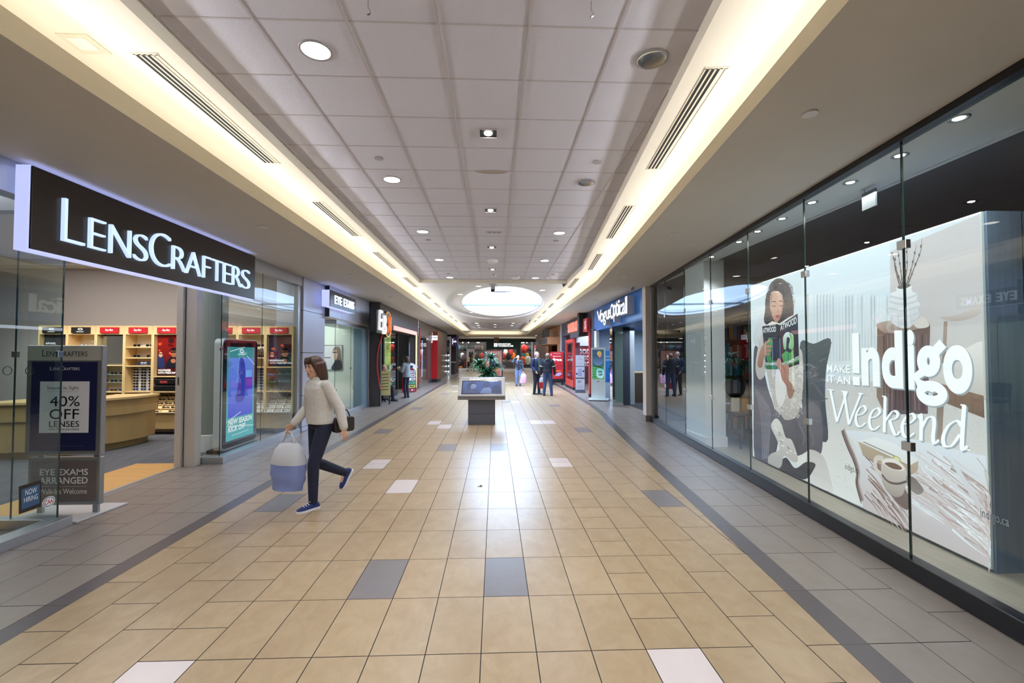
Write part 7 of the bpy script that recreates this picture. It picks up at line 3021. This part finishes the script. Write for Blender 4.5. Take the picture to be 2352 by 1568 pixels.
# two men talking
loc, rz, H = (1.70, 18.55, 0), math.radians(38), 1.74
J = dict(elL=(.25, .04, 1.13), wrL=(.23, -.08, .88), elR=(-.24, .03, 1.13), wrR=(-.2, -.14, .95), anL=(.13, .0, .085), anR=(-.10, .04, .085))
person('grey haired person in a navy jacket over a green shirt facing the other standing person', loc, rz, H, J,
       [('jacket', mat('navy jacket', '#232c52', .7, bump=.3, bscale=25), dict(g=.026, hem=-.08, front=mat('green shirt', '#4a6a62', .8))), ('trousers', mat('dark trousers', '#20253a', .8), dict(g=.014)), ('shoes', mat('dark shoes', '#1e1e26', .4))],
       yaw=math.radians(10), hair=('short', mat('grey hair', '#a8a4a2', .6)), skin=SKIN2)
hp = wpt(loc, rz, H, (.205, -.115, .805))
carry_bag('shopping_bag', 'red and white shopping bag between the two standing people', hp, .30, .46, .12, mat('white plastic film', '#dcdce2', .45), rz, mat('red plastic film', '#cc2a2c', .4), .1)
loc, rz, H = (2.08, 17.95, 0), math.radians(168), 1.68
J = dict(elL=(.27, .0, 1.13), wrL=(.29, -.06, .88), elR=(-.27, .0, 1.13), wrR=(-.29, -.06, .88), anL=(.15, .03, .085), anR=(-.16, .03, .085), knL=(.12, -.02, .5), knR=(-.13, -.02, .5))
person('balding person seen from behind in a black jacket with white sleeve stripes and jeans', loc, rz, H, J,
       [('jacket', mat('black jacket', '#1e2230', .75, bump=.3, bscale=25), dict(g=.036, hem=-.03, hood=1, band=mat('white stripe', '#d8d8cc', .6))), ('trousers', mat('blue jeans', '#3a4c78', .8, noise=.15, nscale=20), dict(g=.018)), ('shoes', mat('dark shoes', '#1e1e26', .4))],
       yaw=math.radians(-12), hair=('balding', mat('dark grey hair', '#5a5658', .6)), skin=SKIN)
# woman with the pink bag
loc, rz, H = (1.20, 23.5, 0), math.radians(6), 1.58
J = dict(elR=(-.36, -.02, 1.36), wrR=(-.17, -.06, 1.58), elL=(.26, .02, 1.13), wrL=(.28, -.02, .88), hed=(-.01, -.02, 1.63))
pt = mat('patterned jacket', '#2b3142', .8)
nt = pt.node_tree
n_ = nt.nodes.new('ShaderNodeTexVoronoi')
n_.inputs['Scale'].default_value = 17
cr = nt.nodes.new('ShaderNodeValToRGB')
cr.color_ramp.interpolation = 'CONSTANT'
cr.color_ramp.elements[0].color = (*lin('#8f9ab0'), 1)
cr.color_ramp.elements[1].position = .34
cr.color_ramp.elements[1].color = (*lin('#232a3e'), 1)
tc = nt.nodes.new('ShaderNodeTexCoord')
nt.links.new(tc.outputs['Object'], n_.inputs['Vector'])
nt.links.new(n_.outputs['Distance'], cr.inputs[0])
nt.links.new(cr.outputs[0], nt.nodes['Principled BSDF'].inputs['Base Color'])
person('person in a patterned dark jacket with a raised hand and a pink bag', loc, rz, H, J,
       [('jacket', pt, dict(g=.03, hem=-.04, front=mat('dark top', '#1f2436', .8), collar=mat('white collar', '#e4e4e8', .7))), ('trousers', mat('light jeans', '#6f84ac', .8, noise=.2, nscale=20), dict(g=.024, wide=1)), ('shoes', mat('dark shoes', '#1e1e26', .4))],
       hair=('short', mat('light hair', '#b09a88', .6)), skin=SKIN2, female=True, curl=(1.2, .6))
hp = wpt(loc, rz, H, (.262, -.04, .80))
carry_bag('shopping_bag', 'pink shopping bag held by the person in the patterned jacket', hp, .36, .52, .14, mat('pink plastic film', '#e3b4d6', .45), 0, None, .08,
          lambda b: b.blob([(-.06, .22), (0, .30), (.07, .24), (.03, .20)], '#7a4a8a'))
# far walker
p = floor_at(1085, 852)
loc, rz, H = (p.x, p.y - 2, 0), math.radians(70), 1.62
J = dict(knL=(.09, -.2, .55), anL=(.09, -.26, .12), knR=(-.09, .05, .5), anR=(-.09, .36, .2), elL=(.24, .1, 1.14), wrL=(.22, .0, .93), elR=(-.24, -.08, 1.14), wrR=(-.2, -.25, 1.02), toR=(0, -.8, -.6))
person('distant person in a long grey coat walking in front of the far shop', loc, rz, H, J,
       [('jacket', mat('grey coat', '#5a5c66', .8), dict(g=.03, hem=-.35, name='coat')), ('shoes', mat('dark shoes', '#1e1e26', .4))], hair=('long', HAIRB, .08), female=True)
# seated player inside the game shop doorway
loc, rz, H = (-3.98, 16.05, 0), math.radians(100), 1.72
J = dict(pel=(0, .05, .52), che=(0, .0, .84), nek=(0, -.06, 1.03), hed=(0, -.10, 1.18), shL=(.18, -.03, .98), shR=(-.18, -.03, .98), elL=(.24, -.1, .74), elR=(-.24, -.1, .74), wrL=(.15, -.33, .70), wrR=(-.15, -.33, .70),
         hiL=(.09, .03, .5), hiR=(-.09, .03, .5), knL=(.11, -.40, .5), knR=(-.11, -.40, .5), anL=(.11, -.42, .085), anR=(-.11, -.42, .085))
person('person in a dark jacket sitting on a red chair inside the game shop doorway', loc, rz, H, J,
       [('jacket', mat('black jacket', '#1e2230', .75), dict(g=.026, hem=.0)), ('trousers', mat('dark trousers', '#20253a', .8), dict(g=.014)), ('shoes', mat('dark shoes', '#1e1e26', .4))], hair=('short', mat('dark grey hair', '#5a5658', .6)))
r = thing('gaming_chair', 'red high backed gaming chair inside the game shop doorway', 'chair', loc, rz)
s_ = H / 1.75
b = MB()
b.rbox(-.26, .26, -.3, .22, .30, .38, .03)
b.build('seat', RED, r, bevel=.015)
b = MB()
b.M = Matrix.Translation((0, .21, .38)) @ Matrix.Rotation(math.radians(-8), 4, 'X')
b.rbox(-.25, .25, .02, .1, .05, .88, .12)
b.build('backrest', RED, r, bevel=.015)
b = MB()
b.cyl((0, 0, .08), (0, 0, .3), .03, 10)
for k in range(5):
    a = k * 2 * math.pi / 5
    b.tube([(0, 0, .09), (.28 * math.cos(a), .28 * math.sin(a), .05)], .022, 8)
    b.ball((.28 * math.cos(a), .28 * math.sin(a), .03), .03, n=8, m=6)
b.build('swivel_base', BLACKM, r)
# ------------------------------------------------------------------ fittings on the ceilings
def ordn(i):
    return ORDN[i]


def vent(i, side):
    y0 = 3.22 + 3.09 * i
    ye = 3.09 * .5
    r = thing('slot_vent', 'slot air vent in the %s cove ceiling, %s from the camera' % (side, ordn(i)), 'vent', (0, 0, 0), 0, 'slot vents in the %s cove' % side)
    if side == 'left':
        r.location = (-2.45, y0 + .91, ZS)
    else:
        yy = y0 + .91
        x = pw(STEP_R, yy) + .22 if yy < 11 else (2.34 + (yy - 13.4) * .016)
        r.location = (x, yy, ZS)
        r.rotation_euler = (0, 0, -math.atan(.0953) if yy < 11 else (-.04 if yy < 14 else -.016))
    b = MB()
    for x in (-.078, -.043, -.004, .035, .074):
        b.box(x - .012 if abs(x) < .07 else x - .008, x + .012 if abs(x) < .07 else x + .008, -.91, .91, -.004, .0)
    b.box(-.09, .09, -.925, -.90, -.004, 0)
    b.box(-.09, .09, .90, .925, -.004, 0)
    b.build('frame', mat('cream metal', '#d9d2c0', .5), r)
    for x in (-.062, -.0235, .0155, .0545):
        if x > .05:
            continue
        b = MB()
        b.box(x - .0115, x + .0115, -.90, .90, -.0048, -.0005)
        b.build('slot', mat('vent slot black', '#0c0b0b', .8), r)
    return r


for i in range(9):
    vent(i, 'left')
    vent(i, 'right')
DLP = 150
DISC = mat('lit diffuser', '#fff9ee', .3, emit=7.0)
REFL = mat('lamp reflector', '#b0aca4', .18, 1.0)
TRIM_ = mat('grey trim ring', '#9a9699', .4)


def downlight(x, y, z, R, on, lab, grp, power=0):
    r = thing('downlight', lab, 'ceiling light', (x, y, z), 0, grp)
    b = MB()
    b.smooth = True
    n = 28
    b.rings([[(q * math.cos(2 * math.pi * k / n), q * math.sin(2 * math.pi * k / n), h) for k in range(n)] for q, h in ((R, -.001), (R, -.008), (R * .86, -.010), (R * .84, -.002))], False)
    b.build('trim_ring', TRIM_, r)
    b = MB()
    if on:
        b.disc((0, 0), R * .86, R * .86, -.006, 28)
        b.build('diffuser', DISC, r)
    else:
        b.smooth = True
        b.rings([[(q * math.cos(2 * math.pi * k / n), q * math.sin(2 * math.pi * k / n), h) for k in range(n)] for q, h in ((R * .855, -.004), (R * .62, .05), (R * .4, .085), (.004, .1))], False)
        b.build('reflector', REFL, r)
    if power:
        spot('lamp_in_downlight', (x, y, z - .02), power, (.86, .93, 1), 140, .08)


# holes are not needed: the reflectors sit in shallow cans below the tile plane
for i in range(5):
    y = 3.3 + 2.45 * i
    downlight(-1.305, y, ZT, .118, True, 'round lit ceiling downlight, %s from the camera in the left row' % ordn(i), 'downlights in the left row', DLP)
    if i > 1:
        downlight(1.17, y, ZT, .118, True, 'round lit ceiling downlight, %s in the right row' % ordn(i), 'lit downlights in the right row', DLP)
for i, y in enumerate((.85, -1.6, -4.05)):  # unseen lamps added as brighter front fill, in downlight fittings
    for x in (-1.305, .45):
        downlight(x, y, ZT, .118, True, 'added fill downlight behind the camera, %s row, %s' % (ordn(i), 'left' if x < 0 else 'right'), 'added fill downlights behind the camera', 240)
for i in range(2):
    y = 3.3 + 2.45 * i
    r = thing('downlight', 'round unlit reflector downlight, %s one of the right row' % ['nearest', 'second'][i], 'ceiling light', (1.17, y, ZT), 0, 'unlit downlights')
    n = 32
    b = MB()
    b.smooth = True
    ri = lambda q, h: [(q * math.cos(2 * math.pi * k / n), q * math.sin(2 * math.pi * k / n), h) for k in range(n)]
    b.rings([ri(.118, -.001), ri(.118, -.012), ri(.104, -.014), ri(.102, -.004)], False)
    b.build('trim_ring', TRIM_, r)
    b = MB()
    b.smooth = True
    b.rings([ri(.103, -.0125), ri(.09, -.008), ri(.06, -.004), ri(.003, -.002)], False)
    b.build('reflector', REFL, r)
for i in range(5):
    y = 2.06 + 2.435 * i
    r = thing('square_spotlight', 'square black recessed spotlight, %s from the camera on the ceiling centre line' % ordn(i), 'ceiling light', (-.07, y, ZT), 0, 'square spotlights')
    b = MB()
    for q in ((-.1, .1, -.1, -.085), (-.1, .1, .085, .1), (-.1, -.085, -.085, .085), (.085, .1, -.085, .085)):
        b.box(q[0], q[1], q[2], q[3], -.012, -.001)
    b.build('trim_frame', mat('pale trim', '#b9b4b8', .4), r)
    b = MB()
    b.box(-.085, .085, -.085, .085, -.004, -.001)
    b.build('black_baffle', mat('matt black', '#0b0b0d', .6), r)
    b = MB()
    b.ball((0, 0, -.006), .042, .042, .014)
    b.build('bulb', mat('spot bulb', '#fffaf2', .3, emit=45), r)
    spot('lamp_in_spotlight', (-.07, y, ZT - .03), 100, (.9, .95, 1), 70, .05)
PLATE = mat('sprinkler plate', '#a8a4aa', .45)


def disc_plate(x, y, z, R, lab, grp):
    b = MB()
    b.smooth = False
    b.lathe([(R, -.012), (R, -.002), (R * .8, -.001)], 20)
    o = tag(b.build('sprinkler_cover', PLATE if z > 3.5 else WHITEM), lab, 'sprinkler cover', grp)
    o.location = (x, y, z)


for (x, y, lab) in ((-1.31, 5.12, 'near left'), (1.17, 5.13, 'near right'), (-1.29, 8.8, 'middle left'), (1.18, 8.76, 'middle right'), (-1.28, 12.49, 'far left'), (1.6, 12.5, 'far right')):
    disc_plate(x, y, ZT, .05, 'round grey sprinkler cover on the tiled ceiling, ' + lab, 'sprinkler covers on the tiles')
for i, (x, y) in enumerate(((-2.98, 5.92), (-3.0, 9.5), (-3.02, 13.17), (-3.04, 17.06))):
    disc_plate(x, y, ZL0, .055, 'round white sprinkler cover on the left lowered ceiling, %s from the camera' % ordn(i), 'sprinkler covers on the left')
for i, (x, y) in enumerate(((2.18, 3.03), (2.46, 6.17), (2.79, 9.66), (3.08, 13.8), (3.11, 17.0))):
    disc_plate(x, y, ZL0 + .03, .05, 'round white sprinkler cover on the right lowered ceiling, %s from the camera' % ordn(i), 'sprinkler covers on the right')
for i, (px, py) in enumerate(((1099, 663), (1246, 666), (1057, 681), (1272, 693), (1264, 711), (1082, 721))):
    p = floor_at(px, py, ZS)
    zz = ZS + .09 if (p.x / 2.08) ** 2 + ((p.y - 20.5) / 6.9) ** 2 < 1 else ZS
    downlight(p.x, p.y, zz, .11, True, 'small downlight beside the oval skylight, %s' % ['front left', 'front right', 'left side', 'right side', 'back right', 'back left'][i], 'downlights round the skylight')
for i, (x, y) in enumerate(((-1.3, 32.5), (1.3, 32.5), (-1.3, 35), (1.3, 35), (0, 34), (-1.3, 37.5), (0, 37))):
    downlight(x, y, ZT, .13, True, 'downlight in the far tiled recess, %s' % ['front left', 'front right', 'middle left', 'middle right', 'centre', 'back left', 'back centre'][i], 'far recess downlights', 110)
for i, (px, py) in enumerate(((1071, 778), (1112, 776), (1167, 774), (1232, 771))):
    p = floor_at(px, py, ZL0)
    downlight(p.x, min(p.y, 44.5), ZL0, .12, True, 'small downlight in the far crossing ceiling, %s from the left' % ordn(i), 'far crossing downlights')
for nm, (x, y), lab in (('smoke_detector', (-.06, 10.7), 'white smoke detector on the ceiling centre line'), ('smoke_detector', (.58, 13.0), 'white smoke detector right of centre by the ceiling step')):
    b = MB()
    b.smooth = False
    b.lathe([(.13, 0), (.13, -.02), (.10, -.055), (.05, -.06)][::-1], 24)
    o = tag(b.build(nm, WHITEM), lab, 'smoke detector', 'smoke detectors')
    o.location = (x, y, ZT)
b = MB()
b.box(-.15, .15, -.06, .06, -.006, 0)
b.cur = 1
for k in (-1, 0, 1):
    b.box(k * .085 - .03, k * .085 + .03, -.035, .035, -.009, -.006)
o = tag(b.build('air_grille', [GRIDM, mat('grille grey', '#8d888d', .6)]), 'small three part grille in a centre ceiling tile', 'grille')
o.location = (-.02, 8.2, ZT)
b = MB()
b.box(-.08, .08, -.06, .06, -.06, 0)
b.cur = 1
b.box(-.03, .03, -.062, -.058, -.045, -.015)
o = tag(b.build('ceiling_sensor', [WHITEM, mat('grille grey', '#8d888d', .6)]), 'small white box sensor on the centre line by the ceiling step', 'sensor')
o.location = (-.04, 12.55, ZT)
r = thing('security_camera', 'white dome security camera hanging in front of the skylight', 'camera', (-.066, 13.62, ZS))
b = MB()
b.lathe([(.12, -.03), (.12, 0)], 20)
b.cyl((0, 0, -.03), (0, 0, -.16), .075, 20)
b.build('mount', mat('grey camera body', '#a9a8ad', .4), r)
b = MB()
b.ball((0, 0, -.17), .068)
b.build('dome', mat('dark dome', '#1c1d22', .08), r)
r = thing('security_camera', 'small grey bracket camera under the right lowered ceiling near the blue shop front', 'camera', (3.40, 11.05, ZL0 + .03))
b = MB()
b.box(-.05, .05, -.05, .05, -.02, 0)
b.build('mount', WHITEM, r)
b = MB()
b.tube([(0, 0, -.02), (0, 0, -.06), (-.08, -.04, -.08)], .03, 10)
b.build('body', mat('grey camera body', '#a9a8ad', .4), r)
r = thing('cove_fitting', 'small square cream fitting in the near left cove ceiling', 'ceiling fitting', (-2.78, 3.13, ZS))
b = MB()
b.box(-.10, .10, -.10, .10, -.006, 0)
b.build('plate', mat('cream metal', '#d9d2c0', .5), r)
b = MB()
b.box(-.06, .06, -.07, .05, -.012, -.006)
b.build('lens', mat('fitting lens', '#f2eee2', .2), r)
for i, (x, y) in enumerate(((-.79, 2.80), (.6, 2.77), (-.70, 12.6), (.59, 12.5))):
    b = MB()
    b.cyl((0, 0, 0), (0, 0, -.06), .004, 6)
    b.tube([(0, 0, -.06), (.012, 0, -.075), (.012, 0, -.095), (0, 0, -.105), (-.008, 0, -.098)], .004, 6)
    o = tag(b.build('ceiling_hook', STEEL), 'small metal hook hanging from the tiled ceiling, %s' % ['near left', 'near right', 'far left', 'far right'][i], 'hook', 'ceiling hooks')
    o.location = (x, y, ZT)
# water stain on a ceiling tile
b = MB()
b.M = Matrix.Translation((-.04, 5.44, ZT - .0012))
b.add([(x, y, 0) for x, y in spline([(-.22, .0), (-.15, -.02), (0, -.03), (.15, -.02), (.22, 0), (.16, .06), (.05, .09), (-.08, .08), (-.18, .05)], 4)][::-1], [tuple(range(36))])
o = tag(b.build('water_stain', mat('brown stain', '#a39a92', .9)), 'pale brown water stain on a centre ceiling tile', 'stain')
# box hanging in the far ceiling
b = MB()
b.box(-.25, .25, -.1, .1, -.5, 0)
o = tag(b.build('hanging_box', mat('tan box', '#8f7a66', .6)), 'small brown box hanging from the far ceiling over the green shop', 'box')
o.location = (at_y(1140, 778, 44.5).x, 44.5, ZL0)
